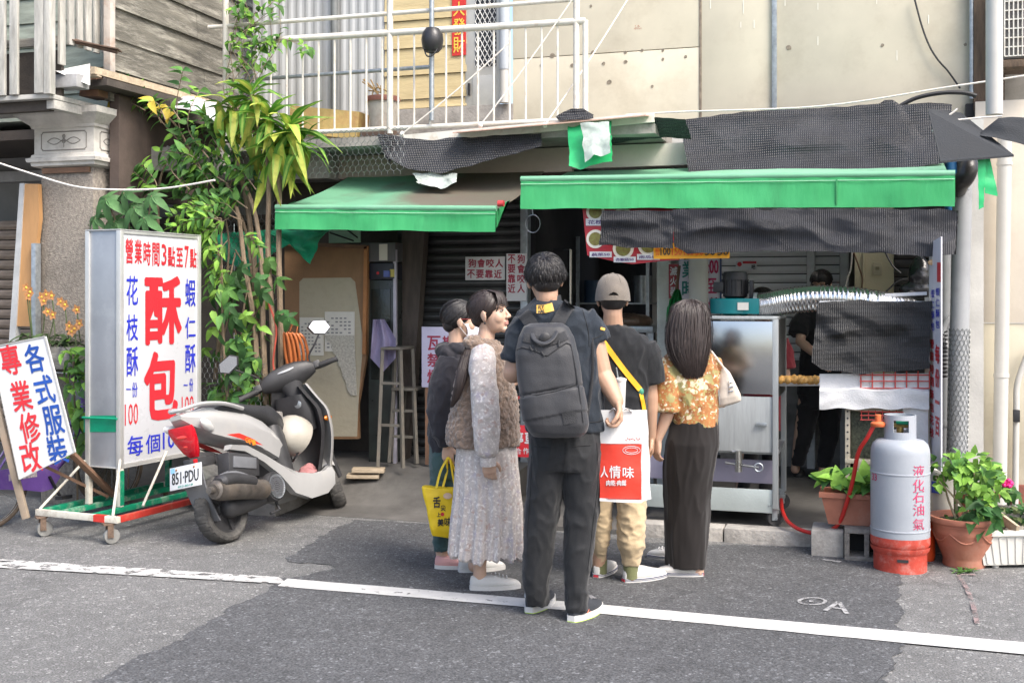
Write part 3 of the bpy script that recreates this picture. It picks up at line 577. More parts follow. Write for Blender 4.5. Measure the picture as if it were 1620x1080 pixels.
# chicken wire above the left awning and the low fence panel
def hexnet(lab, x0, y0, x1, y1, y, cell, r=.0022, mask=None):
    Pn = front(y); u0, v1 = Pn.uv(x0, y0); u1, v0 = Pn.uv(x1, y1); b = MB(); i = 0; w = cell; h = cell * .87
    def pt(u, v): return Pn.pt(u, v, .04 * nz((u, v, 0), 2.2))
    v = v0
    while v < v1:
        u = u0 + (w / 2 if i % 2 else 0)
        while u < u1:
            a, c = (u, v), (u, v + h * .55)
            for s in ((a, c), (c, (u + w / 2, v + h)), (c, (u - w / 2, v + h))):
                m = ((s[0][0] + s[1][0]) / 2, (s[0][1] + s[1][1]) / 2)
                if not mask or mask(*m): b.tube([pt(*s[0]), pt(*s[1])], r, 3, False)
            u += w
        v += h; i += 1
    return b.build('chicken_wire', M_WIRE, None, lab, 'wire mesh', smooth=0)
hexnet('torn hexagonal chicken wire hung between plant and left awning', 380, 215, 645, 276, .35, .05)
hexnet('low panel of chicken wire behind the scooter seat', 315, 570, 420, 650, -.1, .045)
hexnet('dark chicken wire panel behind the tree stems', 355, 320, 440, 480, .35, .05)
# ================================================================== old wooden house on the left
M_WOODG = mat('weathered_wood', (.21, .2, .175), .85, var=.35, scale=3, bump=.7, bscale=30, stretch=(1, 1, 7), dirt=(.42, .41, .37), dscale=2.2, damt=.7)
M_WOODY = mat('weathered_plank', (.13, .122, .1), .85, var=.45, scale=3, bump=.9, bscale=26, stretch=(7, 1, 7), dirt=(.42, .4, .34), dscale=2.2, damt=.85)
M_PICK = mat('grey_picket', (.44, .43, .39), .85, var=.3, scale=4, bump=.5, bscale=40, stretch=(6, 6, 1), dirt=(.25, .24, .2), dscale=3, damt=.6)
M_BROWN = mat('brown_wood', (.16, .09, .055), .8, var=.35, scale=4, bump=.4, bscale=30)
M_TAN = mat('tan_wood', (.42, .34, .24), .8, var=.25, scale=6, bump=.4, bscale=30, stretch=(1, 5, 5))
M_GREYP = mat('grey_panel', (.2, .2, .195), .7, var=.12, scale=3, bump=.1)
M_DARKW = mat('dark_wood', (.06, .05, .042), .85, var=.3, scale=5, bump=.4)
lh = thing('wooden_house', 'old weathered wooden house with plank siding and picket balcony on the left', 'building', (-6.5, .2, 0))
XS = -5.4
zz = [3.02 + .235 * i for i in range(9)]
for i, (z0, z1) in enumerate(zip(zz, zz[1:])):
    cuts = [-.25, [.62, 1.02, .35, .9][i % 4], 2.2] if i % 2 else [-.25, 2.2]
    for y0, y1 in zip(cuts, cuts[1:]):
        s = .02 * nz((i, y0, 0), 3); b = MB()
        dz = -.0
        b.loft([[(XS + .024 + s * .3, y, z0 - .012), (XS - .03, y, z0 - .012), (XS - .03, y, z1 - .002), (XS + .002, y, z1 - .002)] for y in (y0 + .003, y1 - .003)]); b.build('plank', M_WOODY, lh)
MB().box(-9.5, XS - .031, .35, 2.2, 3.0, 5.2).build('upper_wall', mat('pale_green_board', (.26, .29, .24), .85, var=.3, scale=3, stretch=(1, 1, 6), bump=.4), lh)
for i in range(8):
    z = 3.0 + .2 * i; b = MB(); b.loft([[(x, .345, z), (x, .33, z), (x, .344, z + .19)] for x in (-9.5, XS - .032)]); b.build('plank', mat('pale_green_board', (.26, .29, .24)), lh)
x = XS + .03; MB().box(x - .03, x + .03, -.3, -.24, 3.1, 4.6, .004).build('corner_post', mat('rusty_white', (.5, .45, .4), .7, var=.2, dirt=(.35, .14, .05), dscale=8), lh)
# balcony: floor, front and side pickets
zfl = 2.98; yb0 = -.75; xc = X(80, yb0)
MB().box(-9, xc + .01, yb0 - .02, -.1, zfl - .035, zfl, .006).build('balcony_floor', mat('grey_plank', (.4, .39, .36), .85, var=.2, stretch=(1, 6, 6)), lh)
MB().box(-9, xc - .05, yb0 + .04, yb0 + .1, zfl - .11, zfl - .037, .004).build('floor_beam', M_DARKW, lh)
MB().box(xc - .06, xc + .005, yb0 + .03, -.12, zfl - .1, zfl - .037, .004).build('floor_beam', mat('grey_plank', (.4, .39, .36)), lh)
MB().box(-9, xc, yb0 + .11, yb0 + .14, zfl + .001, zfl + .33).build('skirting', M_DARKW, lh)
MB().box(-9, xc, yb0 + .07, yb0 + .1, zfl + .36, zfl + .42, .004).build('skirting_rail', M_WOODG, lh)
for px, w in ((-22, 16), (-2, 14), (8, 15), (28, 15), (68, 17)):
    x = X(px, yb0); MB().box(x - w / 440, x + w / 440, yb0 - .045, yb0 - .021, zfl - .0, zfl + 1.3, .004).build('picket', M_PICK, lh)
MB().box(xc - .02, xc + .035, yb0 - .05, yb0 + .01, zfl - .01, 4.6, .005).build('corner_post', M_PICK, lh)
for i, px in enumerate((100, 115, 131, 145, 157, 166)):
    y = yb0 + .1 + i * .095; zb_ = [3.2, 3.36, 3.36, 3.36, 3.36, 3.38][i]
    MB().box(xc + .0, xc + .024, y - .03, y + .03, zb_, 4.4, .004).build('picket', M_PICK, lh)
# ledge with timber trim, rusty flashing, soffit below the siding
b = MB(); b.bar((XS + .10, -.55, 3.17), (XS + .32, 1.45, 3.12), .035, .05); b.build('eave_trim', M_TAN, lh)
b = MB(); b.bar((XS + .02, -.45, 3.1), (XS + .26, 1.45, 3.05), .28, .05); b.build('eave_board', M_DARKW, lh)
b = MB(); b.bar((XS - .2, -.52, 3.15), (XS + .12, -.5, 3.16), .05, .06); b.build('eave_trim', M_TAN, lh)
b = MB(); b.tube([W(113, 64, -.52), W(186, 82, -.4)], .018, 8); b.bar(W(118, 66, -.5), W(190, 80, -.38), .12, .008); b.build('flashing', mat('rust_iron', (.11, .07, .05), .8, var=.4, scale=20), lh)
MB().box(XS - .02, XS + .06, -.2, 2.0, 2.3, 3.06).build('side_panel', mat('recess_shade_board', (.075, .055, .046), .85, var=.3, scale=5), lh)  # board coloured dark to stand in for the shaded recess
MB().box(XS + .12, XS + .3, .1, 2.0, 2.93, 3.05).build('soffit', M_DARKW, lh)
b = MB(); b.prism([W(x, y, -.36) for x, y in ((125, 152), (155, 152), (155, 131), (141, 104), (128, 128))], (0, .2, 0)); b.build('corbel', M_BROWN, lh)
# broken lamp box with curved white cover
t = thing('light_box', 'broken white light box under a curved metal sheet at the balcony corner', 'lamp', W(105, 138, -.62))
b = MB(); front(-.66).slab(b, 84, 117, 121, 138, .14, 0, .006); b.build('box', mat('dirty_lamp', (.3, .3, .3), .4, var=.3, scale=9), t)
b = MB(); b.sheet(lambda u, v: W(lerp(86, 142, u), lerp(108, 97, u) + 34 * v ** 2 * u + 4, -.6 + .12 * u - .1 * v), 10, 8, .004); b.build('cover', mat('white_sheet', (.6, .6, .58), .5, var=.1), t)
# concrete pillar
t = thing('pillar', 'rough concrete pillar with an ornate white moulded capital', 'pillar', (-5.72, -.1, 0))
px0, px1, py0, py1 = -5.96, -5.49, -.3, .08
M_PEB = mat('pebble_dash', (.23, .205, .175), .95, var=.4, scale=40, bump=1, bscale=90, dirt=(.12, .105, .09), dscale=2)
MB().box(px0, px1, py0, py1, 0, 2.53, .015).build('shaft', M_PEB, t)
M_CAP = mat('grey_stucco', (.52, .5, .46), .85, var=.14, scale=7, bump=.4, bscale=50, dirt=(.2, .19, .17), dscale=4, damt=.55)
def sq(e, z): return [(px0 - e, py0 - e, z), (px1 + e, py0 - e, z), (px1 + e, py1 + e, z), (px0 - e, py1 + e, z)]
b = MB(); b.loft([sq(e, z) for e, z in ((.0, 2.515), (.045, 2.53), (.05, 2.555), (.07, 2.558), (.075, 2.585), (.05, 2.592), (.045, 2.612), (.03, 2.62), (.03, 2.805), (.045, 2.81), (.05, 2.83), (.075, 2.85), (.115, 2.885), (.13, 2.9), (.135, 2.945), (.06, 2.95))]); cap = b.build('capital', M_CAP, t, smooth=20)
def orn(o, u, v, w, h):
    q = MB(); Q = Plane(o, u, v)
    def line(pts, r=.005): q.tube([Q.pt(x, y, .0) for x, y in pts], r, 5)
    k = h * .16
    line([(-w + k, -h), (w - k, -h), (w - k, -h + k), (w, -h + k), (w, h - k), (w - k, h - k), (w - k, h), (-w + k, h), (-w + k, h - k), (-w, h - k), (-w, -h + k), (-w + k, -h + k), (-w + k, -h)])
    for s in (-1, 1):
        line([(0, 0)] + [(s * (w * .12 + w * .62 * i / 10), h * .35 * sin(i / 10 * pi * 1.0) * (1 if i < 9 else .6)) for i in range(11)], .004)
        line([(0, 0)] + [(s * (w * .12 + w * .62 * i / 10), -h * .35 * sin(i / 10 * pi)) for i in range(11)], .004)
        line([(s * w * .06 * cos(a), h * .5 + h * .2 * sin(a)) for a in (0, 1, 2, 3, 4, 5, 6)], .004)
    line([(0, -h * .7), (0, h * .7)], .004); line([(w * .08 * cos(i), h * .22 * sin(i)) for i in range(7)], .005)
    q.build('ornament', mat('dirty_relief', (.2, .19, .17), .9), cap)
orn(((px0 + px1) / 2, py0 - .03, 2.712), (1, 0, 0), (0, 0, 1), .2, .068); orn((px1 + .03, (py0 + py1) / 2, 2.712), (0, 1, 0), (0, 0, 1), .15, .068)
MB().box(px0 + .03, px1 - .02, py0 - .02, py0 - .002, 2.475, 2.515).build('wedge', M_BROWN, t)
MB().box(px0 + .1, px1 + .05, py0 + .05, py1, 2.95, zfl - .04).build('cap_block', M_CONC, t)
# arcade: wall behind, shutter, trims
MB().box(-10, -4.75, 1.35, 1.5, 2.2, 3.0).build('arcade_panel', M_GREYP, lh)
MB().box(-10, -4.75, 1.28, 1.349, 2.62, 2.72, .01).build('arcade_trim', mat('trim_grey', (.36, .36, .36), .6), lh)
MB().box(-10, -4.75, 1.28, 1.349, 2.19, 2.26, .01).build('arcade_trim', M_DARKW, lh)
MB().box(-9, XS - .1, .35, 1.4, 2.85, 2.93).build('arcade_ceiling', M_DARKW, lh)
def shutter(name, lab, x0, x1, y, z0, z1, pitch, m, depth=.012, rails=None, grp='metal roller shutters'):
    t = thing(name, lab, 'shutter', ((x0 + x1) / 2, y, z0), group=grp)
    w = x1 - x0; q = MB(); prof = []
    for i in range(7):
        a = i / 6; prof.append((-depth * sin(pi * a), pitch * (.06 + .88 * a)))
    q.loft([[(x, yy, z) for yy, z in prof] + [(x, .012, pitch * .94), (x, .012, pitch * .06)] for x in (-w / 2, w / 2)])
    me = q.mesh('slat', m); z = z0; i = 0
    while z < z1:
        inst('slat', me, t, MX.Translation(((x0 + x1) / 2, y + .003 * (i % 2), z))); z += pitch; i += 1
    MB().box(x0, x1, y + .016, y + .03, z0, z1).build('backing', M_DARK, t)
    for x in (rails or ()): MB().box(x - .03, x + .03, y - .05, y + .04, z0, z1, .004).build('guide_rail', M_GALV, t)
    return t
M_SHB = mat('brown_slat', (.22, .17, .13), .65, metal=.1, var=.45, scale=3, stretch=(1, 1, 10), bump=.2, dirt=(.34, .3, .26), dscale=3)
M_SHD = mat('dark_slat', (.052, .054, .055), .42, metal=.35, var=.3, scale=5, bump=.1, dirt=(.12, .12, .12), dscale=2.2, damt=.4)
M_SHW = mat('white_slat', (.7, .7, .69), .5, var=.1, scale=4, bump=.08, dirt=(.5, .49, .46), dscale=2)
shutter('roller_shutter', 'brown rusty roller shutter behind the leaning planks at the far left', -9.2, -6.1, .95, .3, 2.19, .088, M_SHB, .02)
MB().box(-10, -5.3, 1.3, 1.34, 0, 2.19).build('back_wall', M_DARKW, lh)
# leaning planks beside the pillar
t = thing('plank_board', 'tall orange brown board leaning with a pale edge strip beside the pillar', 'board', W(45, 520, -.35))
b = MB(); b.prism([W(x, y, -.36) for x, y in ((38, 291), (60, 291), (62, 345), (58, 380), (50, 516), (23, 516))], (0, .04, 0)); b.build('board', mat('orange_board', (.42, .23, .095), .6, var=.15, scale=3, stretch=(5, 5, 1), bump=.1), t)
b = MB(); b.prism([W(x, y, -.37) for x, y in ((31, 290), (38, 290), (24, 540), (14, 540))], (0, .05, 0)); b.build('edge_strip', mat('pale_strip', (.4, .41, .41), .5), t)
MB().box(X(55, -.36), X(62, -.36), -.4, -.34, .4, Zc(58, 385, -.36), .004).build('angle_iron', M_GALV, t)
# plastic roof sheets between the houses
t = thing('roof_sheet', 'grey corrugated roof sheet tilted between the two houses', 'sheet', W(250, 240, .5))
MB().sheet(lambda u, v: W(lerp(210, 270, u) + 45 * v, lerp(182, 238, u) - 20 * v, .4 + .5 * v) + V((0, 0, .006 * sin(v * 50))), 8, 30, .005, (0, 0, 1)).build('sheet', mat('grey_sheet', (.33, .34, .35), .5, var=.15), t)
t = thing('vinyl_sheet', 'white printed vinyl sheet folded under the eave behind the leaves', 'sheet', W(300, 170, .4))
MB().sheet(lambda u, v: W(lerp(250, 350, u), lerp(150, 160, u) + 34 * v * (.3 + .7 * u) + 3 * sin(u * 9), .4 - .3 * v), 20, 8, .004).build('sheet', mat('print_sheet', (.62, .63, .66), .4, var=.1, scale=6, dirt=(.5, .15, .12), dscale=14, damt=.5), t)
t = thing('concrete_beam', 'grey concrete beam end with a dirty cover behind the leaves', 'beam', W(260, 262, .25))
b = MB(); b.prism([W(x, y, .2) for x, y in ((228, 240), (240, 233), (330, 232), (330, 270), (245, 270), (230, 258))], (0, .3, 0)); b.build('beam', M_CONC, t)
# ================================================================== shop interior
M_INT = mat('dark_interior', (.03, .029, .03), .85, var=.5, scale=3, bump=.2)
xi0, xi1 = X(632, 1.3), X(1500, 1.3)
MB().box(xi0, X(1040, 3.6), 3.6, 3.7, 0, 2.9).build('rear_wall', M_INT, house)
MB().box(X(1040, 3.3) - .05, xi1 + 1.2, 3.3, 3.4, 0, 2.9).build('rear_wall', mat('grey_rear', (.5, .49, .46), .85, var=.2, scale=2), house)
MB().box(xi0 - 1, xi1 + 1.2, 1.5, 3.7, 2.76, 2.84).build('ceiling', mat('pale_ceiling', (.55, .54, .5), .85, var=.15, scale=2), house)
MB().box(xi1 + .1, xi1 + .2, .9, 3.6, 0, 2.76).build('inner_wall', mat('grey_rear', (.3, .29, .27)), house)
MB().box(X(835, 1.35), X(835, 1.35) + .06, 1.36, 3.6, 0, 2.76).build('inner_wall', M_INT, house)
MB().box(-4.9, X(632, 1.32), 1.32, 1.42, 0, 2.76).build('front_wall', M_DARKW, house)
MB().box(X(620, 1.25), X(1500, 1.25), 1.25, 1.5, 2.48, 2.53).build('lintel', M_DARKW, house)
# dark shutter behind the queue
xs0, xs1 = X(630, 1.2), X(826, 1.2)
shutter('roller_shutter', 'dark metal roller shutter with dog warning signs behind the queue', xs0, xs1, 1.2, .0, 2.5, .068, M_SHD, .018, (xs1 + .03,))
t = thing('timber_post', 'thick dark timber post leaning against the dark shutter', 'post', W(655, 735, 1.0))
b = MB(); b.prism([W(x, y, 1.02) for x, y in ((636, 360), (672, 360), (652, 640), (640, 735), (622, 735))], (0, .1, 0)); b.build('post', mat('dark_timber', (.075, .06, .05), .8, var=.35, scale=3, stretch=(6, 6, 1), bump=.5), t)
M_WSIGN = mat('white_sign', (.55, .56, .57), .45, var=.05, scale=5, bump=.02)
M_RED = mat('red_ink', (.5, .02, .03), .5, var=.05); M_BLUE = mat('blue_ink', (.02, .03, .42), .5, var=.05)
M_DRED = mat('maroon_ink', (.3, .02, .05), .5)
PS = front(1.17)
t = thing('warning_sign', 'horizontal white dog warning sign on the dark shutter', 'sign', PS.p(768, 442), group='dog warning signs')
b = MB(); PS.slab(b, 736, 406, 799, 443, .012, .0, .002); b.build('plate', M_WSIGN, t)
b = MB()
for j, r in enumerate(('狗會咬人', '不要靠近')):
    for i, ch in enumerate(r): PS.px(b, ch, 741 + i * 14.2 - (2 if j else 0), 409.5 + j * 17, 753.5 + i * 14.2 - (2 if j else 0), 423 + j * 17, .022)
b.build('lettering', M_DRED, t)
PS2 = front(1.13)
t = thing('warning_sign', 'vertical white dog warning sign on the shutter rail', 'sign', PS2.p(818, 475), group='dog warning signs')
b = MB(); PS2.slab(b, 801, 401, 833, 476, .012, 0, .002); b.build('plate', M_WSIGN, t)
b = MB()
for j, r in enumerate(('不要靠近', '狗會咬人')):
    for i, ch in enumerate(r): PS2.px(b, ch, 803.5 + j * 15, 402.5 + i * 15.6, 815.5 + j * 15, 416.5 + i * 15.6, .022)
b.build('lettering', M_DRED, t)
PL = front(.8)
t = thing('gas_notice', 'pale lilac notice board with red characters behind the dark hoodie', 'sign', PL.p(690, 613))
b = MB(); PL.slab(b, 667, 517, 735, 613, .012, 0, .002); b.build('plate', mat('lilac_board', (.5, .48, .62), .5, var=.06), t)
b = MB()
for i, ch in enumerate('瓦斯') : PL.px(b, ch, 676 + i * 24, 531, 698 + i * 24, 554, .02)
for i, ch in enumerate('禁止') : PL.px(b, ch, 676 + i * 24, 558, 698 + i * 24, 580, .02)
for i, ch in enumerate('煙火') : PL.px(b, ch, 676 + i * 24, 584, 698 + i * 24, 606, .02)
b.build('lettering', M_DRED, t)
b = MB(); b.bar(PL.p(675, 613, -.02), PL.p(675, 735, -.02), .03, .03); b.bar(PL.p(728, 613, -.02), PL.p(728, 735, -.02), .03, .03); b.build('leg', M_BROWN, t)
t = thing('parking_sign', 'red no parking sign half hidden between the couple in front', 'sign', W(835, 722, .45))
PK = front(.45); b = MB(); PK.slab(b, 770, 672, 850, 722, .012, 0, .002); b.build('plate', mat('red_plate', (.5, .02, .03), .45, var=.05), t)
b = MB()
for i, ch in enumerate('禁止停車'): PK.px(b, ch, 773 + i * 19, 682, 790 + i * 19, 705, .02)
for i, ch in enumerate('謝謝合作'): PK.px(b, ch, 790 + i * 12.5, 708, 800 + i * 12.5, 718, .01)
b.build('lettering', M_WSIGN, t)
for px in (780, 838):
    b = MB(); b.bar(PK.p(px, 625, -.02), PK.p(px, 810, -.02), .02, .02); b.build('leg', mat('red_frame', (.42, .03, .03), .5), t)
b = MB(); b.bar(PK.p(765, 629, -.02), PK.p(852, 629, -.02), .02, .02); b.build('top_bar', mat('red_frame', (.42, .03, .03)), t)
# framed wooden door board with papers
PB = front(.86)
t = thing('door_panel', 'large brown wooden panel with a pale patch and two paper calendars', 'panel', PB.p(520, 690))
b = MB(); b.prism([PB.p(x, y) for x, y in ((450, 384), (582, 390), (580, 560), (566, 640), (567, 694), (452, 694))], (0, .04, 0)); b.build('panel', mat('brown_panel', (.27, .155, .08), .7, var=.2, scale=3, bump=.2), t)
b = MB(); b.prism([PB.p(x, y, .004) for x, y in ((474, 446), (480, 440), (555, 439), (562, 446), (575, 540), (568, 625), (565, 690), (458, 690), (458, 600), (474, 560))], (0, .003, 0)); b.build('pale_patch', mat('pale_render', (.43, .39, .29), .85, var=.18, scale=3, bump=.4, bscale=20, dirt=(.28, .24, .17), dscale=3), t)
b = MB(); b.bar(PB.p(450, 385, .015), PB.p(583, 391, .015), .03, .03); b.build('top_rail', M_BROWN, t)
b = MB(); b.bar(PB.p(581, 390, .015), PB.p(578, 560, .015), .03, .03); b.build('side_rail', mat('orange_rail', (.36, .16, .06), .7, var=.2), t)
M_PAPER = mat('paper', (.62, .6, .54), .8, var=.05, scale=6); M_INK = mat('grey_ink', (.2, .2, .21), .7)
for (x0, y0, x1, y1), lab in (((475, 502, 513, 562), 'white paper calendar on the left'), ((515, 493, 562, 556), 'wider white timetable sheet on the right')):
    q = MB(); PB.slab(q, x0, y0, x1, y1, .003, .012); pp_ = q.build('paper_sheet', M_PAPER, t, label=lab)
    q = MB()
    for i in range(6):
        for j in range(9):
            w_ = (x1 - x0) / 7; h_ = (y1 - y0) / 11
            if (i * 7 + j * 3) % 5: PB.rect(q, x0 + w_ * (.5 + i), y0 + h_ * (1.6 + j), x0 + w_ * (1.1 + i), y0 + h_ * (2 + j), .0135)
    q.build('print', M_INK, pp_, kind='stuff')
b = MB()
b.sheet(lambda u, v: PB.p(lerp(lerp(515, 555, v ** .8), lerp(562, 566, v), u), 530 + 95 * v + 3 * sin(v * 30) * (u < .1), .018), 6, 24, .004); b.build('mesh_sheet', mat('woven_mesh', (.46, .44, .38), .85, var=.3, scale=60, bump=.6, bscale=150), t)
# cabinet tower with appliances
t = thing('steel_cabinet', 'tall dark steel cabinet with a glossy door beside the brown panel', 'cabinet', W(605, 745, .9))
PCb = front(.9); b = MB(); PCb.slab(b, 583, 443, 627, 745, .4, 0, .006); b.build('body', mat('dark_gloss', (.035, .04, .038), .3, var=.4, scale=5, dirt=(.03, .06, .045), dscale=5), t)
b = MB(); PCb.slab(b, 623.5, 395, 628, 745, .03, .02, .002); b.build('edge_trim', mat('lilac_trim', (.45, .43, .5), .5), t)
b = MB(); PCb.slab(b, 588, 457, 618, 600, .01, .01, .002); b.build('door', mat('dark_glass', (.018, .022, .02), .12), t)
t = thing('video_player', 'black appliance box with coloured sticker on top of the steel cabinet', 'appliance', W(605, 443, .88))
PV = front(.88); b = MB(); PV.slab(b, 584, 416, 625, 442, .3, 0, .006); b.build('body', mat('navy_plastic', (.02, .022, .035), .4), t)
b = MB(); PV.slab(b, 607, 428, 618, 438, .004, .003); b.build('sticker', mat('blue_sticker', (.1, .14, .4), .5), t)
b = MB(); PV.slab(b, 617, 426, 624, 438, .004, .003); b.build('sticker', mat('yellow_sticker', (.5, .42, .1), .5), t)
b = MB(); PV.disc(b, *PV.uv(598, 432), .012, .004, 10); b.build('button', mat('red_ink', (.5, .02, .03)), t)
t = thing('storage_box', 'grey box with a white label stacked under the awning', 'box', W(600, 415, .87))
PV = front(.87); b = MB(); PV.slab(b, 570, 384, 625, 414, .3, 0, .006); b.build('box', mat('grey_box', (.1, .1, .105), .6, var=.2), t)
b = MB(); PV.slab(b, 600, 386, 613, 412, .003, .003); b.build('label', M_PAPER, t)
t = thing('green_placard', 'old dark green placard leaning on the brown panel top', 'sign', W(535, 385, .84))
PV = front(.84); b = MB(); PV.slab(b, 520, 350, 570, 384, .012); b.build('plate', mat('green_plate', (.22, .33, .24), .6, var=.2), t); b = MB(); 
b.tube([PV.p(522, 368, .006), PV.p(560, 381, .006)], .006, 4); b.tube([PV.p(540, 356, .006), PV.p(566, 376, .006)], .006, 4); b.build('stripe', M_DARK, t)
# lilac seat cover and stools
t = thing('lilac_apron', 'lilac cloth hanging in front of the steel cabinet', 'cloth', W(603, 560, .72))
b = MB(); b.sheet(lambda u, v: W(lerp(lerp(590, 586, v), lerp(608, 626, min(1, v * 2)), u), lerp(505, 566, v) + 22 * v * (1 - abs(2 * u - 1)), .74 - .03 * sin(u * 12 + v * 3)), 16, 10, .004); b.build('cloth', mat('lilac_cloth', (.28, .25, .38), .8, var=.12, scale=5), t)
M_STOOL = mat('worn_white_stool', (.13, .12, .1), .6, var=.2, scale=9, dirt=(.2, .16, .12), dscale=7)
def stool(lab, px, pyb, pyt, y, w):
    t = thing('stool', lab, 'stool', W(px, pyb, y), group='old white painted stools')
    c = W(px, pyt, y); x0, x1 = X(px - w, y), X(px + w, y); zb_ = Zc(px, pyb, y)
    MB().box(x0 - .01, x1 + .01, y - .14, y + .14, c.z - .02, c.z, .006).build('seat', M_STOOL, t)
    for sx in (0, 1):
        for sy in (-1, 1):
            b = MB(); xx = x1 if sx else x0; b.bar((xx, y + sy * .12, c.z - .02), (xx + (.03 if sx else -.03), y + sy * .14, zb_), .025, .025); b.build('leg', M_STOOL, t)
    for f in (.35, .7):
        b = MB(); z = lerp(zb_, c.z, f); b.bar((x0, y - .13, z), (x1, y - .13, z), .02, .02); b.build('rung', M_STOOL, t)
stool('taller white stool nearest the lilac cloth', 629, 735, 548, .75, 14)
stool('shorter white stool between the tall stool and the notice', 648, 728, 612, .9, 16)
t = thing('plank_step', 'stack of pale planks lying by the scooter front wheel', 'planks', W(575, 735, .5))
for i in range(2):
    b = MB(); b.obox(W(575 + i * 8, 752 - i * 9, .55), V((.12, .03, 0)), V((-.02, .06, 0)), V((0, 0, .014)), .003); b.build('plank', M_TAN, t)
# dark room behind: shelf rack, pots, hoop strainer, pipes
t = thing('shelf_rack', 'dim steel shelf rack with pots deep inside the open shop', 'rack', (X(930, 2.8), 2.8, 0))
xa, xb_ = X(850, 2.8), X(1030, 2.8)
for z in (.6, 1.05, 1.5): MB().box(xa, xb_, 2.65, 3.1, z - .015, z, .003).build('shelf', M_GALV, t)
for x in (xa, lerp(xa, xb_, .4), xb_): MB().box(x - .015, x + .015, 2.63, 2.66, 0, 2.1).build('upright', M_GALV, t)
for i in range(9):
    x = lerp(xa + .1, xb_ - .1, (i % 3) / 2 + random.uniform(-.05, .05)); z = (.6, 1.05, 1.5)[i // 3]; r = random.uniform(.08, .13); h = random.uniform(.12, .3)
    b = MB(); b.lathe([(r, 0), (r, h), (r * .96, h), (r * .96, h - .02), (.02, h - .02)], (x, 2.85, z), 16)
    b.build('pot', [M_GALV, M_BLACKM, mat('brown_tub', (.13, .07, .05), .5), mat('blue_tub', (.05, .09, .16), .5)][i % 4], None, ['dented steel stock pot', 'black cooking pot', 'brown plastic tub', 'blue plastic tub', 'tall steel pot', 'small black pot', 'squat brown tub', 'blue grey bucket', 'steel pot with a rim'][i] + ' on the ' + ['lowest', 'middle', 'top'][i // 3] + ' shelf of the dim rack', 'pot', 'pots on the dim rack')
t = thing('strainer', 'round wire strainer hanging under the awning beside the signs', 'strainer', W(844, 330, .5))
b = MB(); c = W(843, 354, .5); b.tube([c + V((.055 * cos(a * .393), 0, .065 * sin(a * .393))) for a in range(17)], .004, 6); b.build('hoop', M_GALV, t)
b = MB(); b.tube([c + V((0, 0, .065)), W(841, 322, .5)], .005, 6); b.build('handle', M_GALV, t)
t = thing('chrome_pole', 'thin chrome pole standing in the dark opening behind the queue', 'pole', (X(902, 1.9), 1.9, 0)); MB().tube([(X(902, 1.9), 1.9, .08), (X(902, 1.9), 1.9, 1.95)], .02, 10).build('pole', mat('chrome', (.45, .47, .5), .18, metal=1, var=.05, bump=0), t)
b = MB(); b.tube([(X(902, 1.9) - .2, 1.9, 1.95), (X(902, 1.9), 1.9, 1.95)], .014, 8); b.build('cross_bar', mat('chrome', (.45, .47, .5)), t)
t = thing('cooking_table', 'low table with covered trays inside the dark shop', 'table', (X(1000, 1.7), 1.7, 0)); za = Zc(1000, 515, 1.7)
MB().box(X(960, 1.7), X(1040, 1.7), 1.5, 2.2, za - .05, za, .006).build('tabletop', M_GALV, t)
for x in (X(962, 1.7), X(1036, 1.7)): MB().box(x - .02, x + .02, 1.52, 1.56, .08, za - .05).build('leg', M_GALV, t)
t = thing('tray_cover', 'brown wrinkled cover over food on the inside table', 'cover', (X(1000, 1.75), 1.75, za))
fb = MB(); fb.ball((X(1000, 1.75), 1.75, za + .03), (.17, .2, .07), 20, 10); fuse(fb, 'cover', mat('brown_film', (.12, .075, .05), .3, var=.4, scale=12), t, .02, 1, lambda c, n: .015 * nz(c, 12))
# door frame post, extinguisher notice, hours board, PVC post
zslab(house, 'door_frame', mat('pale_frame', (.5, .52, .48), .6, var=.1, dirt=(.3, .29, .26), dscale=4), 1.15, 1039, 1058, .08, 2.5, .1, .006)
PE = front(1.1)
t = thing('extinguisher_notice', 'narrow red fire extinguisher sticker on the white door frame', 'sign', PE.p(1066, 472))
b = MB(); PE.slab(b, 1058, 418, 1074, 472, .006); b.build('plate', mat('dark_red_plate', (.28, .03, .04), .5, var=.15, scale=12), t)
b = MB()
for i, ch in enumerate('滅火器'): PE.px(b, ch, 1060, 422 + i * 16, 1072, 436 + i * 16, .02)
b.build('lettering', M_WSIGN, t)
PH = front(1.6)
t = thing('hours_board', 'white opening hours board with teal and red characters half behind the round post', 'sign', PH.p(1107, 500))
b = MB(); PH.slab(b, 1074, 400, 1140, 500, .02, 0, .002); b.build('plate', mat('lavender_white', (.56, .55, .64), .5, var=.04), t)
b = MB()
for i, ch in enumerate('營業時間'): PH.px(b, ch, 1079, 383 + i * 30, 1102, 410 + i * 30, .02) if i else PH.px(b, ch, 1079, 402, 1102, 411, .02)
b.build('lettering', mat('teal_ink', (.02, .16, .15), .5), t)
b = MB()
for s, y0, y1 in (('3:00', 411, 433), ('至', 440, 464), ('7:00', 470, 492)): PH.px(b, s, 1112 if s != '至' else 1116, y0, 1137 if s != '至' else 1134, y1, .02)
b.build('numerals', mat('crimson_ink', (.42, .02, .1), .5), t)
b = MB(); PH.slab(b, 1139, 400, 1141.5, 500, .02, .006); b.build('edge', mat('navy_edge', (.05, .07, .16), .5), t)
t = thing('round_post', 'round white PVC post rising behind the woman with long hair', 'post', (X(1105, .95), .95, .083))
MB().tube([(X(1105, .95), .95, .083), (X(1105, .95), .95, 2.36)], .072, 20).build('post', M_PVC, t)
t = thing('broom', 'green bristled broom leaning on the white door frame', 'broom', W(1062, 560, 1.0))
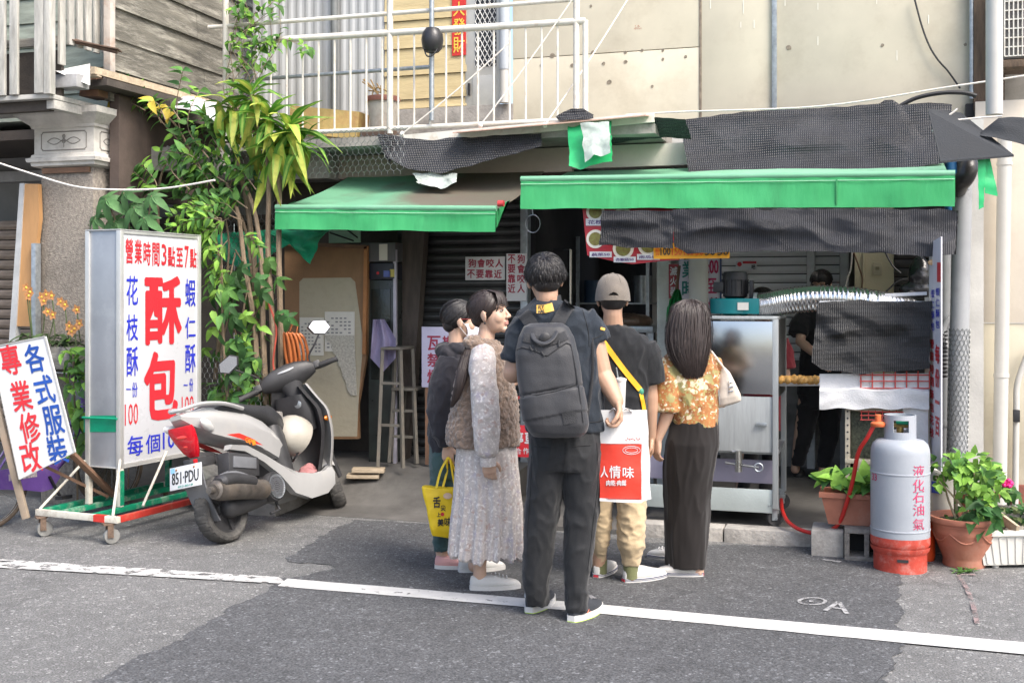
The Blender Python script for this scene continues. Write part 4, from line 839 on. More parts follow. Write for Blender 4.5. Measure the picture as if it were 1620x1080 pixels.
b = MB(); b.tube([W(1056, 570, 1.0), W(1075, 420, 1.05)], .012, 8); b.build('handle', M_BROWN, t)
b = MB(); b.sheet(lambda u, v: W(lerp(1066, 1072, v) + lerp(-14, 12, u) * (.3 + .7 * sin(pi * (1 - v) * .8)) , lerp(458, 518, 1 - v) + 4 * nz((u * 3, v * 3, 0), 3), .98 - .02 * sin(u * 20)), 10, 10, .01); b.build('bristles', mat('green_bristle', (.01, .2, .05), .6, var=.3, scale=20), t)
# white shutters at the back right with posts, panel with switch
xw0, xw1 = X(1140, 2.7), X(1276, 2.7)
shutter('roller_shutter', 'white metal roller shutter behind the fan motor', xw0, xw1, 2.7, 1.0, 2.74, .075, M_SHW, .012)
shutter('roller_shutter', 'narrow white shutter behind the vendor wearing glasses', X(1290, 2.7), X(1328, 2.7), 2.7, 1.0, 2.74, .075, M_SHW, .012)
for px0_, px1_ in ((1276.5, 1289), (1329, 1343)): zslab(house, 'shutter_post', mat('post_white', (.7, .7, .69), .5), 2.66, px0_, px1_, .08, 2.75, .08, .006)
MB().box(X(1140, 2.75), X(1343, 2.75), 2.74, 2.8, .08, 1.0).build('low_wall', M_CONC, house)
zslab(house, 'beige_panel', mat('beige_panel', (.6, .53, .36), .7, var=.07, scale=2), 2.0, 1352, 1414, .08, 2.75, .05, .004)
PQ = front(1.99); b = MB(); PQ.slab(b, 1381, 415, 1395, 435, .02, .012, .003); sp = b.build('switch_plate', mat('switch_beige', (.5, .44, .3), .5), house); b = MB(); PQ.slab(b, 1385, 422, 1391, 427, .01, .018); b.build('switch', mat('switch_dark', (.3, .25, .16), .5), sp)
rod(house, 'conduit', W(1366, 400, 1.98), W(1366, 475, 1.98), .008, mat('beige_panel', (.6, .53, .36)))
shutter('roller_shutter', 'dark shutter in the corner above the black netted stall', X(1415, 2.1), X(1500, 2.1), 2.1, .1, 2.5, .07, mat('grimy_slat', (.1, .09, .085), .6, var=.3), .012)
for lab, pts in (('thin brown cable hanging on the beige panel', ((1350, 398), (1358, 420), (1364, 440), (1362, 460), (1356, 472))), ('thin white cable dangling beside the beige panel', ((1348, 398), (1346, 425), (1341, 440), (1338, 455))), ('black cable looping from the beige panel to the black bag', ((1378, 466), (1400, 462), (1420, 445), (1440, 440), (1452, 436))), ('short black cable slanting at the top of the beige panel', ((1400, 398), (1412, 420), (1425, 432)))):
    b = MB(); b.tube(spline([W(x, y, 1.9 if 'black' not in lab else 1.0) for x, y in pts], 5), .007, 6); b.build('cable', M_ROPE if 'white' in lab else (M_BROWN if 'brown' in lab else M_CABLE), None, lab, 'cable', 'cables by the beige panel')
t = thing('small_sign', 'small white sign with a red heading on the white shutter', 'sign', W(1180, 427, 2.6)); PT = front(2.62)
b = MB(); PT.slab(b, 1164, 413, 1197, 427, .01); b.build('plate', M_WSIGN, t); b = MB(); PT.rect(b, 1175, 413.3, 1196.7, 417, .002); PT.disc(b, *PT.uv(1170, 418), .02, .002); b.build('red_print', mat('red_ink', (.5, .02, .03)), t); b = MB(); PT.px(b, '吧', 1189, 419, 1195, 426, .03); b.build('lettering', M_CABLE, t)
t = thing('black_bag', 'crumpled black bag hanging beside the side banner', 'bag', W(1455, 445, .6))
fb = MB(); fb.ball(W(1457, 432, .6), (.075, .06, .12), 18, 12); fb.ball(W(1450, 458, .6), (.11, .06, .05), 14, 10); fuse(fb, 'bag', mat('black_film', (.015, .015, .017), .2, var=.4), t, .012, 2, lambda c, n: .018 * nz(c, 11) + .008 * nz(c, 25))
# ================================================================== food cart and stall
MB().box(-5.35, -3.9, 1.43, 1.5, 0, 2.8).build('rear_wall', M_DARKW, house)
M_SS = mat('mirror_steel', (.46, .47, .48), .17, metal=1, var=.05, scale=3, bump=.06, bscale=5)
M_SSB = mat('brushed_steel', (.36, .38, .38), .5, metal=.35, var=.12, scale=5, bump=.08, bscale=70, stretch=(12, 12, 1), dirt=(.3, .31, .3), dscale=3)
M_RUB = mat('rubber', (.035, .035, .036), .7, var=.3, scale=30, bump=.3, bscale=80)
def caster(name, m, par, c, rad=.05, rot=0.0, fork=None):
    """swivel caster whose wheel rests at c.z"""
    c = V(c); ca, sa = cos(rot), sin(rot); d = V((ca, sa, 0)); s = V((-sa, ca, 0)); ctr = c + V((0, 0, rad))
    R = MX(((ca, 0, -sa), (sa, 0, ca), (0, 1, 0)))
    q = MB(); q.lathe([(rad * .5, -.018), (rad * .92, -.018), (rad, -.01), (rad, .01), (rad * .92, .018), (rad * .5, .018)], ctr, 20, MX(((d.x, 0, s.x), (d.y, 0, s.y), (0, 1, 0))))
    w = q.build(name, m, par)
    q = MB()
    for k in (-1, 1): q.obox(ctr + s * .024 * k + V((0, 0, .035)) - d * .012, d * .018, s * .003, V((0, 0, rad * .85)))
    q.obox(ctr + V((0, 0, .035 + rad * .85)) - d * .02, d * .035, s * .03, V((0, 0, .005))); q.tube([ctr - s * .03, ctr + s * .03], .008, 8)
    q.build('fork', fork or M_GALV, w); return w
cz = .084
PF = front(.02)
cart = thing('food_cart', 'stainless steel frying cart on casters with a mirror polished front', 'cart', (X(1180, .3), .3, cz), group=None)
def cs(name, m, box, d0=0, th=.02, bev=.004, par=None):
    q = MB(); PF.slab(q, *box, th, d0, bev); return q.build(name, m, par or cart)
cs('splash_panel', M_SS, (1078, 508, 1230, 622), .012, .02, .004)
cs('lower_panel', M_SSB, (1078, 626, 1222, 713), .004, .02, .003)
cs('shelf_panel', mat('pale_steel', (.42, .47, .46), .35, metal=.3, var=.08, scale=4), (1022, 770, 1222, 806), .004, .02, .004)
cs('lilac_shelf', mat('lilac_panel', (.3, .28, .36), .5, var=.06), (1010, 729, 1222, 766), -.15, .02)
xa, xb_ = X(1076, .02), X(1231, .02); zt = Zc(1180, 505, .02)
MB().box(xa, xb_, .0, .75, zt, zt + .02, .005).build('top_plate', M_SSB, cart)
MB().box(xa, xb_, .05, .72, Zc(1100, 806, .02), Zc(1100, 806, .02) + .02).build('bottom_shelf', M_SSB, cart)
MB().box(xa, xb_, .05, .72, Zc(1100, 715, .02), Zc(1100, 715, .02) + .02).build('middle_shelf', M_SSB, cart)
for px in (1079, 1227):
    x = X(px, .02); MB().box(x - .018, x + .018, .0, .04, cz + .12, zt, .003).build('leg', M_SSB, cart); MB().box(x - .018, x + .018, .7, .74, cz + .12, zt, .003).build('leg', M_SSB, cart)
MB().box(xb_ - .02, xb_, .04, .7, zt - .5, zt - .002).build('side_panel', mat('dark_steel', (.1, .1, .1), .4, metal=.5), cart)
cs('latch', M_GALV, (1197, 668, 1214, 673), .03, .02, .003)
b = MB(); c = PF.p(1201, 738, .03); b.tube([PF.p(1158, 714, .0), PF.p(1169, 714, .0)], .01, 8); b.tube([PF.p(1169, 712, .02), PF.p(1169, 745, .02)], [.02, .024], 10); b.tube([PF.p(1148, 731, .02), c], .008, 8)
b.build('drain_pipe', mat('steel_pipe', (.42, .42, .4), .3, metal=.9), cart)
b = MB(); b.tube([c + V((.026 * cos(k * .45), 0, .026 * sin(k * .45))) for k in range(15)], .006, 6); b.build('valve_wheel', M_GALV, cart)
for px in (1080, 1225):
    for y in (.06, .68): caster('caster', M_RUB, cart, (X(px, .02), y, cz), .055, .5)
# exhaust blower, duct
M_TEAL = mat('teal_paint', (.0, .16, .17), .4, var=.12, scale=5, bump=.05)
t = thing('blower', 'teal exhaust fan with a black motor on top of the steel cart', 'blower', (X(1163, .3), .3, zt + .02))
c = V((X(1163, .3), .3, 0)); b = MB(); z0, z1 = Zc(1163, 496, .3), Zc(1163, 472, .3)
b.lathe([(.16, z0), (.165, z0 + .005), (.165, z1 - .005), (.16, z1)], c, 36); b.box(c.x, c.x + .17, .15, .3, z0, z1, .003); b.build('housing', M_TEAL, t)
b = MB(); b.lathe([(.085, zt + .02), (.085, z0 - .0)], c, 20); b.build('collar', M_TEAL, t)
b = MB(); zm = Zc(1163, 430, .3); b.lathe([(.06, z1), (.08, z1 + .015), (.08, zm - .06), (.084, zm - .055), (.084, zm - .02), (.075, zm), (.02, zm + .004)], c, 24); mo = b.build('motor', M_BLACKM, t)
b = MB()
for k in range(14):
    a = k * 2 * pi / 14; b.obox(c + V((.083 * cos(a), .083 * sin(a), (z1 + zm) / 2 - .01)), V((.006 * cos(a), .006 * sin(a), 0)), V((-.003 * sin(a), .003 * cos(a), 0)), V((0, 0, (zm - z1) / 2 - .04)))
b.build('fin', M_BLACKM, mo, kind='stuff')
b = MB(); b.box(c.x - .14, c.x - .07, .25, .35, z1 + .04, z1 + .11, .008); b.build('terminal_box', M_BLACKM, t)
b = MB(); b.box(c.x + .1, c.x + .125, .22, .3, z1, z1 + .12, .006); b.build('bracket', M_BLACKM, t)
b = MB(); b.obox((c.x + .07, .131, (z0 + z1) / 2), V((.035, 0, 0)), V((0, .004, 0)), V((0, 0, .025))); b.build('rating_label', M_PAPER, t)
t = thing('exhaust_duct', 'silver corrugated exhaust duct running from the teal fan over the netted stall', 'duct', W(1300, 500, .25))
path = spline([W(1196, 484, .25), W(1212, 483, .25), W(1240, 477, .25), W(1290, 472, .25), W(1345, 474, .3), W(1400, 482, .4), W(1440, 490, .6)], 26)
rr = [(.083 + .006 * (i % 3 == 0) + .003 * nz((i * .3, 0, 0), 1)) * (1 - .25 * max(0, i / len(path) - .6)) for i in range(len(path))]
MB().tube(path, rr, 24).build('duct', mat('foil', (.62, .62, .62), .22, metal=.95, var=.08, scale=9, bump=.25, bscale=22), t, smooth=60)
MB().tube([W(1193, 484, .25), W(1199, 484, .25)], .09, 24).build('clamp', M_GALV, t)
# side tray with fried food
t = thing('food_tray', 'white tray of golden fried food beside the steel cart', 'tray', W(1265, 612, .2))
PR = front(.15); a, c2 = PR.p(1233, 607), PR.p(1298, 603)
b = MB(); b.obox((a + c2) / 2 + V((0, .15, -.0)), V(((c2.x - a.x) / 2, 0, .004)), V((0, .16, 0)), V((0, 0, .022)), .005); b.build('tray', M_WSIGN, t)
M_FRY = mat('golden_fry', (.5, .27, .07), .6, var=.35, scale=30, bump=.5, bscale=50)
for i in range(22):
    x = lerp(a.x + .02, c2.x - .02, (i % 11) / 10); y = .04 + .12 * (i // 11) + random.uniform(-.02, .02)
    b = MB(); b.ball((x, y, a.z + .035), (.02, .03, random.uniform(.018, .03)), 8, 6, Euler((random.random(), random.random(), random.random())).to_matrix()); tag = b.build('fritter', M_FRY, None, 'golden fried fritter lying in the white tray by the cart', 'fritter', 'fried fritters in the white tray')
# stall counter: angle frame, foam sheets, wire grid, speckled panel, net cover, side banner
t = thing('food_stall', 'makeshift stall frame with white foam sheets and red wire grid', 'stall', (X(1390, -.05), -.05, cz))
PZ = front(-.1)
def st(name, m, box, d0=0, th=.02, bev=.002, par=None):
    q = MB(); PZ.slab(q, *box, th, d0, bev); return q.build(name, m, par or t)
M_ANG = mat('cream_angle', (.46, .41, .32), .5, var=.15, scale=8)
st('upright', M_ANG, (1337, 645, 1345, 742), .01, .04)
st('upright', M_ANG, (1463, 470, 1470, 742), .005, .04)
st('cross_bar', M_ANG, (1337, 645, 1430, 651), -.02, .03)
st('cross_bar', M_ANG, (1337, 726, 1400, 733), .02, .03)
st('speckled_panel', mat('speckled_dark', (.05, .055, .035), .7, var=.9, scale=70), (1346, 652, 1430, 726), -.03, .01)
q = MB(); u0, v0 = PZ.uv(1337, 645); u1, v1 = PZ.uv(1345, 742)
for k in range(9): PZ.disc(q, (u0 + u1) / 2, lerp(v0 - .02, v1 + .02, k / 8), .006, .0125, 8)
q.build('slot', M_DARK, t, kind='stuff')
M_FOAM = mat('white_foam', (.62, .62, .62), .8, var=.04, scale=6, bump=.35, bscale=120, dirt=(.6, .6, .59), dscale=4)
q = MB(); q.sheet(lambda u, v: PZ.p(lerp(1297, 1469, u), lerp(590, 618, v) + (1 - u) * 1, .025), 20, 4, .02); q.build('foam_sheet', M_FOAM, t, label='upper foam sheet behind the red grid')
q = MB(); q.sheet(lambda u, v: PZ.p(lerp(1297, 1469, u), lerp(612 + 2 * sin(u * 14), 645 + 1.5 * sin(u * 20 + 1), v), .06 + .012 * nz((u * 6, v * 2, 0), 1) - .03 * (v < .1)), 40, 8, .025); q.build('foam_sheet', M_FOAM, t, label='wide lower foam sheet folded over the shelf')
q = MB(); q.sheet(lambda u, v: PZ.p(lerp(1428, 1468, u), lerp(644, 712 - 20 * (1 - u) * 0, v), .03 + .01 * nz((u * 3, v * 4, 2), 1)), 14, 20, .012); q.build('foam_sheet', M_FOAM, t, label='narrow foam strip behind the gas cylinder')
M_RGRID = mat('red_wire', (.45, .05, .04), .5, var=.2)
q = MB()
for x in range(1362, 1472, 18): q.tube([PZ.p(x, 586, .04), PZ.p(x, 614, .04)], .004, 6)
for y in (592, 602, 613): q.tube([PZ.p(1360, y, .044), PZ.p(1470, y, .044)], .004, 6)
q.build('wire_grid', M_RGRID, t, kind='stuff')
q = MB()
for x in range(1363, 1428, 11): q.tube([PZ.p(x, 648, .02), PZ.p(x, 662, .03)], .003, 6)
for y in (650, 656, 663): q.tube([PZ.p(1361, y, .03), PZ.p(1429, y + 1, .03)], .004, 6)
q.build('wire_basket', M_RGRID, t, kind='stuff')
xa, xb_ = X(1297, -.1), X(1470, -.1); zc = Zc(1380, 610, -.1)
MB().box(xa + .01, xb_ - .01, -.09, .45, zc - .02, zc, .002).build('counter', M_GALV, t)
MB().box(xa + .2, xa + .24, .4, .44, cz, zc).build('upright', M_ANG, t); MB().box(xb_ - .05, xb_ - .01, .4, .44, cz, zc).build('upright', M_ANG, t)
MB().box(X(1337, -.1), X(1345, -.1), -.1, -.06, cz, Zc(1340, 742, -.1)).build('upright', M_ANG, t); MB().box(X(1463, -.1), X(1470, -.1), -.1, -.06, cz, Zc(1340, 742, -.1)).build('upright', M_ANG, t)
st('white_board', M_WSIGN, (1296, 476, 1466, 500), -.03, .02)
q = MB(); q.bar(PZ.p(1400, 467, .0), PZ.p(1466, 464, .0), .03, .02); q.build('white_edge', M_FOAM, t)
net('black woven net covering the front of the food stall', M_NETB, [(1294, 478), (1340, 475), (1400, 477), (1474, 476)], [(1284, 572), (1300, 584), (1350, 590), (1410, 588), (1470, 582)], -.13, -.15, 90, 34, .05, 3.4, .008, seed=31)
# side banner seen nearly edge on
t = thing('side_banner', 'narrow white banner with red and blue writing seen edge on beside the stall', 'banner', W(1480, 740, -.1))
Pb = Plane(W(1470, 470, .0), W(1490, 470, -.42) - W(1470, 470, .0), (0, 0, 1))
b = MB(); b.obox(Pb.p(1480, 560), (Pb.p(1490, 560) - Pb.p(1471, 560)) / 2, V((0, 0, .675)), Pb.n * .004); b.build('sheet', mat('banner_white', (.6, .59, .63), .45, var=.06), t)
b = MB(); Pb.rect(b, 1484, 415, 1490, 446, .006)
for k, ch in enumerate('營業時間酥包花枝'): Pb.px(b, ch, 1472.5, 536 + k * 20, 1479, 551 + k * 20, .03, .006)
for k, ch in enumerate('每份一百'): Pb.px(b, ch, 1481, 545 + k * 38, 1488, 575 + k * 38, .03, .006)
b.build('lettering', M_RED, t)
b = MB()
for k, ch in enumerate('蝦仁酥包'): Pb.px(b, ch, 1474.5, 458 + k * 17, 1480, 471 + k * 17, .02, .006); Pb.px(b, ch, 1482, 455 + k * 17, 1488, 468 + k * 17, .02, .006)
b.build('blue_lettering', M_BLUE, t)
t = thing('cloth_clip', 'orange and cream knotted cloth clip at the top of the side banner', 'clip', W(1479, 420, -.1))
fb = MB(); fb.ball(W(1477, 415, -.12), (.035, .02, .02), 10, 8); fb.ball(W(1484, 423, -.12), (.02, .02, .03), 10, 8); fuse(fb, 'knot', mat('orange_knot', (.6, .38, .2), .7, var=.4, scale=30), t, .006, 1)
# menu board and yellow price board under the awning
PM = Plane(W(925, 335, -.05), V((1, .0, 0)), (0, 0, 1))
t = thing('menu_board', 'red menu board with round dish pictures hanging under the long awning', 'sign', W(985, 332, -.05))
b = MB(); b.prism([PM.p(x, y) for x, y in ((921, 325), (1075, 325), (1075, 411), (1045, 413), (1000, 418), (970, 413), (929, 404))], PM.n * -.01); b.build('plate', mat('menu_red', (.33, .015, .025), .45, var=.08, scale=8), t)
M_DISH = mat('plate_print', (.62, .6, .52), .5, var=.05); M_DFOOD = mat('food_print', (.42, .3, .08), .6, var=.7, scale=45, col2=(.2, .22, .05))
for i, (px, py, s) in enumerate(((942, 335, '花枝 50'), (942, 378, '蔬菜 50'), (986, 393, '杏鮑菇50'), (1026, 388, '南瓜 50'), (985, 345, '蝦仁50'))):
    u, v = PM.uv(px, py); r = .062 if i < 2 else .07
    b = MB(); PM.disc(b, u, v, r, .002, 24); dp = b.build('plate_picture', M_DISH, t); b = MB(); PM.disc(b, u, v, r * .72, .003, 18); b.build('food_picture', M_DFOOD, dp)
for x0, y0, x1, y1, s in ((927, 346, 957, 357, '花枝'), (933, 398, 968, 407, '蔬菜50'), (971, 406, 1006, 415, '杏鮑菇50'), (1008, 402, 1044, 411, '南瓜50')):
    la = MB(); te = MB(); PM.rect(la, x0, y0, x1, y1, .004); PM.px(te, s, x0 + 3, y0 + 2, x1 - 3, y1 - 2, .01, .0055)
    lo = la.build('name_label', M_WSIGN, t); te.build('lettering', mat('navy_print', (.08, .04, .16), .5), lo)
t = thing('price_board', 'yellow price board with large numerals under the red menu', 'sign', W(1095, 410, -.06)); PY = front(-.06)
b = MB(); PY.slab(b, 1034, 384, 1154, 409, .008); b.build('plate', mat('yellow_plate', (.7, .33, .01), .45, var=.05), t)
b = MB(); r_ = MB()
for s, x0, x1, q in (('份', 1037, 1044, r_), ('100', 1045, 1061, b), ('150', 1063, 1079, r_), ('100', 1082, 1098, r_), ('50', 1100, 1113, r_), ('50', 1115, 1132, b), ('50', 1135, 1153, b)): PY.px(q, s, x0, 391, x1, 404, .018)
b.build('numerals', M_CABLE, t); r_.build('red_numerals', mat('orange_red', (.6, .1, .01), .5), t)

# ================================================================== gas cylinder, hose, pots
gc = G(1424, 899); gc.z = 0
t = thing('gas_cylinder', 'grey gas cylinder with a red base and red characters standing by the kerb', 'gas cylinder', gc)
M_GCY = mat('cylinder_grey', (.3, .325, .36), .42, var=.06, scale=4, bump=.04, dirt=(.36, .33, .36), dscale=4, damt=.5); M_GRED = mat('cylinder_red', (.43, .055, .035), .5, var=.2, scale=12, dirt=(.5, .3, .26), dscale=20, damt=.5)
R_ = .162
b = MB(); b.lathe([(R_ * .9, .13), (R_ * .985, .15), (R_, .17), (R_, .23), (R_ + .003, .232), (R_ + .003, .238), (R_, .24), (R_, .55), (R_ + .003, .552), (R_ + .003, .558), (R_, .56), (R_, .665), (R_ * .985, .69), (R_ * .93, .715), (R_ * .8, .735), (R_ * .5, .745), (.02, .75)], gc, 48)
b.build('body', M_GCY, t, smooth=50)
b = MB(); b.lathe([(R_ * .93, .13), (R_ + .0008, .15), (R_ + .0014, .17), (R_ + .0014, .195)], gc, 48, cap=False)
b.lathe([(R_ * .9, .0), (R_ * .9, .095), (R_ * .93, .105), (R_ * .99, .118), (R_ + .001, .14)], gc, 48, cap=False); b.lathe([(R_ * .86, .0), (R_ * .86, .13)], gc, 48, cap=False); b.build('base_ring', M_GRED, t)
th_cam = atan2(CAM.y - gc.y, CAM.x - gc.x)
b = MB(); b.obox(gc + V((cos(th_cam + .1), sin(th_cam + .1), 0)) * R_ * .9 + V((0, 0, .075)), V((-sin(th_cam), cos(th_cam), 0)) * .03, V((cos(th_cam), sin(th_cam), 0)) * .004, V((0, 0, .008))); b.build('slot', M_DARK, t)
b = MB(); n_ = 44; r1, r2 = .088, .082
for k in range(n_):                                    # carrying collar with two windows cut through it
    a0, a1 = 2 * pi * k / n_ + th_cam, 2 * pi * (k + 1) / n_ + th_cam; f_ = (k % 22) / 22
    win = (f_ < .17 or f_ > .83)
    for z0, z1 in (((.735, .785), (.852, .88)) if win else ((.735, .88),)):
        P4 = lambda r, a, z: gc + V((r * cos(a), r * sin(a), z))
        vs = [b.v(P4(r, a, z)) for r in (r1, r2) for a in (a0, a1) for z in (z0, z1)]
        for q in ((0, 2, 3, 1), (4, 5, 7, 6), (1, 3, 7, 5), (0, 4, 6, 2), (0, 1, 5, 4), (2, 6, 7, 3)): b.f([vs[i] for i in q])
b.build('collar', M_GCY, t, smooth=50)
b = MB(); b.tube([gc + V((0, 0, .74)), gc + V((0, 0, .82))], .02, 10); b.tube([gc + V((-.04, 0, .82)), gc + V((.05, -.02, .82))], .014, 8); b.build('valve', mat('brass', (.4, .28, .1), .35, metal=.8), t)
b = MB(); b.lathe([(.028, .845), (.036, .85), (.036, .865), (.028, .87), (.01, .872)], gc, 12); b.tube([gc + V((-.02, -.03, .845)), gc + V((.05, -.04, .845))], .018, 10); b.build('tap', mat('green_tap', (.0, .22, .12), .4), t)
def on_cyl(mb, ch, px, py, w, h, bold=.004):
    d = ray(px, py); o = CAM - gc; A = d.x ** 2 + d.y ** 2; B = 2 * (o.x * d.x + o.y * d.y); C = o.x ** 2 + o.y ** 2 - (R_ + .002) ** 2
    p = CAM + d * ((-B - sqrt(B * B - 4 * A * C)) / (2 * A)); a0 = atan2(p.y - gc.y, p.x - gc.x)
    vs, fs = glyph(ch, bold); q = [mb.v((gc.x + (R_ + .002 + l * .0001) * cos(a0 + x * w / R_), gc.y + (R_ + .002 + l * .0001) * sin(a0 + x * w / R_), p.z + y * h)) for x, y, l in vs]
    for f in fs: mb.f([q[i] for i in f])
b = MB()
for ch, py in zip('液化石油氣', (745, 767, 786, 806, 829)): on_cyl(b, ch, 1454, py, .075, .066)
on_cyl(b, '33', 1383, 754, .05, .04, .02); b.build('lettering', mat('crimson_stencil', (.42, .03, .1), .6, dirt=(.4, .3, .36), dscale=40, damt=.5), t)
t = thing('gas_regulator', 'orange gas regulator screwed onto the cylinder valve', 'regulator', gc + V((-.1, 0, .8)))
M_ORG = mat('orange_cast', (.55, .13, .04), .5, var=.15, scale=20); rc = gc + V((-.12, -.03, .822))
b = MB(); b.tube([rc + V((.08, .02, 0)), rc + V((-.02, 0, 0))], .016, 10); b.lathe([(.036, -.012), (.042, -.004), (.042, .008), (.03, .018)], rc, 16); b.lathe([(.018, .018), (.018, .055), (.014, .058)], rc, 12); b.build('regulator', M_ORG, t)
pts = [rc + V((-.02, 0, 0)), W(1372, 692, -.55), W(1358, 716, -.5), W(1349, 760, -.42), W(1338, 800, -.36), W(1325, 830, -.3), W(1300, 843, -.22), W(1270, 839, -.18), W(1248, 826, -.1), W(1238, 808, .08), W(1236, 790, .3)]
MB().tube(spline(pts, 8), .0125, 10).build('gas_hose', mat('red_hose', (.5, .025, .02), .35, var=.1), None, 'shiny red gas hose looping from the cylinder to the cart', 'hose')
# cinder blocks, terracotta trough with pothos
M_BLOCK = mat('cinder_block', (.2, .185, .165), .95, var=.35, scale=18, bump=.8, bscale=60)
t0 = W(1300, 884, -.35)
def cinder(lab, px, pyb, y, w, h, d=.19, holes=2):
    t = thing('cinder_block', lab, 'block', W(px, pyb, y)); x = X(px, y); zb_ = 0.0; q = MB(); n_ = 2; th = .028
    q.box(x, x + w, y, y + d, h - th, h, .003); q.box(x, x + w, y, y + d, 0, th, .003)
    for k in range(holes + 1): xx = x + (w - th) * k / holes; q.box(xx, xx + th, y, y + d, th + .0005, h - th - .0005)
    q.build('block', M_BLOCK, t); MB().box(x + th, x + w - th, y + d - .02, y + d - .005, th, h - th).build('web', M_DARK, t)
cinder('concrete block with two holes next to the gas cylinder', 1336, 880, -.42, .25, .19)
MB().box(X(1283, -.36), X(1335, -.36), -.36, -.1, 0, .16, .012).build('stone_block', M_KERB, None, 'weathered solid stone block at the left end of the planter', 'stone block')
def trough(name, lab, c, ux, L_, Wd, h, m, taper=.82, rim=.015, soil=True, ribs=0):
    t = thing(name, lab, 'planter', c); ux = V(ux).normalized(); uy = V((-ux.y, ux.x, 0)); c = V(c)
    def rect(s, z, e=0): return [c + ux * (L_ / 2 * s + e) * i + uy * (Wd / 2 * s + e) * j + V((0, 0, z)) for i, j in ((-1, -1), (1, -1), (1, 1), (-1, 1))]
    q = MB(); q.loft([rect(taper, 0), rect(1, h - .03), rect(1, h - .028, rim), rect(1, h, rim), rect(1, h, -.012), rect(.97, h - .04)])
    for k in range(ribs):
        xx = -L_ / 2 * .9 + L_ * .9 * k / (ribs - 1); a = c + ux * xx * taper - uy * (Wd / 2 * taper + .002) + V((0, 0, .01)); e = c + ux * xx - uy * (Wd / 2 + .0) + V((0, 0, h - .04)); q.bar(a, e, .014, .008, uy)
    q.build('tub', m, t, smooth=25)
    q = MB(); q.sheet(lambda u, v: c + ux * lerp(-L_ / 2 + .012, L_ / 2 - .012, u) + uy * lerp(-Wd / 2 + .012, Wd / 2 - .012, v) + V((0, 0, h - .03 + .012 * nz((u * 6, v * 4, 0), 1))), 12, 6, .004, (0, 0, 1)); q.build('soil', M_SOIL, t)
    return t
M_SOIL = mat('soil', (.06, .045, .03), .95, var=.5, scale=25, bump=1, bscale=60)
M_TERR = mat('terracotta', (.34, .13, .08), .7, var=.15, scale=6, bump=.15, bscale=50, dirt=(.42, .25, .19), dscale=4, damt=.5)
M_WTUB = mat('white_plastic_tub', (.55, .54, .5), .55, var=.06, scale=6, bump=.08, dirt=(.36, .34, .29), dscale=3, damt=.6)
cT = V(((X(1316, -.36) + X(1400, -.36)) / 2, -.24, .192)); trough('trough_planter', 'terracotta trough of pothos raised on the concrete blocks', cT, (1, 0, 0), .42, .2, .19, M_TERR)
c = G(1525, 893); c.z = 0; POT = c.copy()
t = thing('round_pot', 'large round terracotta pot holding a leafy shrub beside the cylinder', 'pot', c)
b = MB(); b.lathe([(.115, 0), (.118, .01), (.115, .04), (.12, .055), (.155, .14), (.168, .19), (.172, .2), (.17, .21), (.175, .235), (.178, .24), (.175, .25), (.192, .255), (.197, .27), (.195, .285), (.175, .285), (.168, .25)], c, 40); b.build('pot', M_TERR, t, smooth=50)
b = MB(); 
for k in range(6):
    a0 = k * pi / 3; b.tube([c + V((lerp(.158, .168, abs(i / 6 - .5) * 2) * cos(a0 + i / 6 * pi / 3), lerp(.158, .168, abs(i / 6 - .5) * 2) * sin(a0 + i / 6 * pi / 3), .2 - .05 * sin(pi * i / 6))) for i in range(7)], .006, 5)
b.build('swag', M_TERR, t)
b = MB(); b.lathe([(.168, .25), (.1, .262), (.01, .265)], c, 24); b.build('soil', M_SOIL, t)
t = thing('white_pot', 'white plastic pot with a blue patch behind the round terracotta pot', 'pot', W(1490, 800, -.2)); c = G(1490, 838); c.z = .084
c = V((X(1490, .0), .0, .084)); b = MB(); b.lathe([(.10, .13), (.125, .39), (.132, .4), (.132, .43), (.12, .43), (.112, .4)], c, 28); b.build('pot', M_WTUB, t)
b = MB(); b.lathe([(.12, 0), (.13, .12), (.12, .13)], c, 24); b.build('stand', mat('red_tub', (.24, .11, .08), .7, var=.2), t)
b = MB(); a0 = atan2(CAM.y - c.y, CAM.x - c.x) - .5; b.loft([[c + V((.122 * cos(a0 + k * .12), .122 * sin(a0 + k * .12), z)) for k in range(5)] + [c + V((.119 * cos(a0 + k * .12), .119 * sin(a0 + k * .12), z)) for k in range(4, -1, -1)] for z in (.29, .36)]); b.build('patch', mat('blue_patch', (.03, .05, .25), .5), t)
t = thing('rear_pot', 'small terracotta pot in the shade behind the shrub', 'pot', (X(1540, .1), .1, .084)); c = V((X(1545, .1), .1, .084)); b = MB(); b.lathe([(.09, 0), (.12, .24), (.135, .245), (.135, .27), (.12, .27), (.11, .24)], c, 24); b.build('pot', M_TERR, t); MB().lathe([(.115, .25), (.01, .255)], c, 20).build('soil', M_SOIL, t)
c = G(1609, 891); c.z = .02; WT = trough('white_trough', 'white rectangular trough with a small weed at the right edge', c, (1, .42, 0), .6, .25, .2, M_WTUB, .86, .018, ribs=12)
for i in (-1, 1):
    for j in (-1, 1):
        ux = V((1, .42, 0)).normalized(); uy = V((-ux.y, ux.x, 0)); p = c + ux * i * .17 + uy * j * .07; MB().lathe([(.02, -.02), (.02, .001)], p, 10).build('foot', M_WTUB, WT)
b = MB(); b.ball(c + V((.02, .0, .17)), (.09, .05, .03), 14, 8); o_ = b.build('clod', mat('grey_clod', (.2, .18, .15), .95, var=.4, scale=25, bump=1), WT)
t = thing('rear_trough', 'grey trough of small weeds behind the white trough', 'planter', W(1612, 845, -.15)); q = trough('rear_trough', 'x', V((X(1630, -.02), -.02, .084)), (1, .1, 0), .5, .2, .2, M_CONC); bpy.data.objects.remove(t); q['label'] = 'grey stone trough of small weeds behind the white trough'
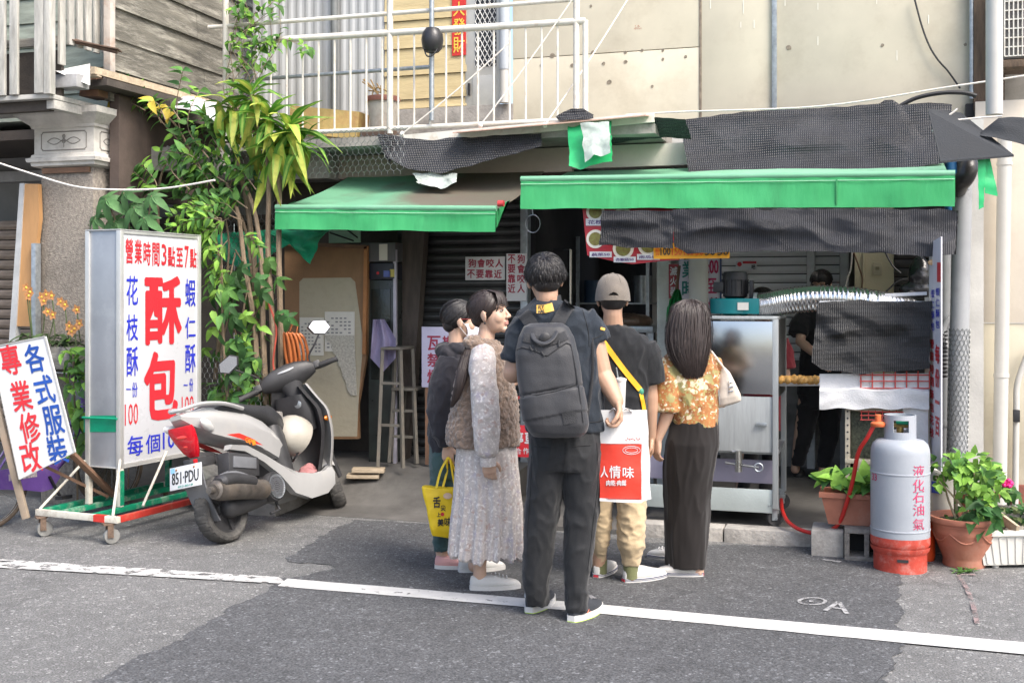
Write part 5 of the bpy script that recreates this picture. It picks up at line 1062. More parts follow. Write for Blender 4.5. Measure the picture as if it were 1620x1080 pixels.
b = MB(); b.bar(W(1570, 808, -.15), W(1610, 838, -.35), .02, .05); b.build('plank', M_TAN, None, 'short grey wooden slat leaning behind the white trough', 'slat')
t = thing('fire_extinguisher', 'orange red canister standing half hidden behind the gas cylinder', 'canister', W(1466, 880, -.2)); c = V((X(1464, -.25), -.25, 0)); MB().lathe([(.05, 0), (.055, .02), (.055, .22), (.045, .26), (.02, .29)], c, 20).build('body', mat('orange_red_can', (.6, .07, .015), .4), t); MB().lathe([(.015, .29), (.015, .33)], c, 10).build('neck', M_BLACKM, t)

# ================================================================== rolling illuminated sign
def camw(lat, dep, z=0): return V((CAM.x, CAM.y, 0)) + FW * dep + RT * lat + V((0, 0, z))
A_ = camw(-2.566, 7.45)                                # near corner of the sign box on the ground plan
ud = (camw(-2.241, 8.2) - A_).normalized(); wd_ = V((-ud.y, ud.x, 0))   # along the wide face, across to the left
ZB, ZT = 1.55 - 270 / 1800 * 7.45, 1.55 + 108 / 1800 * 7.45
LW, WW = .82, .3
sg = thing('rolling_sign', 'tall white snack sign box with red and blue writing on a wheeled cart', 'sign', A_)
M_SBW = mat('sign_white', (.49, .5, .52), .3, var=.03, scale=2, bump=.02, bscale=3); M_SGREY = mat('sign_grey', (.3, .32, .35), .32, metal=.35, var=.12, scale=2, bump=.05, bscale=4, dirt=(.45, .47, .5), dscale=2.5, damt=.5)
M_FRAME = mat('frame_alu', (.55, .55, .53), .4, metal=.5, var=.08); M_FPAINT = mat('frame_cream', (.55, .53, .46), .6, var=.12, scale=9, dirt=(.25, .17, .1), dscale=12, damt=.7)
M_GPAINT = mat('frame_green', (.0, .2, .1), .55, var=.3, scale=10, dirt=(.45, .45, .38), dscale=7, damt=.8); M_RPAINT = mat('frame_red', (.4, .03, .02), .6, var=.2, dirt=(.3, .2, .12), dscale=10, damt=.6)
def S(a, w, z): return A_ + ud * a + wd_ * w + V((0, 0, z))
def sbox(name, m, a0, a1, w0, w1, z0, z1, bev=.003, par=None):
    q = MB(); q.obox(S((a0 + a1) / 2, (w0 + w1) / 2, (z0 + z1) / 2), ud * (a1 - a0) / 2, wd_ * (w1 - w0) / 2, V((0, 0, (z1 - z0) / 2)), bev); return q.build(name, m, par or sg)
sbox('end_panel', M_SGREY, .012, .03, .02, WW - .02, ZB, ZT); sbox('face_panel', M_SBW, .02, LW - .02, .012, .03, ZB + .01, ZT - .01); sbox('face_panel', M_SBW, .02, LW - .02, WW - .03, WW - .012, ZB, ZT); sbox('end_panel', M_SGREY, LW - .03, LW - .012, .02, WW - .02, ZB, ZT)
sbox('top_cap', M_FRAME, 0, LW, 0, WW, ZT - .008, ZT); sbox('bottom_cap', M_FRAME, 0, LW, 0, WW, ZB - .008, ZB)
for a in (0, LW - .035):
    for w in (0, WW - .035): sbox('corner_trim', M_FRAME, a, a + .035, w, w + .035, ZB + .001, ZT - .009)
for z0, z1 in ((ZB + .001, ZB + .022), (ZT - .03, ZT - .009)): sbox('edge_trim', M_FRAME, .036, LW - .036, .004, .012, z0, z1)
# green smear of paint with its handle on the end panel
Pn = Plane(S(0.012, 0, 0), -wd_, (0, 0, 1)); Pf = Plane(S(0, .012, 0), ud, (0, 0, 1))
b = MB(); Pn.rect(b, 133, 657, 189, 683, .003); b.build('green_band', mat('green_smear', (.0, .22, .12), .5, var=.2), sg)
b = MB(); b.tube([Pn.p(134, 660, .02), Pn.p(188, 662, .02)], .008, 8); b.build('handle', mat('green_smear', (.0, .22, .12)), sg)
b = MB()
for ch, x0, x1, y0, y1 in (('營', 198, 210, 377, 417), ('業', 212.5, 224, 379, 418), ('時', 226.5, 238, 382, 420), ('間', 240.5, 252, 384, 421), ('3', 255, 263, 386, 420), ('點', 265, 276.5, 390, 422), ('至', 278.5, 289, 392, 422), ('7', 291.5, 298, 389, 424), ('點', 300, 310.5, 393, 424)): Pf.px(b, ch, x0, y0, x1, y1, .018)
Pf.px(b, '酥', 228, 436, 287, 545, .03); Pf.px(b, '包', 227, 555, 281, 664, .036)
Pf.px(b, '100', 197, 638, 218, 672, .0); Pf.px(b, '100', 287, 626, 306, 656, .0); red = b.build('lettering', M_RED, sg)
b = MB()
for ch, y0, y1 in (('花', 436, 483), ('枝', 497, 539), ('酥', 548, 595), ('份', 604, 628)): Pf.px(b, ch, 199.5 if ch != '份' else 208.5, y0, 218 if ch != '份' else 217, y1, .012)
Pf.rect(b, 199, 614.5, 206.5, 616.5, .003)
for ch, y0, y1 in (('蝦', 441, 485), ('仁', 501, 535), ('酥', 544, 589), ('份', 598, 619)): Pf.px(b, ch, 292.5 if ch != '份' else 299, y0, 309 if ch != '份' else 305, y1, .012)
Pf.rect(b, 290, 608, 296.5, 610, .003)
for ch, x0, x1, y0, y1 in (('每', 201, 226, 688, 721), ('個', 230, 253, 686, 716), ('10', 257, 276, 682, 709), ('元', 281, 300, 678, 705)): Pf.px(b, ch, x0, y0, x1, y1, .014)
b.build('blue_lettering', M_BLUE, sg)
# wheeled base frame
zr = .155
sbox('base_rail', M_FPAINT, -.27, -.235, -.22, WW + .16, zr - .02, zr + .02); sbox('base_rail', M_FPAINT, LW + .1, LW + .135, -.22, WW + .16, zr - .02, zr + .02)
sbox('base_rail', M_RPAINT, -.234, LW + .099, -.22, -.185, zr - .02, zr + .02); sbox('base_rail', M_GPAINT, -.234, LW + .099, WW + .125, WW + .16, zr - .02, zr + .02)
sbox('red_mark', mat('red_mark', (.5, .03, .02), .5), -.272, -.234, -.12, -.03, zr - .021, zr + .021, 0)
for a, w in ((0, 0), (0, WW - .035), (LW - .035, 0), (LW - .035, WW - .035)): sbox('post', M_FPAINT if a == 0 else M_GPAINT, a, a + .035, w, w + .035, zr + .0205, ZB - .0085)
for w in (0, WW - .035): sbox('foot_rail', M_GPAINT, -.234, LW + .099, w + .003, w + .032, zr - .018, zr + .018)
sbox('green_stripe', M_GPAINT, .0, .036, -.002, .0, zr + .03, ZB - .02, 0)
for (a0, w0, z0), (a1, w1, z1) in (((-.25, -.17, zr + .02), (.0, .0, zr + .33)), ((-.25, WW + .14, zr + .02), (0, WW, zr + .31)), ((LW + .1, .0, zr + .02), (LW, .0, zr + .3)), ((.1, -.1, zr + .02), (.45, .0, zr + .33))):
    q = MB(); q.tube([S(a0, w0, z0), S(a1, w1, z1)], .009, 8); q.build('brace', M_FPAINT, sg)
for a, w in ((-.25, -.16), (-.25, WW + .1), (LW + .1, -.16), (LW + .1, WW + .1)): caster('caster', mat('grey_wheel', (.2, .2, .19), .6, var=.3), sg, S(a, w, 0), .05, .9, mat('rusty_fork', (.16, .11, .08), .6, metal=.4, var=.4, scale=30))
# ================================================================== leaning shop sign at the left edge
ld = thing('leaning_signboard', 'white tailor signboard with red and blue characters leaning at the left edge', 'sign', G(40, 842))
Pg = Plane(W(30, 640, -1.32), W(118, 716, -1.3) * 0 + (W(71, 532, -1.3) - W(0, 547, -1.35)), (0, 0, 1))
cs_ = [(-14, 549), (71, 532), (118, 715), (31, 758)]
pts = [Pg.p(*q) for q in cs_]; b = MB(); b.prism(pts, Pg.n * -.02); b.build('panel', M_WSIGN, ld)
b = MB()
for k in range(4): b.bar(pts[k] + Pg.n * .002, pts[(k + 1) % 4] + Pg.n * .002, .006, .01, Pg.n)
b.build('edge_trim', M_FRAME, ld)
b = MB(); b.bar(Pg.p(-25, 590, -.04), Pg.p(36, 822, -.04), .045, .03, Pg.n, .004); b.build('leg', mat('grey_timber', (.3, .24, .18), .8, var=.3, scale=4, dirt=(.3, .14, .06), dscale=4, damt=.6), ld)
b = MB(); b.bar(Pg.p(108, 720, -.05), Pg.p(132, 800, -.4), .04, .03, Pg.n, .004); b.build('leg', M_BROWN, ld)
b = MB(); b.bar(Pg.p(60, 735, -.03), Pg.p(128, 800, -.35), .02, .02); b.build('stay', M_BROWN, ld)
du = (pts[1] - pts[0]).normalized(); dv = (pts[0] - pts[3]).normalized(); Pq = Plane(Pg.o, du, dv); Pq.v = dv; Pq.n = Pg.n
def tilt(mb, ch, px, py, w, h):
    c = Pg.p(px, py, .004); vs, fs = glyph(ch, .018); q = [mb.v(c + du * x * w + dv * y * h + Pg.n * l * .0001) for x, y, l in vs]
    for f in fs: mb.f([q[i] for i in f])
b = MB()
for ch, px, py in zip('專業修改', (17, 34, 47.5, 49.5), (569, 626, 676, 735 - 12)): tilt(b, ch, px, py, .14, .2)
b.build('lettering', M_RED, ld)
b = MB()
for ch, px, py in zip('各式服裝', (55, 71, 84.5, 91), (566, 616, 664, 714 - 3)): tilt(b, ch, px, py, .135, .19)
b.build('blue_lettering', mat('royal_ink', (.01, .06, .3), .5), ld)
# ================================================================== scooter
def camyaw_thing(name, label, cat, lat, dep, head, roll=0):
    """a thing on the road, its local x axis pointing along head = (to the right, away) seen from the camera"""
    h = (RT * head[0] + FW * head[1]); p = camw(lat, dep)
    return thing(name, label, cat, p, world=False, rot=(roll, 0, atan2(h.y, h.x)))
M_SCW = mat('scooter_white', (.35, .35, .345), .24, var=.04, scale=4, bump=.02, coat=.4, dirt=(.45, .43, .38), dscale=5, damt=.35)
M_SCB = mat('scooter_black', (.035, .035, .037), .5, var=.2, scale=12, bump=.15, bscale=150)
M_SCG = mat('scooter_grey', (.13, .135, .145), .5, var=.15, scale=8, bump=.1)
M_SEAT = mat('seat_vinyl', (.03, .031, .034), .5, var=.2, scale=10, bump=.25, bscale=180)
M_TYRE = mat('tyre', (.055, .053, .05), .8, var=.3, scale=14, bump=.2, bscale=90, dirt=(.16, .15, .135), dscale=7, damt=.6)
M_MUFF = mat('muffler', (.14, .125, .11), .5, metal=.6, var=.35, scale=14, bump=.1, dirt=(.24, .19, .14), dscale=8)
M_LENS = mat('red_lens', (.5, .005, .015), .12, var=.1, scale=30, coat=.6); M_CLEAR = mat('clear_lens', (.6, .6, .58), .12, var=.1, scale=20, coat=.6)
sc = camyaw_thing('scooter', 'white and black motor scooter with red tail light parked beside the rolling sign', 'scooter', (360 - 810) / F * 7.2, 7.2, (.41, .912), radians(-13))
RY = MX(((1, 0, 0), (0, 0, 1), (0, -1, 0)))            # lathe axis along y
def tyre(c, r, w, par, steer=None, tread=True):
    q = MB(); n = 150; prof = [(.72, -.34), (.86, -.5), (.95, -.44), (.985, -.3), (1.0, -.15), (1.003, 0), (1.0, .15), (.985, .3), (.95, .44), (.86, .5), (.72, .34)]
    rs = []
    for i in range(n):
        a = 2 * pi * i / n; R_2 = []
        for k, (rr, yy) in enumerate(prof):
            g = 0
            if tread and 2 <= k <= 8:
                ph = (i + abs(yy) * 16) % 6
                if ph < 1.4 and 3 <= k <= 7 and k != 5: g = .006
                if ph < 2 and k in (2, 8): g = .005
            R_2.append(V(c) + V(((r * rr - g) * cos(a), w * yy, (r * rr - g) * sin(a))))
        rs.append(R_2)
    vs = [[q.v(p) for p in R_2] for R_2 in rs]
    for i in range(n):
        for k in range(len(prof) - 1): q.f((vs[i][k], vs[i][k + 1], vs[(i + 1) % n][k + 1], vs[(i + 1) % n][k]))
    if steer: q.xf(steer)
    return q.build('tyre', M_TYRE, par, smooth=30)
def wheel(c, r, w, par, steer=None):
    q = MB(); q.lathe([(r * .75, -w * .36), (r * .7, -w * .3), (r * .66, -w * .14), (r * .3, -w * .22), (r * .24, -w * .42), (.01, -w * .44)], c, 30, RY, cap=False); q.lathe([(.01, w * .3), (r * .3, w * .3), (r * .66, w * .2), (r * .75, w * .36)], c, 30, RY, cap=False)
    for k in range(5):
        a = k * 2 * pi / 5; d = V((cos(a), 0, sin(a))); q.bar(V(c) + d * r * .24 - V((0, w * .22, 0)), V(c) + d * r * .68 - V((0, w * .2, 0)), .03, .02, (0, 1, 0))
    if steer: q.xf(steer)
    wl = q.build('wheel', M_SCB, par); tyre(c, r, w, wl, steer); return wl
def bsec(rows):
    R = []
    for x, z0, z1, w in rows:
        h = z1 - z0; pr = [(.5, z1), (.72, z1 - .03 * h), (.97, z1 - .3 * h), (1.0, z1 - .42 * h), (.93, z1 - .6 * h), (.8, z0 + .04 * h), (.6, z0)]
        R.append([V((x, w * y, z)) for y, z in pr] + [V((x, -w * y, z)) for y, z in reversed(pr)])
    return R
def secs(rows, p=2.6, n=24):                            # (x, z0, z1, halfwidth)
    return [ring((x, 0, (z0 + z1) / 2), (0, hw, 0), (0, 0, (z1 - z0) / 2), n, p) for x, z0, z1, hw in rows]
wheel((0, 0, .213), .213, .112, sc)
TSH = MX.Translation((.13, 0, 0))
q = MB(); q.loft(bsec([(-.40, .81, .835, .05), (-.33, .75, .85, .09), (-.2, .68, .86, .125), (-.05, .63, .84, .14), (.12, .58, .80, .148), (.3, .50, .72, .15), (.42, .44, .64, .135), (.47, .44, .58, .12)])); q.xf(TSH).build('tail_body', M_SCW, sc, smooth=26)
q = MB(); q.loft(secs([(-.17, .80, .868, .085), (-.08, .80, .885, .125), (.05, .78, .875, .138), (.18, .75, .85, .138), (.32, .71, .835, .135), (.46, .65, .82, .12), (.56, .58, .77, .09), (.6, .56, .7, .05)], 2.5)); q.xf(TSH).build('seat', M_SEAT, sc)
q = MB(); q.tube(spline([(.08, -.14, .815), (-.1, -.145, .862), (-.28, -.115, .882), (-.37, -.05, .868), (-.385, 0, .865), (-.37, .05, .868), (-.28, .115, .882), (-.1, .145, .862), (.08, .14, .815)], 5), .017, 10, flat=.8); q.xf(TSH).build('grab_rail', M_SCW, sc)
q = MB(); q.loft([ring((x, 0, z), (0, hw, 0), (d, 0, 0), 20, 2.6) for z, x, hw, d in ((.565, -.29, .03, .02), (.6, -.31, .055, .035), (.67, -.34, .085, .035), (.735, -.365, .1, .03), (.765, -.375, .095, .015))]); q.xf(TSH).build('tail_light', M_LENS, sc, smooth=30)
q = MB(); q.ball((-.372, 0, .70), (.02, .05, .016), 12, 8); q.ball((-.345, 0, .64), (.02, .035, .014), 12, 8); q.xf(TSH).build('lamp_shine', mat('painted_shine_red', (.65, .04, .03), .15, coat=.5), sc, kind='stuff')  # brighter red balls stand in for shine on the tail light
for s in (-1, 1):
    q = MB(); q.ball((-.265, s * .118, .745), (.10, .03, .035), 16, 10, Euler((0, .35, -s * .35)).to_matrix()); q.xf(TSH).build('turn_signal', M_CLEAR, sc)
q = MB(); q.box(-.345, -.32, -.045, .045, .515, .555, .006); q.xf(TSH).build('reflector', mat('dark_red_lens', (.4, .01, .015), .2), sc)
# sweeping lower side panels, floor, leg shield
for s in (-1, 1):
    yo = s * .155; top = [(.0, .60), (.15, .58), (.32, .50), (.5, .40), (.66, .33), (.82, .30), (.98, .30), (1.06, .33)]; bot = [(-.02, .57), (.13, .54), (.3, .45), (.45, .34), (.58, .2), (.75, .135), (.95, .14), (1.06, .19)]
    q = MB(); q.loft([[V((x, yo + s * .0, z)), V((x, yo + s * .022, (z + z2) / 2 + .01)), V((x2, yo + s * .008, z2)), V((x2, yo - s * .04, z2)), V((x, yo - s * .04, z))] for (x, z), (x2, z2) in zip(top, bot)]); q.build('side_panel', M_SCW, sc)
    q = MB(); q.prism([(-.02, s * .1635, .665), (.10, s * .1665, .66), (.22, s * .1665, .61), (.32, s * .163, .555), (.2, s * .1665, .585), (.1, s * .1665, .625)], (0, s * .0012, 0)); q.build('decal', mat('decal_red', (.5, .03, .02), .4), sc)
    q = MB(); q.prism([(.04, s * .167, .632), (.16, s * .168, .603), (.3, s * .165, .545), (.36, s * .161, .51), (.2, s * .168, .57)], (0, s * .0012, 0)); q.build('decal', M_SCB, sc)
q = MB()
for ch, x in (('G', .16), ('P', .195), ('1', .225)):
    vs, fs = glyph(ch, .03); vv = [q.v((x + a * .035, -.1693 - l * .0001, .607 - (x - .16) * .35 + e * .035)) for a, e, l in vs]
    for f in fs: q.f([vv[i] for i in f])
q.build('decal_lettering', mat('decal_orange', (.65, .2, .02), .4), sc)
q = MB(); q.box(.58, 1.06, -.145, .145, .25, .292, .01); q.build('floorboard', M_SCB, sc)
q = MB(); q.loft([ring((x, 0, z), (d, 0, 0), (0, hw, 0), 16, 3) for z, x, hw, d in ((.27, .62, .14, .07), (.45, .6, .135, .08), (.6, .6, .12, .08), (.68, .6, .1, .06))]); q.build('seat_panel', M_SCB, sc)
def shield(x_off, hwk, th, name, m, z0=.2, z1=.93):
    q = MB()
    def fn(u, v):
        z = lerp(z0, z1, v); hw = hwk * (.11 + .11 * sin(pi * min(1, v * 1.15) * .62) - .09 * max(0, v - .72) / .28)
        yy = lerp(-hw, hw, u); x = 1.10 + .02 * sin(v * 3) - .12 * max(0, v - .45) ** 1.2 + x_off - .1 * (abs(2 * u - 1) ** 2.2)
        return (x, yy, z)
    q.sheet(fn, 18, 20, th, (1, 0, 0)); return q.build(name, m, sc, smooth=60)
shield(.05, 1.08, .03, 'leg_shield', M_SCW); shield(-.002, .93, .045, 'inner_panel', M_SCG if 0 else M_SCB, .29, .92)
q = MB(); q.loft([ring((x, 0, z), (d, 0, 0), (0, hw, 0), 16, 3) for z, x, hw, d in ((.6, 1.0, .13, .04), (.75, .975, .15, .06), (.86, .95, .12, .06))]); q.build('glove_box', M_SCB, sc)
for y, z, m_ in ((-.07, .8, M_GALV), (.08, .7, M_GALV)):
    q = MB(); q.lathe([(.036, 0), (.036, .02), (.026, .026), (.002, .026)], (.935 if y < 0 else .945, y, z), 18, MX(((0, 0, -1), (1, 0, 0), (0, -1, 0)))); q.build('lock_cap', m_, sc)
for s in (-1, 1):
    q = MB(); q.ball((1.06, s * .205, .66), (.045, .02, .022), 12, 8); q.build('side_indicator', mat('amber_lens', (.65, .18, .01), .2, coat=.4), sc)
# licence plate, mudguard
q = MB(); q.sheet(lambda u, v: (-.215 - .02 * v + .12 * v * v, lerp(-.085, .085, u) * (1 - .2 * v), .53 - .38 * v), 10, 14, .012, (-1, 0, 0)); q.build('mudguard', M_SCG, sc)
pc = V((-.272, -.0, .46)); nrm = V((-.97, 0, .24)).normalized(); pl_ = Plane.__new__(Plane); pl_.o = pc; pl_.u = V((0, -1, 0)); pl_.n = nrm; pl_.v = nrm.cross(pl_.u)
if pl_.v.z < 0: pl_.v = -pl_.v
q = MB(); q.obox(pc, pl_.u * .125, pl_.v * .07, nrm * .003, .002); plate = q.build('number_plate', M_WSIGN, sc)
q = MB(); pl_.text(q, '851·PDU', 0, -.002, .215, .075, .01, .0045); q.build('lettering', M_CABLE, plate)
q = MB(); pl_.text(q, '852-8518', .0, -.056, .12, .012, .01, .0045); q.build('small_print', mat('green_print', (.05, .25, .2), .5), plate)
q = MB(); q.obox(pc + pl_.u * -.10 + pl_.v * .05 + nrm * .004, pl_.u * .016, pl_.v * .016, nrm * .0008); q.build('sticker', mat('pale_blue', (.2, .4, .6), .5), plate)
for k in (-1, 1): q = MB(); q.ball(pc + pl_.u * .07 * k + pl_.v * .05 + nrm * .004, .007, 8, 6); q.build('bolt', mat('rust_bolt', (.25, .12, .06), .7), plate)
q = MB(); q.box(-.24, -.0, -.03, .03, .5, .56, .01); q.build('plate_bracket', M_SCB, sc)
# engine, airbox, exhaust
q = MB(); q.limb([(0, -.07, .215), (.2, -.075, .24), (.42, -.06, .27)], [.07, .085, .09]); q.limb([(0, .1, .215), (.2, .1, .23), (.42, .08, .26)], [.06, .08, .08]); q.limb([(.42, -.06, .27), (.42, .08, .26)], .08); fuse(q, 'engine', M_SCB, sc, .012, 2)
q = MB(); q.lathe([(.095, 0), (.1, .03), (.092, .05), (.02, .055)], (.36, -.13, .275), 28, MX(((1, 0, 0), (0, 0, -1), (0, 1, 0)))); fan = q.build('fan_cover', M_SCB, sc)
q = MB()
for k in range(-5, 6): h_ = sqrt(.075 ** 2 - (k * .0125) ** 2); q.box(.36 - h_, .36 + h_, -.192, -.184, .275 + k * .0125 - .003, .275 + k * .0125 + .003)
q.build('vent_rib', M_SCG, fan, kind='stuff')
q = MB(); q.lathe([(.07, 0), (.075, .004), (.08, .006), (.08, 0)], (.36, -.184, .275), 24, MX(((1, 0, 0), (0, 0, -1), (0, 1, 0)))); q.build('vent_ring', M_GALV, fan)
q = MB(); q.obox((.1, -.115, .46), (.15, 0, -.03), (0, .05, 0), (.015, 0, .07), .02); q.build('air_filter_box', M_SCB, sc)
q = MB(); q.obox((.1, -.168, .47), (.11, 0, -.02), (0, .005, 0), (.01, 0, .035), .004); q.build('filter_lid', M_SCG, sc)
q = MB(); q.tube(spline([(-.27, -.185, .345), (-.25, -.185, .345), (-.2, -.18, .335), (.02, -.175, .31), (.18, -.17, .285), (.24, -.165, .275)], 4), [.04] * 4 + [.058] * 4 + [.064] * 12 + [.045], 18); q.tube([(-.31, -.187, .35), (-.26, -.185, .345)], .022, 12); mf = q.build('muffler', M_MUFF, sc)
q = MB(); q.tube(spline([(.24, -.165, .275), (.33, -.16, .25), (.42, -.13, .23), (.46, -.08, .25)], 5), .024, 12); q.build('exhaust_pipe', mat('hot_pipe', (.4, .34, .29), .35, metal=.8, var=.2), mf)
q = MB(); q.tube(spline([(-.22, -.195, .385), (-.1, -.195, .385), (.06, -.19, .35), (.1, -.188, .34)], 4), [.035] + [.06] * 10 + [.03, .015], 14, flat=.7); q.build('heat_shield', M_SCB, mf)
q = MB(); q.tube(spline([(-.14, -.15, .41), (.0, -.15, .42), (.16, -.145, .36)], 4), .02, 8); q.build('hose', M_SCG, sc)
q = MB(); q.tube([(.45, .12, .22), (.34, .30, .055)], .012, 8); q.build('side_stand', M_GALV, sc); q = MB(); q.tube([(.42, -.1, .2), (.4, -.14, .12), (.3, -.14, .11)], .01, 8); q.build('centre_stand', M_SCB, sc)
# steering: fork, front wheel, handlebar cover, grips, mirrors
ax = V((-.33, 0, .944)).normalized(); piv = V((1.03, 0, .82)); ST = MX.Translation(piv) @ MX.Rotation(radians(40), 4, ax) @ MX.Translation(-piv)
wheel((1.27, 0, .21), .208, .1, sc, ST)
for s in (-1, 1): q = MB(); q.tube([(1.27, s * .075, .21), (1.17, s * .075, .5)], .022, 10); q.xf(ST); q.build('fork', M_SCB, sc)
q = MB(); q.sheet(lambda u, v: (1.27 + (.235) * cos(lerp(2.6, .5, v)), lerp(-.062, .062, u), .21 + .235 * sin(lerp(2.6, .5, v)) - .03 * abs(2 * u - 1) ** 2), 8, 16, .01, (0, 0, 1)); q.xf(ST); q.build('front_mudguard', M_SCW, sc)
q = MB(); q.loft([ring((x, y, z), (rx, 0, -rx * .35), (0, 0, rz), 18, 2.4) for y, x, z, rx, rz in ((-.2, .985, 1.0, .03, .034), (-.16, .985, 1.005, .05, .055), (-.09, 1.0, 1.005, .075, .075), (0, 1.015, 1.0, .1, .085), (.09, 1.0, 1.005, .075, .075), (.16, .985, 1.005, .05, .055), (.2, .985, 1.0, .03, .034))])
q.loft([ring((x, 0, z), (rx, 0, 0), (0, ry, 0), 18, 2.4) for z, x, rx, ry in ((.8, 1.04, .06, .06), (.9, 1.025, .065, .07), (.98, 1.01, .07, .1))]); q.xf(ST); q.build('handlebar_cover', M_SCB, sc)
q = MB(); q.ball((.955, 0, 1.062), (.055, .085, .012), 18, 8, Euler((0, -.5, 0)).to_matrix()); q.xf(ST); q.build('speedometer', mat('dash_grey', (.3, .31, .32), .2, var=.2, coat=.4), sc)
q = MB(); q.tube([(1.06, -.17, 1.04), (1.1, 0, 1.075), (1.06, .17, 1.04)], .016, 8); q.xf(ST); q.build('front_cowl_edge', M_SCW, sc)
for s in (-1, 1):
    q = MB(); q.tube([(.98, s * .235, .995), (.96, s * .25, .995), (.945, s * .36, .985), (.944, s * .372, .985)], [.019, .019, .019, .021], 12); q.xf(ST); q.build('grip', M_RUB, sc)
    q = MB(); q.tube(spline([(1.03, s * .2, .99), (1.02, s * .27, .98), (1.0, s * .38, .985)], 4), .007, 7); q.xf(ST); q.build('brake_lever', M_BLACKM, sc)
    q = MB(); q.box(.955, 1.0, min(s * .2, s * .25), max(s * .2, s * .25), .985, 1.035, .008); q.xf(ST); q.build('switch_pod', M_SCB, sc)
    q = MB(); q.tube(spline([(1.0, s * .19, 1.02), (1.0, s * .2, 1.09), (.97, s * .27, 1.15), (.96, s * .32, 1.2)], 4), .007, 7); q.xf(ST); st_ = q.build('mirror_stem', M_BLACKM, sc)
    mp = [(0, -.085, .0), (0, -.05, .05), (0, .055, .06), (0, .095, .01), (0, .05, -.045), (0, -.04, -.045)]
    R2 = Euler((s * -.35, -.12, s * -.35)).to_matrix().to_4x4(); base = MX.Translation((.95, s * .34, 1.245))
    q = MB(); q.prism([(-.0, s * y, z) for _, y, z in mp], (.02, 0, 0)); q.xf(ST @ base @ R2); mh = q.build('mirror', M_SCB, sc)
    q = MB(); q.prism([(-.003, s * y * .9, z * .88 + .001) for _, y, z in mp], (.002, 0, 0)); q.xf(ST @ base @ R2); q.build('mirror_glass', mat('mirror_glass', (.85, .86, .88), .04, metal=1, var=.01, bump=0), mh)
# helmet on its hook and the pink cloth in the foot well
M_PEARL = mat('pearl_helmet', (.4, .375, .32), .3, var=.08, scale=5, coat=.4, dirt=(.4, .37, .32), dscale=7, damt=.4)
scm = MX.Translation(sc.location) @ sc.rotation_euler.to_matrix().to_4x4()
hc = scm @ V((.80, -.07, .585)); t = thing('helmet', 'pearl white half helmet hanging from the scooter above the foot board', 'helmet', hc)
q = MB(); R3 = Euler((radians(60), radians(-15), radians(-20))).to_matrix(); q.lathe([(.134, -.06), (.139, -.03), (.139, .01), (.131, .055), (.11, .095), (.073, .124), (.03, .137), (.002, .139)], hc, 30, R3, cap=False); q.lathe([(.126, -.05), (.12, .04), (.06, .11), (.002, .12)], hc, 30, R3, cap=False); q.build('shell', M_PEARL, t, smooth=60)
q = MB(); q.lathe([(.126, -.052), (.134, -.05), (.134, -.04)], hc, 30, R3, cap=False); q.build('edge_trim', M_RUB, t)
q = MB(); q.ball(hc, (.118, .118, .1), 18, 10, R3); q.build('lining', M_SCB, t)
q = MB(); q.obox(hc + R3 @ V((-.02, .075, .098)), R3 @ V((.028, 0, 0)), R3 @ V((0, .012, -.008)), R3 @ V((0, .001, .002))); q.build('sticker', mat('sky_sticker', (.1, .4, .55), .4), t)
q = MB(); q.tube(spline([hc + R3 @ V((.12, 0, -.04)), hc + V((.05, -.06, -.14)), hc + V((.0, -.02, -.17)), hc + R3 @ V((-.12, 0, -.04))], 5), .007, 6); q.build('strap', M_CABLE, t)
fb = MB()
for p, r in (((.84, -.02, .30), (.10, .10, .018)), ((.92, -.05, .315), (.07, .07, .03)), ((.97, -.02, .33), (.05, .06, .035)), ((.78, .03, .3), (.07, .06, .016)), ((.9, .05, .31), (.05, .05, .025))): fb.ball(scm @ V(p), r, 12, 8)
t = thing('pink_cloth', 'crumpled dusty pink cloth stuffed in the scooter foot well', 'cloth', scm @ V((.86, 0, .3))); fuse(fb, 'cloth', mat('dusty_pink', (.36, .16, .16), .85, var=.2, scale=12, bump=.3), t, .008, 1, lambda c, n: .014 * nz(c, 20) + .006 * nz(c, 45))
# ================================================================== purple bicycle
bk = camyaw_thing('bicycle', 'purple city bicycle with a chain guard parked behind the leaning signboard', 'bicycle', -3.5, 7.62, (.5, .866), radians(-6))
M_PURP = mat('purple_paint', (.12, .06, .26), .35, var=.12, scale=9, coat=.3, dirt=(.2, .16, .24), dscale=9, damt=.4)
def bwheel(c, r):
    q = MB(); q.lathe([(r * .9, -.012), (r * .93, -.012), (r * .93, .012), (r * .9, .012)], c, 36, RY, cap=False); w = q.build('wheel', M_GALV, bk)
    q = MB(); n = 40; q.loft([[V(c) + V(((r * .965 + .02 * cos(j * pi / 4)) * cos(2 * pi * i / n), .02 * sin(j * pi / 4), (r * .965 + .02 * cos(j * pi / 4)) * sin(2 * pi * i / n))) for j in range(8)] for i in range(n + 1)], False); q.build('tyre', mat('tan_wall_tyre', (.1, .075, .055), .8, var=.4, scale=12), w)
    q = MB()
    for i in range(20): a = 2 * pi * i / 20; q.tube([V(c) + V((.02 * cos(a + .6), .02 * (-1) ** i, .02 * sin(a + .6))), V(c) + V((r * .91 * cos(a), 0, r * .91 * sin(a)))], .0015, 3, False)
    q.build('spokes', M_GALV, w, kind='stuff')
    q = MB(); q.tube([V(c) - V((0, .03, 0)), V(c) + V((0, .03, 0))], .02, 10); q.build('hub', M_GALV, w)
bwheel((0, 0, .31), .31); bwheel((1.02, 0, .31), .31)
def fr(name, pts, r, m=M_PURP, n=4): q = MB(); q.tube(spline(pts, n), r, 10); return q.build(name, m, bk)
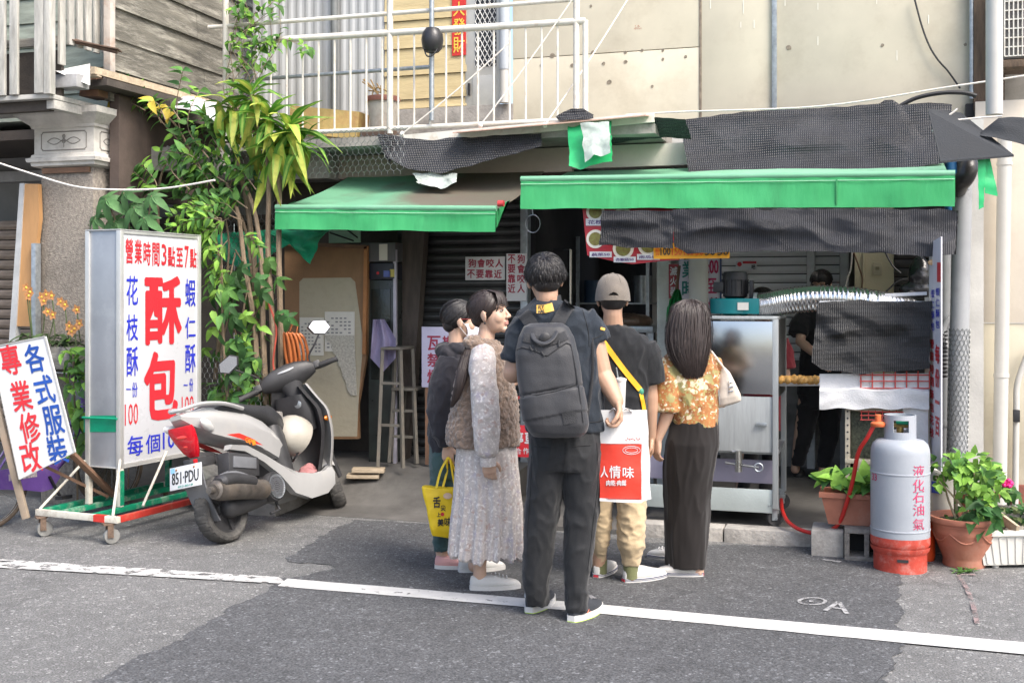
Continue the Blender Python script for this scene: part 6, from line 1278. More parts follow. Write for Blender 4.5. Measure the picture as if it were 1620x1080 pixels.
fr('down_tube', [(.43, 0, .29), (.62, 0, .38), (.78, 0, .62), (.83, 0, .78)], .022); fr('top_tube', [(.38, 0, .5), (.6, 0, .55), (.8, 0, .72)], .018); fr('seat_tube', [(.43, 0, .29), (.3, 0, .75)], .018); fr('seat_post', [(.3, 0, .75), (.27, 0, .86)], .012, M_GALV)
for s in (-1, 1): fr('chain_stay', [(0, s * .05, .31), (.43, s * .03, .29)], .01); fr('seat_stay', [(0, s * .05, .31), (.32, s * .02, .66)], .008); fr('fork', [(1.02, s * .05, .31), (.93, s * .045, .55), (.87, s * .02, .66)], .012)
fr('head_tube', [(.865, 0, .66), (.82, 0, .82)], .024); fr('stem', [(.82, 0, .82), (.785, 0, .96)], .013, M_GALV)
fr('handlebar', [(.62, -.27, .98), (.75, -.22, 1.02), (.8, -.08, 1.0), (.785, 0, .97), (.8, .08, 1.0), (.75, .22, 1.02), (.62, .27, .98)], .012, mat('chrome', (.45, .47, .5)))
for s in (-1, 1): fr('grip', [(.62, s * .27, .98), (.52, s * .29, .96)], .018, M_RUB)
q = MB(); q.loft(secs([(.12, .87, .9, .09), (.2, .86, .91, .1), (.32, .86, .91, .05), (.4, .87, .9, .025)], 2.3)); q.build('saddle', M_SEAT, bk)
q = MB(); q.prism([(x, -.07, z) for x, z in ((-.06, .27), (-.07, .33), (0, .38), (.3, .385), (.43, .4), (.52, .34), (.53, .27), (.46, .2), (.38, .19), (.2, .23))], (0, .03, 0)); cg = q.build('chain_guard', M_PURP, bk)
q = MB(); q.box(.12, .34, -.0725, -.0702, .3, .345); q.build('sticker', mat('guard_sticker', (.3, .4, .6), .5, var=.8, scale=30, col2=(.6, .5, .5)), cg)
q = MB(); q.bar((.43, -.085, .29), (.5, -.09, .14), .02, .012); q.box(.46, .55, -.16, -.09, .12, .145); q.build('pedal', M_BLACKM, bk)
fr('rear_mudguard', [(-.33, 0, .3), (-.22, 0, .54), (0, 0, .65), (.2, 0, .57)], .02, M_PURP, 6); fr('front_mudguard', [(.8, 0, .57), (1.02, 0, .65), (1.2, 0, .58)], .018, M_PURP, 6)
fr('kick_stand', [(.02, .06, .3), (.05, .12, .14), (.02, .2, .03)], .009, M_GALV); 
q = MB(); q.obox((.98, 0, .82), (.14, 0, 0), (0, .16, 0), (0, 0, .1)); bmesh.ops.delete(q.b, geom=[f for f in q.b.faces if f.normal.z > .5 or f.calc_center_median().z > .91], context='FACES_ONLY'); q.build('basket', M_WIRE, bk, smooth=0)
# ================================================================== plants
def leafmat(name, col, edge=None, w=.3):
    m = mat(name, col,   .58, var=.3, scale=14, bump=.1, bscale=60, spec=.3); N, L, b = nodes(m)
    oi = N.new('ShaderNodeObjectInfo'); src = b.inputs['Base Color'].links[0].from_socket
    mr = N.new('ShaderNodeMapRange'); mr.inputs[3].default_value = .6; mr.inputs[4].default_value = 1.5; L(oi.outputs['Random'], mr.inputs[0])
    s = N.new('ShaderNodeVectorMath'); s.operation = 'SCALE'; L(mr.outputs[0], s.inputs['Scale'])
    if edge:
        tc = N.new('ShaderNodeTexCoord'); sx = N.new('ShaderNodeSeparateXYZ'); L(tc.outputs['Object'], sx.inputs[0])
        ab = N.new('ShaderNodeMath'); ab.operation = 'ABSOLUTE'; L(sx.outputs['Y'], ab.inputs[0])
        n = N.new('ShaderNodeTexNoise'); n.inputs['Scale'].default_value = 60; mp = N.new('ShaderNodeMapping'); mp.inputs['Scale'].default_value = (.08, 1, 1); L(tc.outputs['Object'], mp.inputs[0]); L(mp.outputs[0], n.inputs[0])
        ad = N.new('ShaderNodeMath'); ad.operation = 'MULTIPLY_ADD'; ad.inputs[1].default_value = .012; L(n.outputs[0], ad.inputs[0]); L(ab.outputs[0], ad.inputs[2])
        r = N.new('ShaderNodeMapRange'); r.inputs[1].default_value = w; r.inputs[2].default_value = w + .008; L(ad.outputs[0], r.inputs[0])
        mx = N.new('ShaderNodeMix'); mx.data_type = 'RGBA'; L(r.outputs[0], mx.inputs['Factor']); L(src, mx.inputs['A']); mx.inputs['B'].default_value = (*edge, 1); src = mx.outputs['Result']
    L(src, s.inputs[0]); L(s.outputs[0], b.inputs['Base Color'])
    b.inputs['Subsurface Weight'].default_value = 0
    tr = N.new('ShaderNodeBsdfTranslucent'); L(s.outputs[0], tr.inputs[0]); ms = N.new('ShaderNodeMixShader'); ms.inputs[0].default_value = .3
    out = N['Material Output']; L(b.outputs[0], ms.inputs[1]); L(tr.outputs[0], ms.inputs[2]); L(ms.outputs[0], out.inputs[0])
    return m
ML_G = leafmat('leaf_green', (.085, .2, .045)); ML_D = leafmat('leaf_deep', (.045, .125, .035)); ML_B = leafmat('leaf_bright', (.2, .38, .06)); ML_Y = leafmat('leaf_yellow', (.55, .43, .07))
ML_V = leafmat('leaf_variegated', (.27, .42, .08), (.085, .23, .03), .013); ML_VY = leafmat('leaf_yellowing', (.42, .46, .08), (.22, .36, .05), .022); ML_O = leafmat('leaf_olive', (.1, .13, .05))
M_BARK = mat('bark', (.22, .165, .11), .9, var=.35, scale=9, bump=.8, bscale=50, stretch=(3, 3, 1)); M_TWIG = mat('twig', (.2, .15, .1), .85, var=.3, scale=9)
M_DRYST = mat('pale_stem', (.35, .28, .18), .8, var=.3, scale=9)
def leaf(L_, w, droop=.3, fold=.25, n=5, tipw=.6, wav=0.0):
    q = MB(); mid = []; lf = []; rt = []
    for i in range(n + 1):
        t = i / n; ww = w / 2 * (sin(pi * min(1, t ** tipw)) ** .8 if 0 < i < n else .02); a = droop * t * t * L_
        x = L_ * t * (1 - .25 * droop * t); z = -a
        mid.append(q.v((x, 0, z))); lf.append(q.v((x, ww, z + ww * fold + wav * sin(t * 14)))); rt.append(q.v((x, -ww, z + ww * fold + wav * cos(t * 13))))
    for i in range(n):
        q.f((mid[i], mid[i + 1], lf[i + 1], lf[i])); q.f((rt[i], rt[i + 1], mid[i + 1], mid[i]))
    return q
def leaf_me(m, *a, **k): return leaf(*a, **k).mesh('leaf', m, 80, fix=False)
def lmat(pos, d, up=(0, 0, 1), s=1.0, roll=0):
    d = V(d).normalized(); up = V(up); y = up.cross(d)
    if y.length < .05: y = V((0, 1, 0)).cross(d)
    y.normalize(); z = d.cross(y); R = MX((d, y, z)).transposed()
    return MX.Translation(V(pos)) @ R.to_4x4() @ MX.Rotation(roll, 4, 'X') @ MX.Scale(s, 4)
def grow(t, items, limit=300):
    """items: (mesh, matrix); the first ones become leaves of their own, the rest one mass"""
    for me, m in items[:limit]: inst('leaf', me, t, m)
    if len(items) > limit:
        q = MB(); mats = []
        for me, m in items[limit:]:
            mm = me.materials[0]
            if mm not in mats: mats.append(mm)
            q.mi = mats.index(mm); vs = [q.v(m @ v.co) for v in me.vertices]
            for p in me.polygons: q.f([vs[i] for i in p.vertices])
        q.build('foliage', mats, t, kind='stuff', smooth=80, fix=False)
def stem(t, pts, r, m=M_TWIG, n=5, name='stem'):
    p = spline(pts, n); rr = [lerp(r[0], r[1], i / (len(p) - 1)) for i in range(len(p))] if isinstance(r, tuple) else r
    return MB().tube(p, rr, 7).build(name, m, t)
rnd = random.Random(3)
def rv(a=1.0): return V((rnd.uniform(-a, a), rnd.uniform(-a, a), rnd.uniform(-a, a)))
pa, pb = X(322, -.2), X(440, -.2); t = thing('plant_bed', 'old grey concrete plant bed behind the scooter and the rolling sign', 'planter', ((pa + pb) / 2, .05, 0)); zp = Zc(380, 650, -.2)
for x0, x1, y0, y1 in ((pa, pb, -.24, -.18), (pa, pb, .36, .42), (pa, pa + .06, -.179, .359), (pb - .06, pb, -.179, .359)): MB().box(x0, x1, y0, y1, 0, zp, .008).build('wall', M_CONC, t)
MB().box(pa + .061, pb - .061, -.179, .359, zp - .12, zp - .04).build('soil', M_SOIL, t)
# --- dracaena: two thin stems, rosettes of long striped leaves
t = thing('dracaena', 'tall dracaena with long yellow striped leaves over two thin stems', 'plant', W(430, 600, .0))
for px0_, px1_, pyt in ((432, 424, 230), (445, 441, 265)):
    stem(t, [W(px0_, 640, .05), W(px0_ - 1, 520, .05), W(px1_, 400, .05), W(px1_ + 1, 300, .05), W(px1_ - 2, pyt, .05)], (.024, .016), M_BARK, 8, 'trunk')
for pts in ([(424, 250), (415, 215), (400, 185), (398, 150)], [(436, 260), (445, 235), (452, 205)], [(415, 215), (385, 200), (372, 170)]): stem(t, [W(x, y, .05) for x, y in pts], (.016, .011), M_BARK, 5, 'branch')
ms = [leaf_me(ML_V, .34, .09, .45, .25, 8, .7, .006), leaf_me(ML_V, .38, .088, .7, .22, 8, .65, .006), leaf_me(ML_VY, .38, .092, 1.0, .25, 8, .7, .008), leaf_me(ML_V, .3, .078, .45, .3, 8, .75, .006)]
it = []
for (px, py, n, s) in ((398, 150, 20, .78), (370, 172, 18, .8), (455, 205, 28, .92), (425, 185, 18, .85), (440, 235, 18, .95), (480, 225, 10, .8)):
    c = W(px, py, .02)
    for k in range(n):
        a = k * 2.4 + rnd.uniform(-.3, .3); el = lerp(1.05, -.75, k / n) + rnd.uniform(-.15, .15)
        d = V((cos(a) * cos(el), sin(a) * cos(el) * .8, sin(el))); it.append((ms[(k + (2 if el < -.3 and k % 2 else 0)) % 4] if el > -.4 or k % 3 else ms[2], lmat(c + V((0, 0, -.05 * k / n)) + d * .02, d, (0, 0, 1) if el > -.6 else (d.x, d.y, .3), s * rnd.uniform(.8, 1.15), rnd.uniform(-.4, .4))))
for px, py in ((345, 200), (350, 215), (425, 255), (448, 268), (467, 262), (410, 250), (396, 245)):
    c = W(px, py - 40, -.08); it.append((ms[2], lmat(c, (rnd.uniform(-.25, .25), -.25, -1), (0, -1, .2), rnd.uniform(.8, 1.0), rnd.uniform(-.5, .5))))
grow(t, it)
# --- glossy shrub climbing between pillar and dracaena
def scatter(blobs, meshes, y, dep=.25, upb=.2, down=.35, s=(.75, 1.2)):
    out = []
    for px, py, rx, ry, n in blobs:
        for k in range(n):
            r = sqrt(rnd.random()); a = rnd.uniform(0, 2 * pi); dy = rnd.uniform(-dep, dep)
            p = W(px + rx * r * cos(a), py + ry * r * sin(a), y + dy); c = W(px, py, y)
            d = (p - c) * 1.2 + rv(.5) + V((0, -.25, -down * rnd.random())); out.append((meshes[rnd.randrange(len(meshes))], lmat(p, d, V((0, -.6, 1)) + rv(.35), rnd.uniform(*s), rnd.uniform(-.6, .6))))
    return out
def sprigs(t, twigs, meshes, y, n=9, s=(.8, 1.2), r=.005, m=M_TWIG, spread=.9):
    """twigs given in picture points; leaves sit along them in pairs"""
    out = []
    for tw in twigs:
        p = spline([W(x, q, y + rnd.uniform(-.08, .08)) for x, q in tw], 6); MB().tube(p, [lerp(r, r * .5, i / (len(p) - 1)) for i in range(len(p))], 5).build('twig', m, t)
        for k in range(n):
            f = lerp(.25, 1, k / max(1, n - 1)); i = min(len(p) - 2, int(f * (len(p) - 1))); pos = p[i].lerp(p[i + 1], rnd.random()); d = (p[i + 1] - p[i]).normalized()
            side = d.cross(V((0, -1, .2))).normalized() * (1 if k % 2 else -1); dd = d * .6 + side * spread + V((0, -.35, -.25)) + rv(.3)
            out.append((meshes[rnd.randrange(len(meshes))], lmat(pos, dd, V((0, -.7, 1)) + rv(.3), rnd.uniform(*s), rnd.uniform(-.5, .5))))
    return out
g1 = [leaf_me(ML_G, .105, .046, .5, .3), leaf_me(ML_G, .12, .052, .35, .3), leaf_me(ML_D, .1, .046, .6, .3), leaf_me(ML_B, .095, .043, .4, .25)]
yl = [leaf_me(ML_Y, .12, .055, .5, .25)]
t = thing('climbing_shrub', 'tall glossy green shrub with some yellow leaves between pillar and dracaena', 'shrub', W(330, 600, .1))
for pts, r in (([(398, 650), (405, 470), (392, 330), (370, 240), (352, 180)], (.028, .01)), ([(340, 600), (350, 450), (330, 330), (300, 240), (270, 190), (215, 158)], (.016, .006)), ([(408, 520), (398, 420), (384, 350), (350, 300)], (.02, .008)), ([(345, 560), (362, 400), (356, 330), (372, 270)], (.01, .005)), ([(256, 640), (250, 330), (262, 260)], (.018, .006))): stem(t, [W(x, q, .1) for x, q in pts], r, M_BARK, 7, 'branch')
tw = [[(300, 240), (262, 200), (225, 150), (195, 130)], [(255, 195), (235, 160), (205, 152)], [(300, 240), (285, 205), (280, 160), (290, 110)], [(320, 270), (300, 245), (250, 240)], [(340, 300), (310, 260), (285, 255)], [(330, 250), (300, 210), (300, 175), (318, 140)], [(350, 240), (330, 205), (325, 180)], [(250, 330), (235, 295), (212, 272)], [(255, 320), (245, 285), (225, 262)], [(360, 290), (330, 275), (300, 280)], [(372, 270), (350, 250), (318, 235)], [(392, 330), (360, 310), (320, 305)], [(384, 350), (340, 330), (300, 315)], [(300, 300), (275, 275), (262, 250)], [(405, 300), (385, 275), (360, 262)], [(330, 330), (300, 290), (275, 300)]]
it = sprigs(t, tw, g1, -.02, 15, (.8, 1.25)) + sprigs(t, [[(230, 175), (200, 160), (178, 158)], [(262, 190), (250, 165), (236, 160)], [(285, 190), (270, 170), (262, 172)]], yl + g1[3:], -.1, 6, (.9, 1.2))
it += scatter([(330, 225, 62, 55, 95), (345, 290, 62, 42, 80), (300, 320, 60, 30, 30)], g1, .1, .18)
grow(t, it)
# --- palmate leaves in front of the pillar
def palmate(t, c, nrm, r, me, n=7):
    nrm = V(nrm).normalized(); u = nrm.cross(V((0, 0, 1))).normalized(); v = u.cross(nrm); out = []
    for k in range(n):
        a = 2 * pi * k / n + rnd.uniform(-.12, .12); d = u * cos(a) - v * sin(a) - nrm * .25; out.append((me, lmat(c, d, nrm, r * rnd.uniform(.85, 1.1) * (1.15 if sin(a) > 0 else .9), rnd.uniform(-.2, .2))))
    return out
t = thing('umbrella_plant', 'plant with hand shaped leaves in front of the concrete pillar', 'plant', W(200, 420, -.5))
mp_ = leaf_me(leafmat('leaf_sage', (.075, .17, .06)), .19, .062, .35, .2, 6, .75)
it = []
for px, py, s in ((167, 315, 1.0), (212, 328, 1.0), (196, 305, .8), (180, 350, .85), (228, 345, .8), (240, 310, .75), (150, 345, .7)):
    c = W(px, py, -.45 + rnd.uniform(-.06, .08)); it += palmate(t, c, (rnd.uniform(-.3, .3), -1, .55), s, mp_); stem(t, [c, lerp(c, W(200, 420, -.4), .4) + V((0, .05, -.02)), W(200, 440, -.35), W(203, 600, -.33), V((W(203, 600, -.33).x, -.33, 0))], .005, M_TWIG)
grow(t, it)
# --- bright compound leaves and darker hand-shaped foliage lower down
t = thing('feather_shrub', 'shrub with bright yellow green feathered leaves above the rolling sign', 'shrub', W(330, 480, -.1))
mb_ = [leaf_me(ML_B, .085, .034, .3, .2, 4), leaf_me(ML_B, .095, .036, .5, .2, 4), leaf_me(ML_G, .09, .036, .4, .2, 4)]
it = []
for px, py, ex, ey in ((345, 335, 265, 345), (350, 345, 270, 362), (355, 330, 290, 330), (362, 345, 330, 378), (350, 360, 300, 382), (340, 380, 322, 410), (360, 380, 335, 425), (330, 350, 285, 372), (375, 340, 345, 320), (345, 345, 310, 335), (350, 400, 330, 450), (365, 420, 340, 470), (340, 365, 330, 395), (380, 372, 410, 392), (352, 350, 300, 350), (352, 362, 318, 370)):
    it += sprigs(t, [[(px, py), ((px + ex) / 2, (py + ey) / 2 - 6), (ex, ey)]], mb_, -.2, 14, (.8, 1.15), .003)
stem(t, [W(360, 640, -.1), W(352, 500, -.1), W(350, 345, -.15)], (.014, .006), M_BARK); grow(t, it)
t = thing('trellis_shrub', 'dense dark green shrub of hand shaped leaves behind the scooter handlebar', 'shrub', W(380, 650, -.05))
mt = [leaf_me(ML_G, .125, .05, .4, .25), leaf_me(ML_D, .13, .052, .4, .25), leaf_me(ML_B, .1, .045, .4, .25)]
it = []
for k in range(46):
    px = rnd.gauss(375, 26); py = rnd.uniform(400, 640); c = W(px, py, rnd.uniform(-.25, .1)); it += palmate(t, c, (rnd.uniform(-.4, .4), -1, rnd.uniform(.2, .9)), rnd.uniform(.75, 1.1), mt[rnd.randrange(2) if k % 5 else 2], 5)
it += scatter([(345, 470, 20, 60, 20), (370, 610, 42, 26, 50), (395, 545, 28, 40, 26)], mt, -.1, .15)
for pts in ([(372, 660), (380, 560), (360, 480), (372, 400)], [(400, 660), (392, 600), (382, 520), (395, 440)], [(355, 650), (350, 560), (362, 500)]): stem(t, [W(x, q, -.02) for x, q in pts], (.011, .006), M_BARK, 7, 'branch')
grow(t, it)
for px, dx, lab in ((405, -6, 'bare brown tree stem nearest the green tarpaulin'), (418, 8, 'thinner bare stem bending beside the hose coil')):
    t = thing('tree_stem', lab, 'tree'  , W(px, 640, .0)); stem(t, [W(px + 3, 640, .0), W(px - 2, 520, .02), W(px + dx - 12, 420, .0), W(px + dx - 22, 340, .02), W(px + dx - 40, 290, .05)], (.024, .014), M_BARK, 8, 'trunk')
    for (a, c) in (((400, 440), (372, 395)), ((402, 500), (420, 470))): stem(t, [W(a[0], a[1], .0), W(c[0], c[1], -.05)], .006, M_TWIG, 3, 'twig')
# --- vine on the railing
t = thing('railing_vine', 'thin vine with sparse leaves climbing the left end of the balcony railing', 'vine', W(395, 180, .7))
mv = [leaf_me(ML_B, .075, .035, .5, .3, 4), leaf_me(ML_G, .085, .04, .5, .3, 4)]
tw = [[(365 + rnd.uniform(-8, 8), 190), (375 + rnd.uniform(-20, 40), 130), (385 + rnd.uniform(-25, 60), 70), (390 + rnd.uniform(-30, 70), rnd.uniform(-20, 30))] for k in range(11)] + [[(380, 60), (420, 70), (450, 62), (485, 78)], [(385, 30), (425, 10), (440, -10)]]
it = sprigs(t, tw, mv, .68, 11, (.8, 1.3), .004); it += scatter([(395, 62, 35, 25, 45), (425, 90, 22, 24, 18), (380, 10, 22, 18, 20), (482, 78, 8, 10, 8)], mv, .68, .06); grow(t, it)
# --- orchids and foliage at the pillar foot
t = thing('orchid_plant', 'orchids with orange pink flowers and drooping leaves at the pillar foot', 'orchid', W(80, 560, -.45))
mo_ = leaf_me(leafmat('leaf_orchid', (.075, .12, .05)), .19, .05, .9, .35, 6, .5)
it = []
for k in range(34):
    a = rnd.uniform(0, 2 * pi); c = W(rnd.choice((45, 60, 80, 95, 112)) + rnd.uniform(-6, 6), 540 + rnd.uniform(-8, 8), -.44 + rnd.uniform(-.06, .06)); it.append((mo_, lmat(c, (cos(a), sin(a) * .7 - .2, .55), (0, 0, 1), rnd.uniform(.7, 1.15))))
grow(t, it)
MPET = mat('orchid_petal', (.55, .17, .06), .6, var=.35, scale=30, col2=(.62, .34, .12)); pet = leaf(.042, .032, .1, .1, 3).mesh('petal', MPET, 80, fix=False); PIST = mat('orchid_heart', (.65, .42, .05), .6)
for k, (px, py) in enumerate(((42, 455), (48, 462), (67, 470), (74, 466), (82, 468), (97, 477), (103, 482), (76, 493), (84, 498), (110, 516), (118, 520), (126, 512), (122, 490), (70, 476), (46, 468), (114, 524))):
    c = W(px, py, -.5); fl = MB(); fl.ball(c, .012, 6, 5); f_ = fl.build('flower', PIST, t)
    for j in range(5):
        a = j * 2 * pi / 5 + k; o = inst('petal', pet, f_, lmat(c, (cos(a), -.3, sin(a)), (0, -1, 0), rnd.uniform(.9, 1.15)))
    if k % 2 == 0: stem(t, [c, W(px + 3, py + 35, -.48), W(px + rnd.uniform(-6, 10), 540, -.44)], .004, mat('green_stem', (.1, .14, .05), .7), 4)
q = MB(); q.box(X(20, -.44), X(132, -.44), -.52, -.31, Zc(80, 548, -.44) - .16, Zc(80, 548, -.44), .01); q.build('planter_box', M_WOODG, t)
t = thing('sign_side_bush', 'small light green bush between the leaning signboard and the rolling sign', 'bush', W(118, 650, -.7))
it = scatter([(120, 620, 16, 70, 60), (112, 560, 16, 24, 16), (125, 690, 12, 30, 22)], [mt[2], mb_[0], mt[0]], -.65, .1); stem(t, [V((W(122, 760, -.6).x, -.6, 0)), W(122, 760, -.6), W(118, 650, -.65), W(116, 560, -.65)], .008); grow(t, it)
# --- pots on the right
t = thing('pothos', 'pothos with broad shiny leaves growing in the terracotta trough', 'plant', cT + V((0, 0, .18)))
mpo = [leaf_me(ML_G, .14, .095, .4, .25, 6, .5), leaf_me(ML_B, .15, .1, .3, .3, 6, .5), leaf_me(ML_D, .13, .085, .5, .25, 6, .5)]
it = []
for k in range(60):
    x = rnd.uniform(-.19, .2); c = cT + V((x, rnd.uniform(-.08, .06), .2 + rnd.uniform(0, .1))); a = rnd.uniform(-pi, 0); it.append((mpo[k % 3], lmat(c, (cos(a) + x * 2, sin(a), rnd.uniform(-.3, .9)), V((0, -.5, 1)) + rv(.3), rnd.uniform(.55, .95), rnd.uniform(-.4, .4))))
for px, py in ((1372, 748), (1330, 757), (1357, 762)): c = W(px, py + 18, -.3); it.append((mpo[1], lmat(c, (rnd.uniform(-.3, .3), -.2, 1), (0, -1, .3), 1.05))); stem(t, [c, cT + V((.03, 0, .17))], .005, mat('green_stem', (.1, .14, .05)), 3)
grow(t, it)
t = thing('potted_shrub', 'bushy shrub with pale bare stems growing in the round terracotta pot', 'shrub', POT + V((0, 0, .26)))
ms_ = [leaf_me(ML_B, .066, .046, .3, .2, 4, .55), leaf_me(ML_G, .07, .048, .4, .2, 4, .55), leaf_me(ML_B, .055, .04, .3, .2, 4, .55)]
ts = []
for px, py in ((1490, 735), (1510, 728), (1525, 722), (1540, 740), (1560, 745), (1480, 755), (1535, 760), (1575, 765), (1550, 775)):
    q_ = W(px, py, POT.y + rnd.uniform(-.05, .05)); b0 = POT + V((rnd.uniform(-.07, .07), rnd.uniform(-.05, .05), .26)); stem(t, [b0, lerp(b0, q_, .5) + rv(.025), q_], (.008, .004), M_DRYST, 5)
it = scatter([(1512, 738, 24, 22, 55), (1538, 745, 34, 26, 75), (1570, 760, 22, 28, 45), (1482, 748, 12, 20, 18), (1545, 790, 30, 22, 40)], ms_, POT.y - .02, .1)
it += scatter([(1557, 815, 26, 18, 40)], [ms_[1], mt[1]], POT.y - .12, .06); it += [(ms_[1], lmat(POT + V((rnd.uniform(-.14, .14), rnd.uniform(-.14, .0), .275)), rv(1) + V((0, 0, .3)), (0, 0, 1), .5)) for k in range(50)]; grow(t, it)
t = thing('flowering_plant', 'plant with large glossy leaves and one magenta flower behind the round pot', 'plant', (X(1545, .1), .1, .34))
it = scatter([(1560, 765, 32, 28, 60), (1595, 780, 12, 14, 9)], mpo, .05, .1, s=(.45, .75))
for px, py in ((1593, 764), (1578, 775), (1555, 760)): stem(t, [W(1548, 815, .05), W((px + 1548) / 2, py + 20, .05), W(px, py, .0)], .004, mat('green_stem', (.1, .14, .05)))
grow(t, it); q = MB(); c = W(1594, 765, -.02)
for k in range(14): q.ball(c + rv(.022), (.016, .016, .014), 7, 5)
q.build('flower', mat('magenta_petal', (.6, .01, .16), .6), t, kind='stuff')
t = thing('trough_weeds', 'mat of small dark green weeds in the grey trough', 'plant', (X(1630, -.02), -.02, .28)); it = scatter([(1612, 812, 26, 16, 150)], [leaf_me(ML_D, .04, .028, .3, .2, 3), leaf_me(ML_O, .045, .03, .3, .2, 3)], -.06, .12); grow(t, it)
t = thing('seedling', 'small seedling sprouting from the dry soil of the white trough', 'plant', W(1598, 862, -.7)); c = W(1597, 868, G(1605, 885).y)
it = [(ms_[1], lmat(c + V((0, 0, .02)), (cos(k), sin(k), .8), (0, 0, 1), .6)) for k in range(7)] + [(ms_[1], lmat(W(1575 + k * 1.5, 868, G(1605, 885).y - .05), (cos(k), sin(k), .5), (0, 0, 1), .45)) for k in range(12)]; grow(t, it)
t = thing('grass_tuft', 'little tuft of grass growing at the foot of the round pot', 'grass', G(1530, 905)); it = [(leaf_me(ML_G, .06, .02, .4, .2, 3), lmat(G(1515 + k * 1.6, 903 + rnd.uniform(-3, 3), .006), (rnd.uniform(-1, 1), rnd.uniform(-1, 1), .35), (0, 0, 1), .8)) for k in range(1)]
gm = leaf_me(ML_G, .06, .02, .4, .2, 3); it = [(gm, lmat(G(1512 + k * .9, 903 + rnd.uniform(-3, 3), .006), (rnd.uniform(-1, 1), rnd.uniform(-1, 1), .35), (0, 0, 1), .8)) for k in range(34)]; grow(t, it)
# hose coil on the stems
t = thing('hose_coil', 'coil of orange garden hose hanging on the tree stems', 'hose', W(460, 560, .0))
c = W(461, 556, -.02)
for k in range(5):
    p = [c + V((-.03 + k * .014 + (.02 + .005 * k) * cos(a * .3142), .03 * k - .04 * sin(a * .3142), (.14 - .004 * k) * sin(a * .3142) + .01 * nz((k, a * .3, 0), 2))) for a in range(21)]; MB().tube(p, .011, 10).build('loop', mat('orange_hose', (.4, .12, .035), .45, var=.15), t)
MB().tube(spline([c + V((.0, -.02, .15)), c + V((.03, -.02, .22)), c + V((.06, -.02, .2)), c + V((.05, -.02, .13))], 5), .004, 6).build('tie', mat('orange_hose', (.4, .12, .035)), t)
MB().tube(spline([W(425, 480, .0), W(437, 520, -.02), W(432, 575, -.02), W(440, 600, -.02)], 6), .007, 6).build('red_cord', mat('red_cord', (.45, .08, .05), .6), None, 'red cord tied along the tree stem beside the hose coil', 'cord')
# ================================================================== people
from mathutils.bvhtree import BVHTree
def skinmat(name, col):
    m = mat(name, col, .5, var=.07, scale=9, bump=.06, bscale=160); N, L, b = nodes(m)
    b.inputs['Subsurface Weight'].default_value = .12; b.inputs['Subsurface Radius'].default_value = (.012, .005, .003); return m
SKIN = skinmat('skin', (.43, .265, .18)); SKINF = skinmat('skin_fair', (.5, .325, .235)); LIP = mat('lips', (.46, .22, .18), .4, var=.05, bump=0)
EYEW = mat('eye_white', (.7, .68, .66), .25, var=.02, bump=0); EYED = mat('eye_dark', (.02, .013, .01), .15, var=.02, bump=0)
def hairmat(name, col):
    m = mat(name, col, .46, var=.5, scale=60, bump=0, spec=.45, stretch=(3, 3, .3)); return m
HAIRB = hairmat('hair_black', (.016, .014, .014)); HAIRD = hairmat('hair_dark_brown', (.028, .019, .017))
def sub(mb, fn, m):
    n0 = len(mb.b.verts); fn(mb); mb.b.verts.ensure_lookup_table()
    bmesh.ops.transform(mb.b, matrix=m, verts=[mb.b.verts[i] for i in range(n0, len(mb.b.verts))])
def head_geo(b):
    b.ball((-.012, 0, .032), (.097, .077, .083), 28, 18); b.ball((.03, 0, -.025), (.06, .063, .085), 24, 16); b.ball((.03, 0, -.066), (.052, .052, .044), 20, 12)
    b.ball((.068, 0, -.098), (.021, .023, .017), 12, 8)
    for s in (-1, 1):
        b.ball((.054, s * .036, -.032), (.03, .026, .034), 14, 10); b.ball((.076, s * .026, .024), (.014, .028, .010), 12, 8)
        b.ball((-.006, s * .079, -.01), (.02, .008, .033), 14, 10, Euler((0, -.2, s * .35)).to_matrix()); b.ball((-.004, s * .077, -.032), (.012, .008, .013), 10, 8)
        b.ball((.097, s * .0125, -.037), (.010, .008, .008), 10, 8)
    b.limb([(.084, 0, .012), (.098, 0, -.015), (.107, 0, -.033)], [.008, .0085, .0115], 10)
    b.ball((.0845, 0, -.0585), (.013, .023, .007), 12, 8); b.ball((.083, 0, -.0705), (.013, .020, .008), 12, 8)
